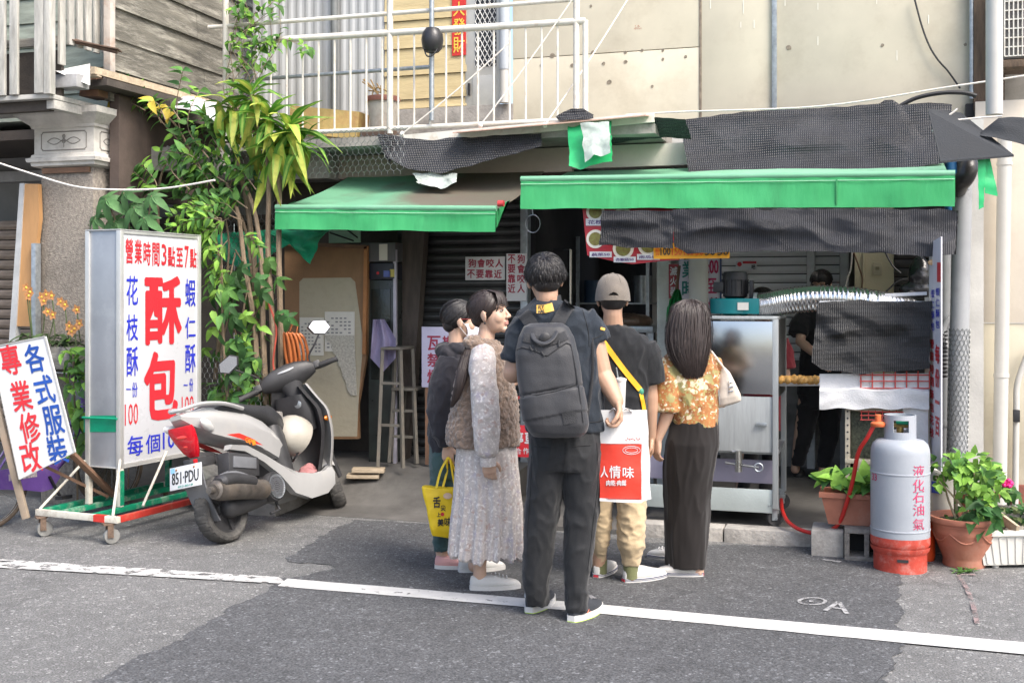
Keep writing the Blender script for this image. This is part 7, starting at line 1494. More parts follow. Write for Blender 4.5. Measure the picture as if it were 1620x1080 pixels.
class Per:
    def __init__(s, label, group, px, Zd, skin=SKIN, name='person'):
        s.Z = Zd; s.lat = (px - 810) / F * Zd; s.skin = skin; s.cl = V((-s.lat, -Zd, CH))
        s.t = thing(name, label, 'person', camw(s.lat, Zd), YAW, group, world=False); s.body = MB(); s.Mh = None
        if group is None and 'group' in s.t: del s.t['group']
    def L(s, px, py, d=0):
        D = s.Z + d; return V(((px - 810) / F * D - s.lat, d, CH - (py - HOR) / F * D))
    def D(s, px, py): return V(((px - 810) / F, 1, (HOR - py) / F))
    def rows(s, mb, rows, n=28, p=2.2):
        R = []
        for xl, xr, y, d, hd in rows:
            a, c = s.L(xl, y, d), s.L(xr, y, d); R.append(ring((a + c) / 2, (c - a) / 2, (0, hd, 0), n, p))
        mb.loft(R)
    def head(s, px, py, d, yaw, pitch=0, roll=0, k=1.0):
        s.Mh = MX.Translation(s.L(px, py, d)) @ MX.Rotation(radians(yaw), 4, 'Z') @ MX.Rotation(radians(-pitch), 4, 'Y') @ MX.Rotation(radians(roll), 4, 'X') @ MX.Scale(k, 4)
        sub(s.body, head_geo, s.Mh)
    def neck(s, px, py, d, r=.052):
        s.body.limb([s.Mh @ V((-.028, 0, -.03)), s.Mh @ V((-.03, 0, -.085)), s.L(px, py, d)], [r, r * .96, r * 1.1])
    def arm(s, pts, r=(.048, .04, .026)):
        p = [s.L(*q) for q in pts]; m1 = p[1].lerp(p[2], .3); s.body.limb([p[0].lerp(p[1], .12), p[0].lerp(p[1], .5), p[1], m1, p[2]], [r[0] * .75, r[0] * .95, r[1], r[1] * .98, r[2]])
        return p
    def hand(s, w, d, n, side=1, curl=.5, k=1.0, spread=.1, thumb=.6):
        """palm from wrist w along d; n = the way the palm faces; side picks the thumb edge"""
        b = s.body; w = V(w); d = V(d).normalized(); n = V(n); n = (n - d * n.dot(d)).normalized(); u = d.cross(n) * side
        b.loft([ring(w + d * (x * k), u * hw * k, n * th * k, 14, 2.6) for x, hw, th in ((-.012, .026, .02), (.012, .029, .019), (.045, .038, .017), (.075, .041, .015), (.09, .036, .012))])
        for i, (o, ln, r) in enumerate(((.029, .072, .0088), (.0098, .08, .0092), (-.0098, .075, .0088), (-.029, .06, .0078))):
            a = w + d * .083 * k + u * o * k; dd = (d + u * spread * o * 22 * .12).normalized(); ang = 0; pts = [a - dd * .025 * k, a]
            for f in (.44, .32, .24):
                ang += curl * (.75 + .1 * i); a = a + (dd * cos(ang) + n * sin(ang)) * ln * f * k; pts.append(a)
            b.limb(pts, [r * 1.1 * k, r * 1.06 * k, r * k, r * .94 * k, r * .8 * k], 8)
        a = w + d * .02 * k + u * .026 * k; t1 = a + (d * .62 + u * .62 + n * .25 * thumb).normalized() * .04 * k; t2 = t1 + (d * .85 + u * .15 + n * thumb).normalized() * .032 * k; t3 = t2 + (d * .7 - u * .15 + n * thumb * 1.3).normalized() * .024 * k
        b.limb([a, t1, t2, t3], [.014 * k, .0115 * k, .0105 * k, .0085 * k], 8)
    def finish(s, voxel=.0048, brow=True, closed=.7):
        Mi = s.Mh.inverted()
        def mf(c, n):
            q = Mi @ c; return 1 if q.x > .08 and abs(q.y) < .0225 - abs(q.z + .065) * .6 and -.079 < q.z < -.0525 else 0
        o = fuse(s.body, 'body', [s.skin, LIP], s.t, voxel, 3, None, mf)
        for k in (-1, 1):
            q = MB(); q.ball((.0785, k * .031, .0), (.0085, .0135, .0048 * closed), 12, 8, Euler((0, 0, k * .25)).to_matrix()); q.xf(s.Mh); e = q.build('eye', EYEW, s.t)
            q = MB(); q.ball((.0832, k * .030, .0), (.0055, .0064, .005 * closed), 10, 8); q.xf(s.Mh); q.build('iris', EYED, e)
            q = MB(); q.tube([(.083, k * .0155, .0015), (.0885, k * .024, .0052), (.0875, k * .036, .0055), (.078, k * .047, .0015)], [.0014, .0026, .0026, .0012], 6); q.xf(s.Mh); q.build('lash', HAIRB, e)
            if brow: q = MB(); q.tube([(.089, k * .012, .0215), (.0915, k * .024, .026), (.085, k * .04, .026), (.074, k * .053, .02)], [.0018, .003, .0028, .001], 6); q.xf(s.Mh); q.build('eyebrow', HAIRB, s.t)
        return o
    def shoe(s, px, py, dirv, up, sole, L_=.265, w=.096, h=.062, trim=None, lace=None, high=.072, name='shoe', zf=0.0, edge=None):
        D = F * (CH - zf) / (py - HOR); d = D - s.Z; o = V(((px - 810) / F * D - s.lat, d, zf)); dv = V((dirv[0], dirv[1], 0)).normalized(); u = V((-dv.y, dv.x, 0))
        def out(x): return w / 2 * (sin(pi * min(1, max(.0, (x + .02) / (1.03)))) ** .42) * (1.0 if x > .45 else .86 + .3 * x)
        M_ = MX((( dv.x, u.x, 0, o.x), (dv.y, u.y, 0, o.y), (0, 0, 1, o.z), (0, 0, 0, 1)))
        xs = [0, .02, .06, .14, .24, .36, .48, .6, .72, .83, .92, .97, 1.0]
        top = [.6, .95, high / h, high / h * .97, .95 * high / h, 1.02 * high / h, 1.02, .86, .72, .62, .52, .4, .25]
        q = MB(); q.loft([ring(((x - .03) * L_, 0, .012 + h * tp * .5), (0, max(.008, out(x)), 0), (0, 0, h * tp * .5), 20, 2.5) for x, tp in zip(xs, top)]); q.xf(M_); sh = q.build(name, up, s.t, smooth=60)
        q = MB(); n = 26; pl = []
        for sg in (1, -1):
            for i in range(n): x = (1 - cos(pi * (i + .5) / n)) / 2; x = x if sg > 0 else 1 - x; pl.append(((x - .03) * L_ * 1.015 - .002, sg * (out(x) + .004), 0))
        q.prism(pl, (0, 0, .034 if edge else .024)); q.xf(M_); so = q.build('sole', sole, sh, smooth=40)
        if trim:
            for zz in (trim if isinstance(trim[0], tuple) else (trim,)):
                q = MB(); pts = [(x * 1.004, y * 1.012, zz[0]) for x, y, z in pl]; q.tube(pts + [pts[0]], zz[1], 5); q.xf(M_); q.build('stripe', zz[2], so)
        if edge:
            q = MB(); q.prism([(x, y, z + .0004) for x, y, z in pl], (0, 0, .007)); q.xf(M_ @ MX.Translation((0, 0, -.0003)) @ MX.Diagonal((1.004, 1.01, 1, 1))); q.build('outsole', edge, so)
        if lace:
            q = MB()
            for i in range(5):
                x = .42 + i * .075; z = .012 + h * [1.02 * high / h, 1.1, 1.0, .92, .84][i] + .001; hw = out(x) * .55; q.tube([((x - .03) * L_, -hw, z - .008), ((x - .025) * L_, 0, z + .002), ((x - .02) * L_, hw, z - .008)], .0035, 6)
            q.tube(spline([((.40 - .03) * L_, 0, .012 + high), ((.44) * L_, .03, high + .006), ((.5) * L_, .038, .05)], 4), .003, 5); q.tube(spline([((.40 - .03) * L_, 0, .012 + high), ((.44) * L_, -.03, high + .006), ((.5) * L_, -.038, .05)], 4), .003, 5)
            q.xf(M_); q.build('lace', lace, sh)
        return sh, M_
    def proj(s, o, px, py, off=.004):
        t = BV.get(o.name)
        if t is None: t = BV[o.name] = BVHTree.FromPolygons([v.co for v in o.data.vertices], [p.vertices for p in o.data.polygons])
        d = s.D(px, py).normalized(); h = t.ray_cast(s.cl, d)
        return (h[0] - d * off) if h[0] else s.L(px, py, -.15)
    def band(s, o, path, w, th=.006, off=.004, n=6):
        """a strap lying on o along a path of picture points, w picture pixels wide"""
        p = [V((a, b, 0)) for a, b in path]; p = spline(p, n); q = MB(); A = []
        for i, c in enumerate(p):
            t = (p[min(i + 1, len(p) - 1)] - p[max(0, i - 1)]).normalized(); nn = V((-t.y, t.x, 0)) * w / 2; A.append([s.proj(o, c.x + nn.x * k, c.y + nn.y * k, off) for k in (-1, -.33, .33, 1)])
        q.sheet(lambda u, v: A[round(u * (len(A) - 1))][round(v * 3)], len(A) - 1, 3, th, (0, 1, 0)); return q
BV = {}
def folds(amp, sc=(9, 9, 5), seed=0, mask=None, fine=.35):
    def f(c, n):
        q = V((c.x * sc[0], c.y * sc[1], c.z * sc[2])); w = noise.noise(q + V((seed * 3.3, seed, 1.7))); r = 1 - 2 * abs(noise.noise(q * 1.7 + V((seed, 5, seed))))
        a = amp * (w * .8 + r * abs(r) * .9 + fine * noise.noise(q * 4.5))
        return a * (mask(c) if mask else 1)
    return f
def strands(name, paths, w, m, par, lift=0.0, tip=.25):
    q = MB()
    for p, nrm in paths:
        k = len(p); L0 = []; tw = rnd.uniform(-.75, .75)
        for i in range(k):
            t = (p[min(i + 1, k - 1)] - p[max(0, i - 1)]).normalized(); sd = t.cross(nrm[i]).normalized(); nn_ = (nrm[i] * cos(tw) + sd * sin(tw)); sd = t.cross(nn_).normalized(); ww = w * (1 - (1 - tip) * (i / (k - 1)) ** 2) / 2; L0.append((q.v(p[i] - sd * ww), q.v(p[i] + nn_ * ww * .5), q.v(p[i] + sd * ww)))
        for a, b in zip(L0, L0[1:]): q.f((a[0], a[1], b[1], b[0])); q.f((a[1], a[2], b[2], b[1]))
    return q.build(name, m, par, kind='stuff', smooth=80, fix=False)
EC, ER = V((-.018, 0, .034)), V((.101, .083, .088))
def epos(n, k=1.0): return V((EC.x + ER.x * n.x * k, EC.y + ER.y * n.y * k, EC.z + ER.z * n.z * k))
def short_hair(P, m, N=2600, ln=.045, lift=.012, crown=V((-.55, .15, .82)), front=-.2, low=-.55, w=.0055, top=2):
    q = MB(); q.ball(EC, ER * 1.0, 28, 18); q.ball((-.05, 0, -.012), (.062, .072, .062), 20, 12); q.xf(P.Mh); h = fuse(q, 'hair', m, P.t, .006, 1)
    crown = crown.normalized(); ps = []
    while len(ps) < N:
        n = V((rnd.gauss(0, 1), rnd.gauss(0, 1), rnd.gauss(0, 1))).normalized()
        if n.z > top or n.x > .45 and n.z < .55 or n.z < low or (n.x > front and n.z < .05 and n.x > .05): continue
        t = (n - crown * n.dot(crown)); t = t.normalized() if t.length > .05 else V((1, 0, 0)); t = (t + rv(.28) + V((0, 0, -.5)))
        t = (t - n * t.dot(n) * .8).normalized(); l = ln * rnd.uniform(.6, 1.25) * (.65 if n.z < -.1 else 1); li = lift * rnd.uniform(.3, 1.3) * (.4 if n.z < -.1 else 1)
        p0 = epos(n, .99); pts = [p0, p0 + t * l * .4 + n * li, p0 + t * l * .75 + n * (li * 1.1 - l * .06), p0 + t * l - n * (l * .22 - li * .6)]; pts[3].z -= l * .1
        ps.append(([P.Mh @ a for a in pts], [(P.Mh.to_3x3() @ n).normalized()] * 4))
    strands('hair_strand', ps, w, m, h); return h
def swept(P, m, h, starts, end, N, k0=1.02, w=.006, segs=8):
    ps = []; end = V(end).normalized()
    for i in range(N):
        a = starts(rnd.random()); a = (a + rv(.06)).normalized(); kk = k0 + rnd.uniform(0, .05); e2 = (end + rv(.12)).normalized(); pts = []; ns = []
        for j in range(segs + 1):
            n = a.slerp(e2, j / segs).normalized(); pts.append(P.Mh @ epos(n, kk)); ns.append((P.Mh.to_3x3() @ n).normalized())
        ps.append((pts, ns))
    return strands('hair_strand', ps, w, m, h, tip=.6)
def lock(P, rows, N, w, m, h, seed=0, front=-1, name='hair_strand'):
    """strands that run down a hanging mass of hair; rows = (xl, xr, y, d, hd) in picture points"""
    ps = []
    for i in range(N):
        u = rnd.uniform(-1, 1); k = rnd.uniform(.9, 1.06) if i % 14 else rnd.uniform(1.06, 1.16); st = rnd.uniform(0, .25); en = rnd.uniform(.74, 1.0); pts = []; ns = []; S = 9; wob = rnd.uniform(0, 9)
        for j in range(S + 1):
            f = lerp(st, en, j / S) * (len(rows) - 1); a = min(int(f), len(rows) - 2); r = [lerp(x, y, f - a) for x, y in zip(rows[a], rows[a + 1])]
            uu = u + .07 * sin(wob + j * .5); uu = max(-1, min(1, uu)); nx, ny = uu, front * sqrt(max(0, 1 - uu * uu)); c = P.L((r[0] + r[1]) / 2 + (r[1] - r[0]) / 2 * nx * k, r[2], r[3] + ny * r[4] * k); pts.append(c); ns.append(V((nx, ny, .0)).normalized() if abs(nx) + abs(ny) else V((0, -1, 0)))
        ps.append((pts, ns))
    return strands(name, ps, w, m, h)
def cloth(P, name, mb, m, voxel=.0065, it=3, disp=None, mf=None): return fuse(mb, name, m, P.t, voxel, it, disp, mf)
def fab(name, col, rough=.85, **k): return mat(name, col, rough, var=k.pop('var', .15), scale=k.pop('scale', 7), bump=k.pop('bump', .35), bscale=k.pop('bscale', 260), spec=.25, sheen=k.pop('sheen', .15), **k)
F_NAVY = fab('navy_tee', (.015, .021, .03)); F_BLK = fab('black_tee', (.011, .012, .014)); F_PANT = fab('charcoal_trousers', (.015, .016, .018), .6); F_HOOD = fab('dark_hoodie', (.022, .021, .026), dirt=(.036, .035, .04), dscale=5)
F_TEAL = fab('teal_trousers', (.045, .085, .085)); F_KHA = fab('khaki_trousers', (.5, .385, .24)); F_VEST = fab('fleece_vest', (.2, .145, .11), .95, var=.3, scale=40, bump=.9, bscale=90, sheen=.4)
F_CORD = fab('brown_corduroy', (.013, .0105, .01), .8); F_SOCK = fab('olive_sock', (.14, .15, .07)); F_BLKP = fab('black_trousers', (.012, .012, .014)); F_REDT = fab('red_tee', (.22, .03, .04))
def ribbed(m, sc):
    N, L, b = nodes(m); tc = N.new('ShaderNodeTexCoord'); w_ = N.new('ShaderNodeTexWave'); w_.inputs['Scale'].default_value = sc; w_.inputs['Distortion'].default_value = .6; L(tc.outputs['Object'], w_.inputs[0]); bp = N.new('ShaderNodeBump'); bp.inputs['Strength'].default_value = .2; bp.inputs['Distance'].default_value = .003; L(w_.outputs['Fac'], bp.inputs['Height']); L(bp.outputs[0], b.inputs['Normal'])
ribbed(F_CORD, 70)
def blot(m, specs):
    """print fabric: layers of irregular blots (colour, scale, threshold, softness) over the ground colour"""
    N, L, b = nodes(m); src = b.inputs['Base Color'].links[0].from_socket; tc = N.new('ShaderNodeTexCoord')
    for i, (col, sc, thr, soft, kind) in enumerate(specs):
        mp = N.new('ShaderNodeMapping'); mp.inputs['Location'].default_value = (i * 3.7, i * 1.3, i * 2.1); L(tc.outputs['Object'], mp.inputs[0])
        n = N.new('ShaderNodeTexNoise'); n.inputs['Scale'].default_value = sc * 1.4; n.inputs['Detail'].default_value = 3; L(mp.outputs[0], n.inputs[0])
        if kind == 'v':
            ad = N.new('ShaderNodeVectorMath'); ad.operation = 'MULTIPLY_ADD'; ad.inputs[1].default_value = (.13, .13, .13); L(n.outputs['Color'], ad.inputs[0]); L(mp.outputs[0], ad.inputs[2])
            v = N.new('ShaderNodeTexVoronoi'); v.inputs['Scale'].default_value = sc; v.inputs['Randomness'].default_value = 1; L(ad.outputs[0], v.inputs[0]); o = v.outputs['Distance']; a0, a1 = 1, 0
        else: o = n.outputs[0]; a0, a1 = 0, 1
        r = N.new('ShaderNodeMapRange'); r.inputs[1].default_value = thr - soft; r.inputs[2].default_value = thr + soft; r.inputs[3].default_value = a0; r.inputs[4].default_value = a1; L(o, r.inputs[0])
        mx = N.new('ShaderNodeMix'); mx.data_type = 'RGBA'; L(r.outputs[0], mx.inputs['Factor']); L(src, mx.inputs['A']); mx.inputs['B'].default_value = (*col, 1); src = mx.outputs['Result']
    L(src, b.inputs['Base Color']); return m
F_DRESS = blot(fab('print_dress', (.5, .455, .425)), (((.45, .4, .38), 34, .55, .08, 'n'), ((.4, .36, .4), 13, .63, .06, 'n'), ((.42, .32, .28), 19, .62, .05, 'n'), ((.42, .38, .36), 75, .6, .05, 'n'), ((.68, .64, .6), 48, .6, .05, 'n')))
F_FLOR = blot(fab('floral_shirt', (.34, .14, .045), .6), (((.22, .08, .025), 11, .56, .06, 'n'), ((.27, .24, .1), 10, .36, .05, 'v'), ((.6, .52, .36), 10, .27, .03, 'v'), ((.3, .27, .1), 50, .58, .03, 'n'), ((.64, .58, .44), 26, .62, .03, 'n')))
WSOLE = mat('white_rubber', (.55, .54, .52), .6, var=.06, dirt=(.4, .38, .35), dscale=14, damt=.4); WCAN = mat('white_canvas', (.56, .55, .53), .8, var=.05, bump=.3, bscale=200, dirt=(.5, .48, .45), dscale=9, damt=.4)
PINKC = mat('pink_canvas', (.6, .32, .3), .8, var=.08, bump=.3, bscale=200); NAVYL = mat('navy_line', (.03, .04, .1), .5); REDL = mat('red_tab', (.5, .04, .05), .5)
GRP = 'customers queuing in front of the stall'
# ------------------------------------------------------------------ man with the backpack
p = Per('man in navy t-shirt with a grey backpack standing nearest the white line', GRP, 890, 5.5)
p.head(862, 441, 0, 97, 0, -4, 1.0); p.neck(866, 492, 0, .056)
p.rows(p.body, [(840, 900, 492, 0, .08), (822, 938, 510, 0, .1), (834, 940, 560, 0, .1), (842, 940, 640, 0, .1), (840, 945, 690, 0, .11)])
lp = p.arm([(830, 515, 0), (812, 590, -.02), (842, 585, .24)], (.055, .05, .03)); p.hand(lp[2], (.6, .7, .3), (.5, -.2, .5), 1, .6)
rp = p.arm([(930, 508, 0), (952, 590, .0), (976, 634, -.07)], (.058, .05, .034)); p.hand(rp[2] , (.12, -.12, -1), (-1, -.1, 0), -1, 1.1, 1.12)
for rr_ in ([(868, 700, 0), (858, 810, .03), (850, 945, .06)], [(918, 700, 0), (918, 815, 0), (913, 945, -.03)]): p.body.limb([p.L(*q) for q in rr_], [.075, .055, .04])
man = p; p.finish(.005)
short_hair(p, HAIRB, 5200, .042, .006, w=.004)
b = MB(); p.rows(b, [(847, 886, 474, 0, .066), (838, 898, 481, 0, .085), (820, 932, 494, 0, .105), (814, 944, 512, 0, .118), (820, 948, 545, 0, .122), (828, 950, 590, 0, .125), (832, 955, 640, 0, .13), (831, 962, 680, 0, .135)])
b.tube([p.L(832, 508, 0), p.L(821, 535, 0), p.L(813, 572, -.01)], [.062, .068, .066], 18); b.tube([p.L(922, 502, 0), p.L(935, 518, 0), p.L(944, 541, 0)], [.064, .071, .07], 18)
shirt = cloth(p, 'shirt', b, F_NAVY, .007, 3, folds(.0085, (8, 8, 6), 1)); MAN_SHIRT = shirt
b = MB(); p.rows(b, [(836, 950, 668, 0, .125), (836, 952, 690, 0, .138), (837, 952, 715, 0, .14), (840, 952, 740, 0, .125)], p=2.5)
p.rows(b, [(838, 897, 712, 0, .12), (835, 894, 750, 0, .1), (831, 886, 800, .02, .09), (828, 879, 850, .03, .08), (827, 871, 900, .045, .072), (831, 867, 932, .055, .06), (834, 866, 954, .06, .054)]); p.rows(b, [(886, 954, 712, 0, .125), (889, 953, 750, 0, .11), (893, 947, 800, 0, .098), (893, 941, 850, -.01, .085), (893, 935, 900, -.02, .075), (896, 930, 938, -.03, .062), (898, 929, 963, -.035, .055)])
def ank(c): return 1 + 1.6 * max(0, 1 - c.z / .28) + .6 * max(0, 1 - abs(c.z - .52) / .12)
cloth(p, 'trousers', b, F_PANT, .007, 2, folds(.0055, (9, 9, 5), 2, ank))
BLKM = mat('mesh_upper', (.03, .034, .042), .7, bump=.6, bscale=300); LIME = mat('lime_rubber', (.4, .6, .06), .6)
for px, py, dv in ((838, 970, (.38, .92)), (905, 984, (.5, .87))):
    sh, M_ = p.shoe(px, py, dv, BLKM, WSOLE, .3, .112, .078, None, mat('grey_lace', (.2, .2, .21), .8), .09, edge=LIME)
    b = MB()
    for k in (-1, 1):
        for j in range(2): b.tube([M_ @ V((.07 + .025 * j, k * -.047, .03)), M_ @ V((.09 + .025 * j, k * -.0465, .055)), M_ @ V((.115 + .025 * j, k * -.043, .035))], .003, 5)
    b.build('emblem', mat('orange_emblem', (.6, .16, .08), .5), sh); b = MB(); b.lathe([(.042, .07), (.04, .1), (.036, .105)], M_ @ V((.045, 0, 0)), 16); b.build('collar', mat('white_sock', (.6, .6, .6), .9), sh)
b = p.band(shirt, [(849, 489), (861, 488.5), (875, 485)], 13, .001, .003, 5); pr = b.build('print', mat('mustard_print', (.62, .36, .06), .6), shirt)
b = MB()
for s_, x0, y0, x1, y1 in (('FLY', 851, 483, 861, 488.5), ('HAL', 851, 489.5, 862, 495)):
    vs, fs = glyph(s_, .03); vv = [b.v(p.proj(shirt, (x0 + x1) / 2 + x * (x1 - x0), (y0 + y1) / 2 - y * (y1 - y0) - .14 * x * (x1 - x0), .006 + l * .0001)) for x, y, l in vs]
    for f in fs: b.f([vv[i] for i in f])
b.build('lettering', M_CABLE, pr); b = p.band(shirt, [(950, 519), (957, 521)], 4, .001, .003, 3); b.build('sleeve_tag', mat('mustard_print', (.62, .36, .06)), shirt)
b = MB(); c = p.L(866, 473, 0); b.loft([ring(c + V((0, .0, z)), (r, .0, r * .1), (0, r, 0), 24) for z, r in ((-.014, .07), (.012, .066), (.014, .06), (-.01, .062))], False); b.build('neckband', M_CABLE, p.t)
TR_ = [o for o in p.t.children if o.name.startswith('trousers')][0]; M_SEAM = mat('dark_seam', (.008, .008, .009), .8)
def seam(P, o, path, name='seam', r=.0018, m=None, n=6):
    b = MB(); b.tube([P.proj(o, x, y, .0015) for x, y in [(c.x, c.y) for c in spline([V((a, e, 0)) for a, e in path], n)]], r, 4); return b.build(name, m or M_SEAM, o)
seam(p, TR_, [(896, 700), (893, 730), (891, 748)], 'crotch_seam'); seam(p, TR_, [(944, 700), (946, 760), (938, 830), (930, 900)], 'side_seam'); seam(p, TR_, [(905, 706), (935, 704)], 'pocket'); seam(p, TR_, [(845, 706), (872, 708)], 'pocket'); seam(p, TR_, [(841, 720), (839, 780), (834, 850)], 'side_seam')
seam(p, shirt, [(932, 668), (945, 667), (957, 664)], 'hem_stitch'); seam(p, shirt, [(921, 488), (926, 505), (931, 525), (932, 548)], 'armhole_seam'); seam(p, shirt, [(938, 536), (946, 533), (955, 528)], 'sleeve_hem')
# backpack
bt = thing('backpack', 'charcoal grey backpack worn by the man in navy t-shirt', 'backpack', p.t.location, YAW, None, world=False); q = Per.__new__(Per); q.__dict__.update(p.__dict__); q.t = bt
M_BP = fab('backpack_cloth', (.034, .035, .039), .45, var=.1, scale=6, bump=.2, bscale=220); M_BPD = fab('backpack_web', (.03, .031, .034), .7, bump=.5)
b = MB(); q.rows(b, [(838, 890, 511, -.19, .05), (828, 899, 516, -.195, .075), (820, 908, 532, -.2, .09), (815, 915, 560, -.21, .1), (819, 921, 600, -.215, .105), (824, 927, 640, -.22, .112), (830, 931, 668, -.22, .112), (836, 928, 682, -.215, .1), (843, 920, 689, -.21, .08)], 32, 3.6)
def bpd(c, n):
    d = 0
    l = lerp(626, 609, max(0, min(1, ((c.x + q.lat) / (q.Z - .3) * F + 810 - 828) / 90))); y = HOR + (CH - c.z) / (q.Z + c.y) * F
    if c.y < -.25: d -= .012 * math.exp(-((y - l) / 2.0) ** 2) - .006 * (1 if 0 < y - l < 40 else 0)
    return d + .004 * nz(c, 9) + .0025 * nz(c, 22)
bag = cloth(q, 'bag_body', b, M_BP, .006, 3, bpd)
def surf(name, path, w, m, th=.004, off=.003, par=None): o_ = q.band(bag, path, w, th, off, 6).build(name, m, par or bt, smooth=60); return o_
b = MB(); b.tube([q.proj(bag, x, y, .004) for x, y in ((828, 627), (850, 624), (875, 619), (895, 613), (910, 608))], .004, 6); b.build('pocket_zip', M_BPD, bt)
b = MB(); b.tube([q.proj(bag, x, y, .003) for x, y in ((818, 553), (826, 549), (842, 553), (858, 560), (866, 562), (880, 552), (896, 542), (903, 545), (909, 572), (917, 620), (923, 668))], .004, 6); b.build('main_zip', M_BPD, bt)
surf('top_panel', [(828, 533), (850, 538), (862, 541), (880, 536), (897, 529)], 14, M_BPD, .004, .002); surf('patch', [(890, 662), (912, 658)], 20, M_BPD, .0015, .002)
for a, c in (((846, 546), (848, 556)), ((884, 538), (884, 548)), ((856, 556), (861, 563)), ((838, 548), (842, 555))): b = MB(); b.tube([q.proj(bag, *a, .008), q.proj(bag, *c, .008)], .0045, 6); b.build('zip_pull', M_BPD, bt)
b = MB(); b.tube(spline([q.proj(bag, 842, 528, .0), q.proj(bag, 847, 538, .02), q.proj(bag, 861, 543, .03), q.proj(bag, 874, 536, .02), q.proj(bag, 881, 524, .0)], 5), .011, 8, flat=.5); b.build('top_handle', M_BP, bt); b = MB(); c = q.proj(bag, 862, 535, .012); b.lathe([(.02, -.004), (.026, 0), (.02, .004)], c, 16, MX(((1, 0, 0), (0, 0, 1), (0, -1, 0)))); b.build('ring', M_BLACKM, bt)
for path in ([(848, 528), (842, 515), (834, 503), (828, 495)], [(876, 522), (884, 508), (892, 494), (898, 485), (902, 480)]): q.band(shirt, path, 21, .009, .014, 6).build('shoulder_strap', M_BPD, bt, smooth=60)
for path in ([(918, 655), (930, 610), (936, 575), (938, 545), (930, 515)],): b = MB(); b.tube(spline([q.L(929, 660, -.16), q.L(936, 610, -.12), q.L(938, 560, -.1), q.L(935, 525, -.06)], 5), .008, 6, flat=.4); b.build('side_strap', M_BPD, bt)
# ------------------------------------------------------------------ woman in the fleece vest
p = Per('woman in brown fleece vest and pale print dress looking up to the right', GRP, 772, 6.04, SKINF)
p.head(775, 495, 0, -22, 9, 2, 1.0); p.neck(766, 552, 0, .046)
p.rows(p.body, [(748, 790, 550, 0, .08), (735, 800, 575, 0, .1), (735, 800, 640, 0, .1), (735, 806, 700, 0, .12)])
ap = p.arm([(766, 566, -.12), (768, 645, -.21), (772, 724, -.225)], (.042, .036, .025)); p.hand(ap[2], (.1, .1, -1), (.1, 1, 0), 1, .55, .92)
ap = p.arm([(770, 566, .12), (778, 640, .16), (800, 610, .3)], (.042, .036, .025)); p.hand(ap[2], (.5, .2, .6), (0, -.5, .5), 1, .6, .9)
p.body.limb([p.L(759, 918, .0), p.L(759, 895, .0), p.L(760, 850, .01), p.L(765, 780, .0), p.L(770, 700, 0)], [.038, .034, .05, .055, .075]); p.body.limb([p.L(750, 895, .33), p.L(752, 870, .33), p.L(758, 780, .2), p.L(765, 700, .05)], [.035, .034, .052, .07])
p.finish(.0045, closed=.8)
b = MB(); b.ball(EC, ER * 1.0, 28, 18); b.ball((-.06, 0, -.02), (.05, .06, .05), 18, 12); b.xf(p.Mh); 
hr = fuse(b, 'hair', HAIRD, p.t, .006, 1)
end = V((-.75, 0, -.75))
def st1(r):
    a = lerp(-1.75, 1.75, r); return V((.78 - .55 * abs(a) / 1.75 - .1 * rnd.random(), sin(a) * .95, .62 * cos(a) + .18)).normalized()
swept(p, HAIRD, hr, st1, end, 1300, 1.012, .005)
swept(p, HAIRD, hr, lambda r: V((lerp(-.3, .7, rnd.random()), lerp(-.35, .35, r), .9)), end, 500, 1.018, .005)
ps = []
for i in range(170):
    y = rnd.uniform(-.062, .066); z0 = .098 - .25 * y * y / .06; pts = [V((.02, y * .5, .1215)), V((.072, y * .8, .1)), V((.098 - 4 * y * y, y, .06)), V((.1 - 6 * y * y, y * 1.1 + rnd.uniform(-.006, .006), rnd.uniform(.018, .04)))]
    ps.append(([p.Mh @ a for a in pts], [(p.Mh.to_3x3() @ V((1, y * 6, .2))).normalized()] * 4))
strands('fringe', ps, .0042, HAIRD, hr)
tail = [(738, 754, 545, -.02, .03), (730, 750, 560, -.08, .03), (723, 742, 585, -.14, .03), (719, 735, 610, -.16, .028), (714, 726, 632, -.16, .02), (711, 716, 645, -.15, .008)]
b = MB(); p.rows(b, [(r[0] + 2, r[1] - 2, *r[2:]) for r in tail], 14); tl = b.build('ponytail', HAIRD, hr); lock(p, tail, 260, .004, HAIRD, hr)
b = MB(); c = p.L(745, 548, -.03); b.lathe([(.022, -.012), (.028, 0), (.022, .012)], c, 14, Euler((.3, .5, 0)).to_matrix()); b.build('hair_tie', mat('brown_tie', (.25, .12, .07), .7), hr)
b = MB(); c = p.Mh @ V((.0, -.088, -.05)); b.ball(c, .006, 8, 6); b.build('earring', M_BLACKM, p.t)
b = MB(); p.rows(b, [(752, 786, 536, 0, .06), (743, 796, 546, 0, .1), (733, 802, 560, 0, .135), (723, 808, 585, 0, .155), (718, 815, 615, 0, .16), (712, 820, 650, 0, .165), (705, 823, 682, 0, .17), (706, 823, 703, 0, .17)]); b.ball(p.L(752, 545, -.03), (.07, .07, .05), 14, 10)
def fleece(c, n): q = c + V((nz(c, 20, 1), nz(c, 20, 2), nz(c, 20, 3))) * .012; return .016 * (.55 - noise.voronoi(q * 34)[0][0]) + .004 * nz(c, 70) + .006 * nz(c, 9)
vest = cloth(p, 'vest', b, F_VEST, .0055, 2, fleece)
b = MB(); b.tube([p.L(765, 553, -.12), p.L(764, 575, -.165), p.L(766, 610, -.2), p.L(768, 645, -.225), p.L(770, 690, -.232), p.L(772, 716, -.232), p.L(772, 722, -.23)], [.055, .067, .07, .07, .065, .057, .042], 20); slv = cloth(p, 'sleeve', b, F_DRESS, .006, 2, folds(.007, (9, 9, 6), 5))
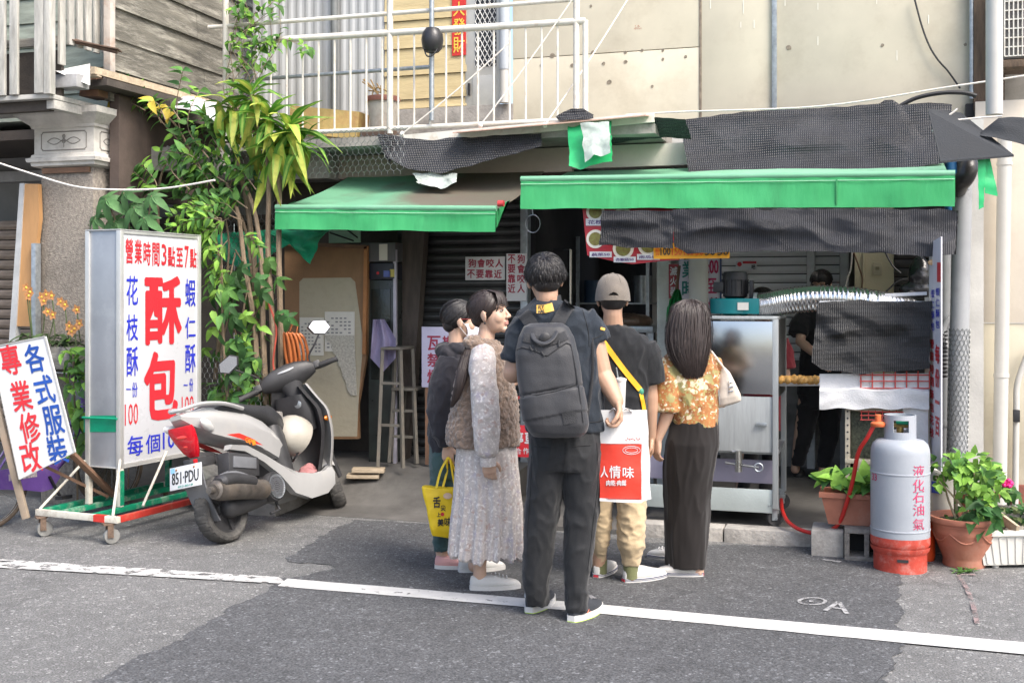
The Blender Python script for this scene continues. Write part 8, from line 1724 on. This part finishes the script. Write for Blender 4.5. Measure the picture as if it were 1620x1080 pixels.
b = MB(); b.tube([p.L(772, 722, -.231), p.L(772.5, 736, -.228)], [.043, .041], 18); b.build('cuff', F_DRESS, slv)
b = MB(); b.loft([ring((p.L(xl, y, d) + p.L(xr, y, d)) / 2, (p.L(xr, y, d) - p.L(xl, y, d)) / 2, (0, hd, 0), 90) for xl, xr, y, d, hd in [(722, 815, 680, 0, .155), (721, 818, 720, 0, .16), (719, 821, 770, 0, .17), (716, 824, 820, 0, .18), (714, 826, 855, 0, .19), (713, 828, 876, 0, .195)]])
def pleat(c, n):
    a = atan2(c.y, c.x + .0); h = max(0, min(1, (.82 - c.z) / .6)); return (.012 * sin(a * 13 + 2 * nz((0, 0, c.z), 2)) + .008 * sin(a * 29 + 3 * nz((c.z, 0, 0), 3))) * h + .004 * nz(c, 14)
dress = cloth(p, 'dress', b, F_DRESS, .007, 1, pleat)
for v in dress.data.vertices:
    if v.co.z < .3: v.co.z += .018 * nz((v.co.x * 1, 0, 0), 9)
for px, py, dv in ((746, 933, (.96, .16)), (728, 905, (.95, .3))): p.shoe(px, py, dv, WCAN, WSOLE, .27, .092, .066, None, mat('white_lace', (.6, .6, .6), .8), .066)
# ------------------------------------------------------------------ woman in the dark hoodie
p = Per('person in dark hoodie and face mask with ponytail behind the fleece vest', GRP, 716, 6.53, SKINF)
p.head(729, 507, 0, 2, 2, 0, .98); p.neck(722, 560, 0, .046)
p.rows(p.body, [(700, 745, 565, 0, .09), (690, 748, 600, 0, .1), (688, 745, 690, 0, .11)])
ap = p.arm([(712, 580, -.12), (698, 645, -.16), (708, 704, -.17)], (.042, .036, .025)); HH = ap[2]; p.hand(ap[2], (.03, .06, -1), (.3, 1, 0), 1, .75, .92)
p.arm([(722, 580, .12), (712, 645, .16), (735, 640, .3)], (.042, .036, .025))
for pts in ([(698, 700, 0), (698, 790, 0), (700, 885, 0)], [(712, 700, .1), (715, 790, .12), (716, 880, .2)]): p.body.limb([p.L(*a) for a in pts], [.07, .052, .036])
p.finish(.005)
b = MB(); b.ball(EC, ER * 1.0, 24, 16); b.ball((-.06, 0, -.02), (.05, .06, .05), 18, 12); b.xf(p.Mh); hr = fuse(b, 'hair', HAIRB, p.t, .006, 1); swept(p, HAIRB, hr, st1, end, 1100, 1.012, .005)
tail = [(703, 722, 548, -.02, .03), (695, 716, 562, -.07, .03), (688, 706, 580, -.1, .028), (684, 698, 600, -.1, .02), (681, 688, 620, -.1, .008)]; b = MB(); p.rows(b, [(r[0] + 2, r[1] - 2, *r[2:]) for r in tail], 14); b.build('ponytail', HAIRB, hr); lock(p, tail, 200, .004, HAIRB, hr)
b = MB(); b.sheet(lambda u, v: p.Mh @ V((.102 + .012 * sin(pi * v) - .075 * abs(2 * u - 1) ** 1.7 - .012 * (v > .8), lerp(-.07, .07, u) * (1 - .12 * v), lerp(-.018, -.108, v))), 14, 10, .002, (0, 0, 1)); mk = b.build('mask', mat('lilac_mask', (.6, .58, .68), .8, var=.05, bump=.3, bscale=90), p.t)
for k in (-1, 1): b = MB(); b.tube([p.Mh @ V((.03, k * .072, -.03)), p.Mh @ V((-.004, k * .086, .012))], .0018, 5); b.tube([p.Mh @ V((.035, k * .066, -.09)), p.Mh @ V((-.006, k * .086, -.035))], .0018, 5); b.build('ear_loop', mat('white_lace', (.6, .6, .6)), mk)
b = MB()
for k in (-1, 1): b.tube([p.Mh @ V((.098 - .004 * abs(cos(a)), k * .033 + .024 * cos(a), .0 + .017 * sin(a))) for a in [i * .5236 for i in range(13)]], .0018, 5); b.tube([p.Mh @ V((.094, k * .057, .006)), p.Mh @ V((.0, k * .084, .01))], .002, 5)
b.build('glasses', mat('red_frame_glasses', (.25, .03, .03), .4), p.t, kind='stuff')
b = MB(); p.rows(b, [(710, 741, 546, 0, .075), (702, 750, 561, 0, .115), (692, 752, 580, 0, .14), (684, 754, 620, 0, .155), (680, 754, 660, 0, .16), (678, 752, 690, 0, .16), (681, 749, 712, 0, .145)]); b.ball(p.L(712, 560, .0), (.09, .12, .055), 18, 10, Euler((0, .5, 0)).to_matrix()); b.ball(p.L(728, 553, -.06), (.07, .06, .035), 14, 8, Euler((0, .3, 0)).to_matrix())
b.tube([p.L(714, 570, -.1), p.L(702, 610, -.15), p.L(697, 650, -.175), p.L(703, 685, -.18), p.L(707, 703, -.17)], [.075, .08, .075, .065, .045], 18); hd_ = cloth(p, 'hoodie', b, F_HOOD, .0065, 2, folds(.009, (8, 8, 6), 7))
b = MB(); p.rows(b, [(680, 742, 700, 0, .14), (680, 742, 730, 0, .14), (682, 738, 752, 0, .13)]); p.rows(b, [(680, 724, 740, 0, .11), (681, 722, 790, 0, .095), (684, 719, 840, 0, .085), (686, 717, 868, 0, .075)]); p.rows(b, [(692, 736, 740, .1, .1), (697, 734, 800, .13, .085), (700, 730, 860, .18, .07)]); cloth(p, 'trousers', b, F_TEAL, .007, 2, folds(.006, (8, 8, 9), 8, ank))
for px, py, dv in ((690, 899, (.99, .05)), (698, 885, (.95, .25))): p.shoe(px, py, dv, PINKC, WSOLE, .245, .09, .06, None, mat('white_lace', (.6, .6, .6)), .064)
# yellow tote in her hand
M_TOTE = mat('yellow_tote', (.72, .5, .01), .55, var=.08, scale=6, bump=.15, bscale=18)
tt = thing('tote_bag', 'bright yellow shopping bag with black brush characters held by the hoodie wearer', 'bag', p.t.location, YAW, None, world=False)
q = Per.__new__(Per); q.__dict__.update(p.__dict__); q.t = tt
b = MB(); R = []
for y, xl, xr, hd in ((768, 668, 730, .05), (780, 670, 730, .055), (810, 676, 729, .06), (835, 682, 726, .055), (846, 684, 722, .045)):
    a, c = q.L(xl, y, -.2), q.L(xr, y + 4 - (y - 760) * .0, -.16); R.append(ring((a + c) / 2, (c - a) / 2, (0, hd, 0), 24, 5))
b.loft(R); tote = cloth(q, 'bag_body', b, M_TOTE, .007, 1, lambda c, n: .006 * nz(c, 9) + .003 * nz(c, 20))
for dx, d in ((0, -.24), (10, -.16)): b = MB(); b.tube(spline([q.L(690 + dx, 772, d), q.L(697 + dx, 745, d + .03), q.L(707, 727, -.19), q.L(712, 727, -.19), q.L(716 + dx * .6, 750, d + .03), q.L(720 + dx * .6, 772, d)], 6), .008, 6, flat=.4); b.build('handle', M_TOTE, tt)
def pxt(P, o, mb, ch, x0, y0, x1, y1, bold=.02, off=.004, tilt_=0):
    vs, fs = glyph(ch, bold); vv = [mb.v(P.proj(o, (x0 + x1) / 2 + x * (x1 - x0), (y0 + y1) / 2 - y * (y1 - y0) + tilt_ * x * (x1 - x0), off + l * .0001)) for x, y, l in vs]
    for f in fs: mb.f([vv[i] for i in f])
b = MB(); pxt(q, tote, b, '舌', 685, 785, 697, 803, .03); pxt(q, tote, b, '尖', 697, 798, 705, 808, .02); pxt(q, tote, b, '上', 691, 810, 697, 817, .03); pxt(q, tote, b, '美', 692, 820, 702, 832, .03); pxt(q, tote, b, '味', 703, 818, 714, 832, .02); b.build('lettering', M_CABLE, tote)
b = MB(); pts = [q.proj(tote, 700 + 3 * cos(a * .6283), 813 + 3 * sin(a * .6283), .004) for a in range(10)]; b.f([b.v(x) for x in pts]); b.build('red_dot', M_RED, tote)
b = MB(); pts = [q.proj(tote, 708 + 7 * cos(a * .6283), 784 + 5 * sin(a * .6283), .004) for a in range(10)]; b.f([b.v(x) for x in pts]); b.build('pale_motif', mat('peach_print', (.7, .5, .35), .6), tote)
# ------------------------------------------------------------------ man in the cap
p = Per('man in beige cap and black t-shirt with khaki trousers seen from behind', GRP, 980, 6.2)
p.head(969, 472, 0, 88, -2, 0, .98); p.neck(970, 525, 0, .053)
p.rows(p.body, [(950, 995, 525, 0, .08), (935, 1018, 545, 0, .1), (936, 1012, 600, 0, .1), (938, 1008, 700, 0, .11)])
ap = p.arm([(1020, 550, 0), (1029, 628, .02), (1030, 690, .07)], (.048, .042, .028)); p.hand(ap[2], (.05, .3, -1), (-1, 0, 0), -1, .6)
ap = p.arm([(930, 550, 0), (925, 628, .02), (935, 660, .24)], (.048, .042, .028)); p.hand(ap[2], (.4, .8, .1), (.3, 0, .5), 1, .6)
for pts in ([(952, 710, 0), (949, 800, .05), (948, 905, .12)], [(998, 710, 0), (998, 800, 0), (998, 915, 0)]): p.body.limb([p.L(*a) for a in pts], [.075, .055, .036])
p.finish(.005); short_hair(p, HAIRB, 900, .03, .002, low=-.8, top=-.35)
M_CAP_ = fab('cap_twill', (.155, .135, .115), .9, var=.12, scale=9, dirt=(.22, .18, .14), dscale=9, damt=.4)
b = MB(); n = 32; rings_ = []
for v in range(12):
    f = v / 11; zz = lerp(-.016, .136, sin(f * pi / 2)); rr = cos(f * pi / 2) ** .7; rings_.append([(EC.x + (ER.x + .016) * rr * cos(2 * pi * j / n), (ER.y + .015) * rr * sin(2 * pi * j / n), zz) for j in range(n)])
# opening at the back: lift the rim over the strap
for v in range(5):
    for j in range(n):
        x, y, z = rings_[v][j]
        if x < EC.x - .05: w_ = max(0, 1 - (abs(y) / .045) ** 2); rings_[v][j] = (x, y, max(z, z + (.048 - .01 * v) * w_))
b.loft(rings_); b.xf(p.Mh); cap_ = b.build('cap', M_CAP_, p.t, smooth=60)
b = MB(); b.sheet(lambda u, v: p.Mh @ V((EC.x - (ER.x + .018) * cos(lerp(-.62, .62, u)), (ER.y + .017) * sin(lerp(-.62, .62, u)), lerp(-.014, .012, v))), 16, 2, .003, (1, 0, 0)); b.build('cap_strap', M_CAP_, cap_)
b = MB(); b.sheet(lambda u, v: p.Mh @ V((.075 + .075 * v * (1 - .35 * (2 * u - 1) ** 2), lerp(-.075, .075, u), .012 - .025 * v - .03 * (2 * u - 1) ** 2)), 14, 8, .004, (0, 0, 1)); b.build('peak', M_CAP_, cap_); b = MB(); b.ball(p.Mh @ V((EC.x, 0, .137)), (.01, .01, .005), 10, 6); b.build('button', M_CAP_, cap_)
for a in (0, 60, 120, 180, 240, 300): b = MB(); b.tube([p.Mh @ V((EC.x + (ER.x + .0165) * cos(f * pi / 2) ** .7 * cos(radians(a + 90)), (ER.y + .0155) * cos(f * pi / 2) ** .7 * sin(radians(a + 90)), lerp(-.016, .136, sin(f * pi / 2)) + .001)) for f in [.4 + i * .06 for i in range(10)]], .0013, 4); b.build('seam', M_CAP_, cap_)
b = MB(); p.rows(b, [(953, 986, 514, 0, .066), (943, 1000, 520, 0, .085), (926, 1022, 534, 0, .105), (919, 1032, 552, 0, .12), (923, 1027, 590, 0, .122), (926, 1022, 650, 0, .126), (927, 1021, 697, 0, .132)]); b.tube([p.L(1018, 545, 0), p.L(1026, 570, 0), p.L(1030, 604, .01)], [.07, .076, .074], 18); b.tube([p.L(934, 545, 0), p.L(927, 570, 0), p.L(924, 604, .01)], [.07, .076, .074], 18); shirt = cloth(p, 'shirt', b, F_BLK, .007, 3, folds(.009, (8, 8, 5), 11))
b = MB(); p.rows(b, [(928, 1021, 685, 0, .13), (930, 1022, 720, 0, .14), (932, 1022, 750, 0, .13)]); p.rows(b, [(931, 977, 735, 0, .12), (933, 970, 790, .05, .1), (936, 965, 835, .08, .085), (937, 962, 862, .1, .078), (939, 959, 876, .11, .055), (941, 957, 886, .115, .042)]); p.rows(b, [(973, 1024, 735, 0, .12), (976, 1022, 790, 0, .105), (978, 1020, 835, 0, .09), (978, 1019, 862, 0, .082), (983, 1014, 878, 0, .058), (985, 1011, 893, 0, .046)])
def jog(c): return 1.0 + .8 * max(0, 1 - abs(c.z - .28) / .2) * (1 if c.z > .14 else .3)
cloth(p, 'trousers', b, F_KHA, .0065, 2, folds(.005, (8, 8, 10), 12, jog, .5))
for px, y0, y1, d in ((949, 884, 900, .115), (998, 890, 908, 0)): b = MB(); b.tube([p.L(px, y0, d), p.L(px, y1 + 6, d)], [.042, .04], 16); b.build('sock', F_SOCK, p.t)
TR = ((.021, .0022, NAVYL), (.013, .0014, NAVYL))
for px, py, dv in ((944, 914, (.42, .9)), (989, 921, (.88, .47))):
    sh, M_ = p.shoe(px, py, dv, WCAN, WSOLE, .275, .1, .066, TR, None, .07); b = MB(); b.obox(M_ @ V((-.0125, 0, .014)), M_.to_3x3() @ V((.0015, 0, 0)), M_.to_3x3() @ V((0, .014, 0)), V((0, 0, .006))); b.build('heel_tab', REDL, sh)
st_ = thing('crossbody_bag', 'yellow strap of a crossbody bag over the black t-shirt of the man in the cap', 'bag', p.t.location, YAW, None, world=False)
M_YS = mat('yellow_webbing', (.72, .36, .01), .6, var=.08, bump=.3, bscale=150); p.band(shirt, [(948, 531), (960, 548), (985, 582), (1006, 608), (1013, 616)], 8.5, .003, .006).build('strap', M_YS, st_, smooth=60); p.band(shirt, [(1014, 622), (1018, 640), (1020, 655), (1021, 668)], 6, .003, .008).build('strap', M_YS, st_, smooth=60)
b = MB(); b.ball(p.proj(shirt, 1014, 619, .006), (.016, .01, .02), 10, 8); b.build('buckle', mat('green_buckle', (.05, .25, .15), .5), st_)
b = MB(); b.ball(p.L(975, 640, .2), (.13, .06, .09), 20, 12); b.build('pouch', M_BPD, st_)
# shopping bag carried by the man, with the cup in it
bt = thing('shopping_bag', 'white and red plastic shopping bag hanging from the right hand of the man with backpack', 'bag', man.t.location, YAW, None, world=False); q = Per.__new__(Per); q.__dict__.update(man.__dict__); q.t = bt
M_PW = mat('bag_white', (.58, .58, .575), .35, var=.04, bump=.3, bscale=14); M_PR = mat('bag_red', (.52, .035, .018), .4, var=.06, bump=.3, bscale=14)
b = MB(); nx, ny = 9, 30; ringsv = []
for j in range(ny + 1):
    v = j / ny; y = lerp(648, 792, v); fl = .0 + .03 * sin(v * pi * .5); c0, c1, c2, c3 = q.L(948, y, -.06 - fl * .4), q.L(1014.5, y + 3 * v, -.06 - fl * .6), q.L(1030 - 6 * (1 - v), y - 3 * v, .11), q.L(953, y - 4 * v, .11); R = []
    for a, c, n in ((c0, c1, 12), (c1, c2, 5), (c2, c3, 12), (c3, c0, 5)):
        for i in range(n):
            t_ = i / n; pt = a.lerp(c, t_); e = sin(pi * t_); R.append(b.v(pt + V((0, -.012 * e * (n == 12), 0)) + V((nz(pt, 9, 1), nz(pt, 9, 2), 0)) * .007 + V((.012 * sin(pi * t_) * (-1 if n == 5 else 0) * (a is c1), 0, 0))))
    ringsv.append(R)
for j in range(ny):
    for i in range(34):
        k = (i + 1) % 34; y = 648 + 144 * (j + .5) / ny; b.mi = 1 if (699 < y < 787 and i < 12) else 0; b.f((ringsv[j][i], ringsv[j][k], ringsv[j + 1][k], ringsv[j + 1][i]))
b.mi = 0; b.f(ringsv[-1]); pb = b.build('bag_body', [M_PW, M_PR], bt, smooth=60)
b = MB(); pxt(q, pb, b, '人', 950, 737, 962, 755, .012, .004); pxt(q, pb, b, '情', 964, 736, 982, 756, .012, .004); pxt(q, pb, b, '味', 985, 738, 1003, 756, .012, .004); pxt(q, pb, b, '肉乾·肉鬆', 959, 759, 991, 768, .01, .004)
for r_x, r_y in ((14, 6.5), (10, 4)): b.tube([q.proj(pb, 999 + r_x * cos(a * .3142), 712 + r_y * sin(a * .3142), .003) for a in range(21)], .0012, 4)
for k in range(26): b.tube([q.proj(pb, 960 + k * 2.05, 701, .003), q.proj(pb, 961 + k * 2.05, 701.2, .003)], .0022, 4)
b.build('lettering', M_WSIGN, pb)
b = MB()
for k in range(26):
    for j in range(3): b.tube([q.proj(pb, 960 + k * 2.05 + j, 789 + j * 1.2 - 2.5, .003), q.proj(pb, 960.8 + k * 2.05 + j, 789.2 + j * 1.2 - 2.5, .003)], .002, 4)
for k in range(9): b.tube([q.proj(pb, 990 + k * 2.7, 695 - 3 * abs(sin(k * 1.3)), .003), q.proj(pb, 991.2 + k * 2.7, 697 - 3 * abs(sin(k * 1.3)), .003)], .0018, 4)
b.build('dotted_print', M_PR, pb, kind='stuff')
for d, x0, x1 in ((-.07, 965, 1000), (.08, 965, 1008)): b = MB(); b.tube(spline([q.L(x0, 652, d), q.L(972, 646, d * .5 - .06), q.L(980, 655, -.1), q.L(988, 646, d * .5 - .06), q.L(x1, 652, d)], 5), .007, 6, flat=.4); b.build('handle', M_PW, bt)
ct = thing('drink_cup', 'tall white drink cup with straw sticking out of the red and white bag', 'cup', man.t.location, YAW, None, world=False); b = MB(); R = []
b.lathe([(.021, 0), (.026, .13), (.029, .133), (.029, .143), (.004, .15)], q.L(982, 645, .06), 20); b.build('cup', M_PW, ct); b = MB(); b.tube([q.L(978, 600, .06), q.L(975, 581, .06)], .0035, 6); b.build('straw', M_GALV, ct)
# ------------------------------------------------------------------ woman in the floral shirt
p = Per('woman with long dark hair in orange floral shirt and long dark skirt', GRP, 1088, 6.33, SKINF)
p.head(1091, 507, .0, 84, 3, 0, .98); p.neck(1090, 556, 0, .045)
p.rows(p.body, [(1070, 1112, 556, 0, .07), (1060, 1122, 575, 0, .09), (1066, 1124, 640, 0, .09), (1064, 1126, 690, 0, .11)])
ap = p.arm([(1060, 575, -.02), (1059, 645, -.06), (1041, 694, -.04)], (.043, .038, .025)); p.hand(ap[2], (-.12, .1, -1), (.9, .5, 0), -1, .45, .9)
ap = p.arm([(1122, 572, 0), (1128, 640, .06), (1105, 625, .3)], (.043, .038, .025)); p.hand(ap[2], (-.4, .8, .3), (-.4, -.3, .5), -1, .6, .9)
for pts in ([(1075, 700, 0), (1078, 800, .1), (1072, 880, .25)], [(1108, 700, 0), (1105, 800, 0), (1104, 905, 0)]): p.body.limb([p.L(*a) for a in pts], [.075, .052, .034])
p.finish(.005)
b = MB(); b.ball(EC, ER * 1.0, 24, 16); b.xf(p.Mh); hl = [(1083, 1100, 473, -.0, .05), (1066, 1117, 482, -.0, .09), (1060, 1122, 497, -.01, .102), (1056, 1124, 520, -.03, .095), (1056, 1123, 545, -.06, .08), (1062, 1120, 565, -.09, .055), (1072, 1117, 583, -.1, .04), (1080, 1113, 600, -.1, .025)]
p.rows(b, [(l + 2, r - 2, y, d + .015, h * .9) for l, r, y, d, h in hl], 20); 
for v in b.b.verts:
    q_ = p.Mh.inverted() @ v.co
    if q_.x > .05: v.co = p.Mh @ V((.05 + (q_.x - .05) * .15, q_.y, q_.z))
hr = fuse(b, 'hair', HAIRD, p.t, .007, 2, lambda c, n: .006 * nz((c.x * 3.5, c.y * 3.5, c.z * .35), 12)); lock(p, hl, 2600, .0036, HAIRD, hr)
b = MB(); p.rows(b, [(1076, 1104, 548, 0, .06), (1064, 1116, 553, 0, .085), (1052, 1128, 563, 0, .11), (1048, 1135, 582, 0, .12), (1052, 1138, 612, 0, .124), (1058, 1136, 645, 0, .13), (1063, 1135, 673, 0, .136)]); b.tube([p.L(1060, 570, -.01), p.L(1056, 605, -.04), p.L(1054, 652, -.06)], [.064, .074, .078], 18); b.tube([p.L(1124, 570, 0), p.L(1130, 605, .03), p.L(1130, 640, .06)], [.06, .066, .066], 18); shirt = cloth(p, 'shirt', b, F_FLOR, .0065, 2, folds(.008, (8, 8, 5), 15, lambda c: max(0, min(1, (c.z - .845) / .08))))
b = MB(); p.rows(b, [(1064, 1134, 664, 0, .132), (1055, 1136, 700, 0, .145), (1051, 1131, 740, .02, .145), (1051, 1123, 790, .05, .14), (1052, 1118, 840, .06, .14), (1054, 1116, 893, .07, .135)]); cloth(p, 'skirt', b, F_CORD, .007, 2, folds(.01, (8, 8, 1.6), 16))
for px, py, dv in ((1110, 911, (-.97, .15)), (1090, 886, (-.93, .3))):
    sh, M_ = p.shoe(px, py, dv, WCAN, WSOLE, .255, .094, .062, TR, mat('white_lace', (.6, .6, .6)), .064); b = MB(); b.obox(M_ @ V((-.0115, 0, .014)), M_.to_3x3() @ V((.0015, 0, 0)), M_.to_3x3() @ V((0, .012, 0)), V((0, 0, .006))); b.build('heel_tab', REDL, sh)
bt = thing('shoulder_bag', 'cream white shoulder bag under the right arm of the woman in floral shirt', 'bag', p.t.location, YAW, None, world=False); q = Per.__new__(Per); q.__dict__.update(p.__dict__); q.t = bt
M_CR = mat('cream_leather', (.58, .51, .43), .4, var=.06, scale=8, bump=.15, bscale=90); b = MB()
b.loft([ring((q.L(xl, yl, -.02) + q.L(xr, yr, -.05)) / 2, (q.L(xr, yr, -.05) - q.L(xl, yl, -.02)) / 2, (.0, hd, 0), 24, 3) for xl, yl, xr, yr, hd in ((1136, 590, 1144, 578, .02), (1135, 597, 1154, 588, .04), (1133, 612, 1163, 606, .052), (1132, 630, 1171, 624, .055), (1134, 642, 1172, 632, .045), (1138, 645, 1168, 636, .02))]); sb = cloth(q, 'bag_body', b, M_CR, .006, 2, lambda c, n: .003 * nz(c, 16))
for d in (-.06, .02): b = MB(); b.tube(spline([q.L(1134, 596, d + .0), q.L(1128, 575, d - .02), q.L(1117, 551, -.06), q.L(1110, 543, 0), q.L(1122, 552, d * .4), q.L(1140, 575, d), q.L(1148, 586, d)], 6), .006, 6, flat=.5); b.build('strap', M_CR, bt)
b = MB()
for y in (605, 612, 619): b.tube([q.proj(sb, 1153, y, .005), q.proj(sb, 1160, y - 1, .005)], .0035, 6)
b.tube([q.proj(sb, 1153, 603, .006), q.proj(sb, 1155, 622, .006)], .003, 6); b.build('clasp', mat('silver', (.5, .5, .5), .25, metal=1), bt)
b = MB(); b.tube([q.L(1134, 592, -.06), q.L(1139, 640, -.075)], .0025, 5); b.build('zip', M_GALV, bt)
# ------------------------------------------------------------------ vendors
p = Per('vendor in black t-shirt and glasses working behind the netted food stall', 'vendors at the stall', 1290, 9.2, SKINF)
p.head(1299, 451, 0, -118, -8, 0, 1.0); p.neck(1298, 486, .02, .045)
p.rows(p.body, [(1285, 1312, 486, 0, .08), (1272, 1324, 505, 0, .1), (1275, 1322, 560, 0, .1), (1270, 1326, 620, 0, .11)])
ap = p.arm([(1271, 503, -.02), (1266, 540, -.12), (1293, 563, -.3)], (.046, .04, .026)); p.hand(ap[2], (.8, -.5, -.3), (0, 0, -1), 1, .5, .9)
ap = p.arm([(1324, 503, 0), (1334, 545, -.08), (1318, 570, -.3)], (.046, .04, .026)); p.hand(ap[2], (-.5, -.8, -.3), (0, 0, -1), -1, .5, .9)
for pts in ([(1278, 630, 0), (1266, 690, .0), (1258, 742, .02)], [(1312, 630, 0), (1312, 690, .0), (1302, 746, -.1)]): p.body.limb([p.L(*a) for a in pts], [.075, .052, .036])
p.finish(.0052); b = MB(); b.ball(EC, ER * 1.03, 24, 16); b.ball((-.09, 0, .0), (.05, .05, .05), 14, 10); b.xf(p.Mh); hr = fuse(b, 'hair', HAIRB, p.t, .007, 1); swept(p, HAIRB, hr, st1, V((-.9, 0, -.1)), 300, 1.03, .009)
ps = []
for i in range(70): y = rnd.uniform(-.07, .07); ps.append(([p.Mh @ V(a) for a in ((.045, y * .5, .115), (.085, y * .8, .095), (.1 - 4 * y * y, y, .06), (.1 - 5 * y * y, y * 1.05, rnd.uniform(.03, .05)))], [(p.Mh.to_3x3() @ V((1, 0, .2))).normalized()] * 4))
strands('fringe', ps, .008, HAIRB, hr)
b = MB()
for k in (-1, 1): b.tube([p.Mh @ V((.1, k * .033 + .025 * cos(a), -.003 + .018 * sin(a))) for a in [i * .5236 for i in range(13)]], .002, 5)
b.tube([p.Mh @ V((.101, -.008, 0)), p.Mh @ V((.101, .008, 0))], .002, 5); b.build('glasses', M_BLACKM, p.t, kind='stuff')
b = MB(); p.rows(b, [(1286, 1312, 483, .01, .065), (1274, 1322, 492, 0, .1), (1264, 1332, 505, 0, .115), (1268, 1329, 545, 0, .12), (1264, 1330, 600, 0, .13), (1262, 1330, 625, 0, .13)]); b.tube([p.L(1273, 499, 0), p.L(1265, 515, -.05), p.L(1262, 530, -.08)], [.07, .076, .074], 16); b.tube([p.L(1324, 499, 0), p.L(1331, 515, -.02), p.L(1333, 532, -.05)], [.07, .074, .072], 16); cloth(p, 'shirt', b, F_BLK, .009, 2, folds(.007, (8, 8, 6), 21))
b = MB(); p.rows(b, [(1264, 1330, 612, 0, .13), (1264, 1330, 645, 0, .13)]); p.rows(b, [(1262, 1297, 640, 0, .11), (1258, 1285, 690, 0, .08), (1253, 1270, 735, .0, .06)]); p.rows(b, [(1294, 1331, 640, 0, .11), (1298, 1326, 690, 0, .08), (1293, 1312, 738, -.08, .06)]); cloth(p, 'trousers', b, F_BLKP, .009, 2, folds(.006, (8, 8, 8), 22))
for px, py, dv in ((1262, 748, (-.2, -1)), (1306, 752, (-.7, -.7))): p.shoe(px, py, dv, M_RUB, M_RUB, .24, .09, .045, None, None, .03, 'sandal', zf=.084)
p = Per('vendor in dark red t-shirt mostly hidden behind the steel cart and duct', 'vendors at the stall', 1200, 8.25, SKINF)
p.head(1208, 482, 0, -70, -6, 0, 1.0); p.neck(1206, 522, .02, .046); p.rows(p.body, [(1190, 1222, 522, 0, .08), (1178, 1236, 540, 0, .1), (1184, 1230, 680, 0, .11)])
ap = p.arm([(1236, 545, 0), (1243, 600, .0), (1225, 612, -.22)], (.044, .038, .026)); p.hand(ap[2], (-.3, -.9, 0), (0, 0, -1), -1, .5, .9); p.arm([(1178, 545, 0), (1172, 600, .0), (1190, 612, -.2)], (.044, .038, .026))
for pts in ([(1190, 680, 0), (1180, 740, 0), (1168, 790, -.1)], [(1222, 680, 0), (1218, 740, 0), (1206, 790, -.1)]): p.body.limb([p.L(*a) for a in pts], [.072, .052, .036])
p.finish(.0055); b = MB(); b.ball(EC, ER * 1.02, 24, 16); b.xf(p.Mh); hr = fuse(b, 'hair', HAIRB, p.t, .007, 1); swept(p, HAIRB, hr, st1, V((-.9, 0, -.2)), 220, 1.02, .009)
b = MB(); p.rows(b, [(1192, 1221, 518, .01, .065), (1180, 1234, 528, 0, .1), (1174, 1240, 545, 0, .115), (1178, 1237, 600, 0, .125), (1176, 1238, 680, 0, .13)]); b.tube([p.L(1233, 540, 0), p.L(1241, 560, 0), p.L(1243, 582, 0)], [.066, .07, .07], 16); b.tube([p.L(1181, 540, 0), p.L(1174, 560, 0), p.L(1171, 582, 0)], [.066, .07, .07], 16); cloth(p, 'shirt', b, F_REDT, .009, 2, folds(.006, (8, 8, 6), 25))
b = MB(); p.rows(b, [(1178, 1237, 670, 0, .13), (1178, 1237, 690, 0, .13)]); p.rows(b, [(1177, 1208, 685, 0, .11), (1172, 1196, 735, 0, .08), (1164, 1184, 775, -.08, .06)]); p.rows(b, [(1207, 1238, 685, 0, .11), (1206, 1232, 735, 0, .08), (1200, 1220, 775, -.08, .06)]); cloth(p, 'trousers', b, F_BLKP, .01, 2)
for px, py, dv in ((1166, 796, (-.2, -1)), (1206, 796, (.1, -1))): p.shoe(px, py, dv, mat('brown_sandal', (.2, .09, .05), .6), M_RUB, .235, .088, .04, None, None, .03, 'sandal', zf=.084)
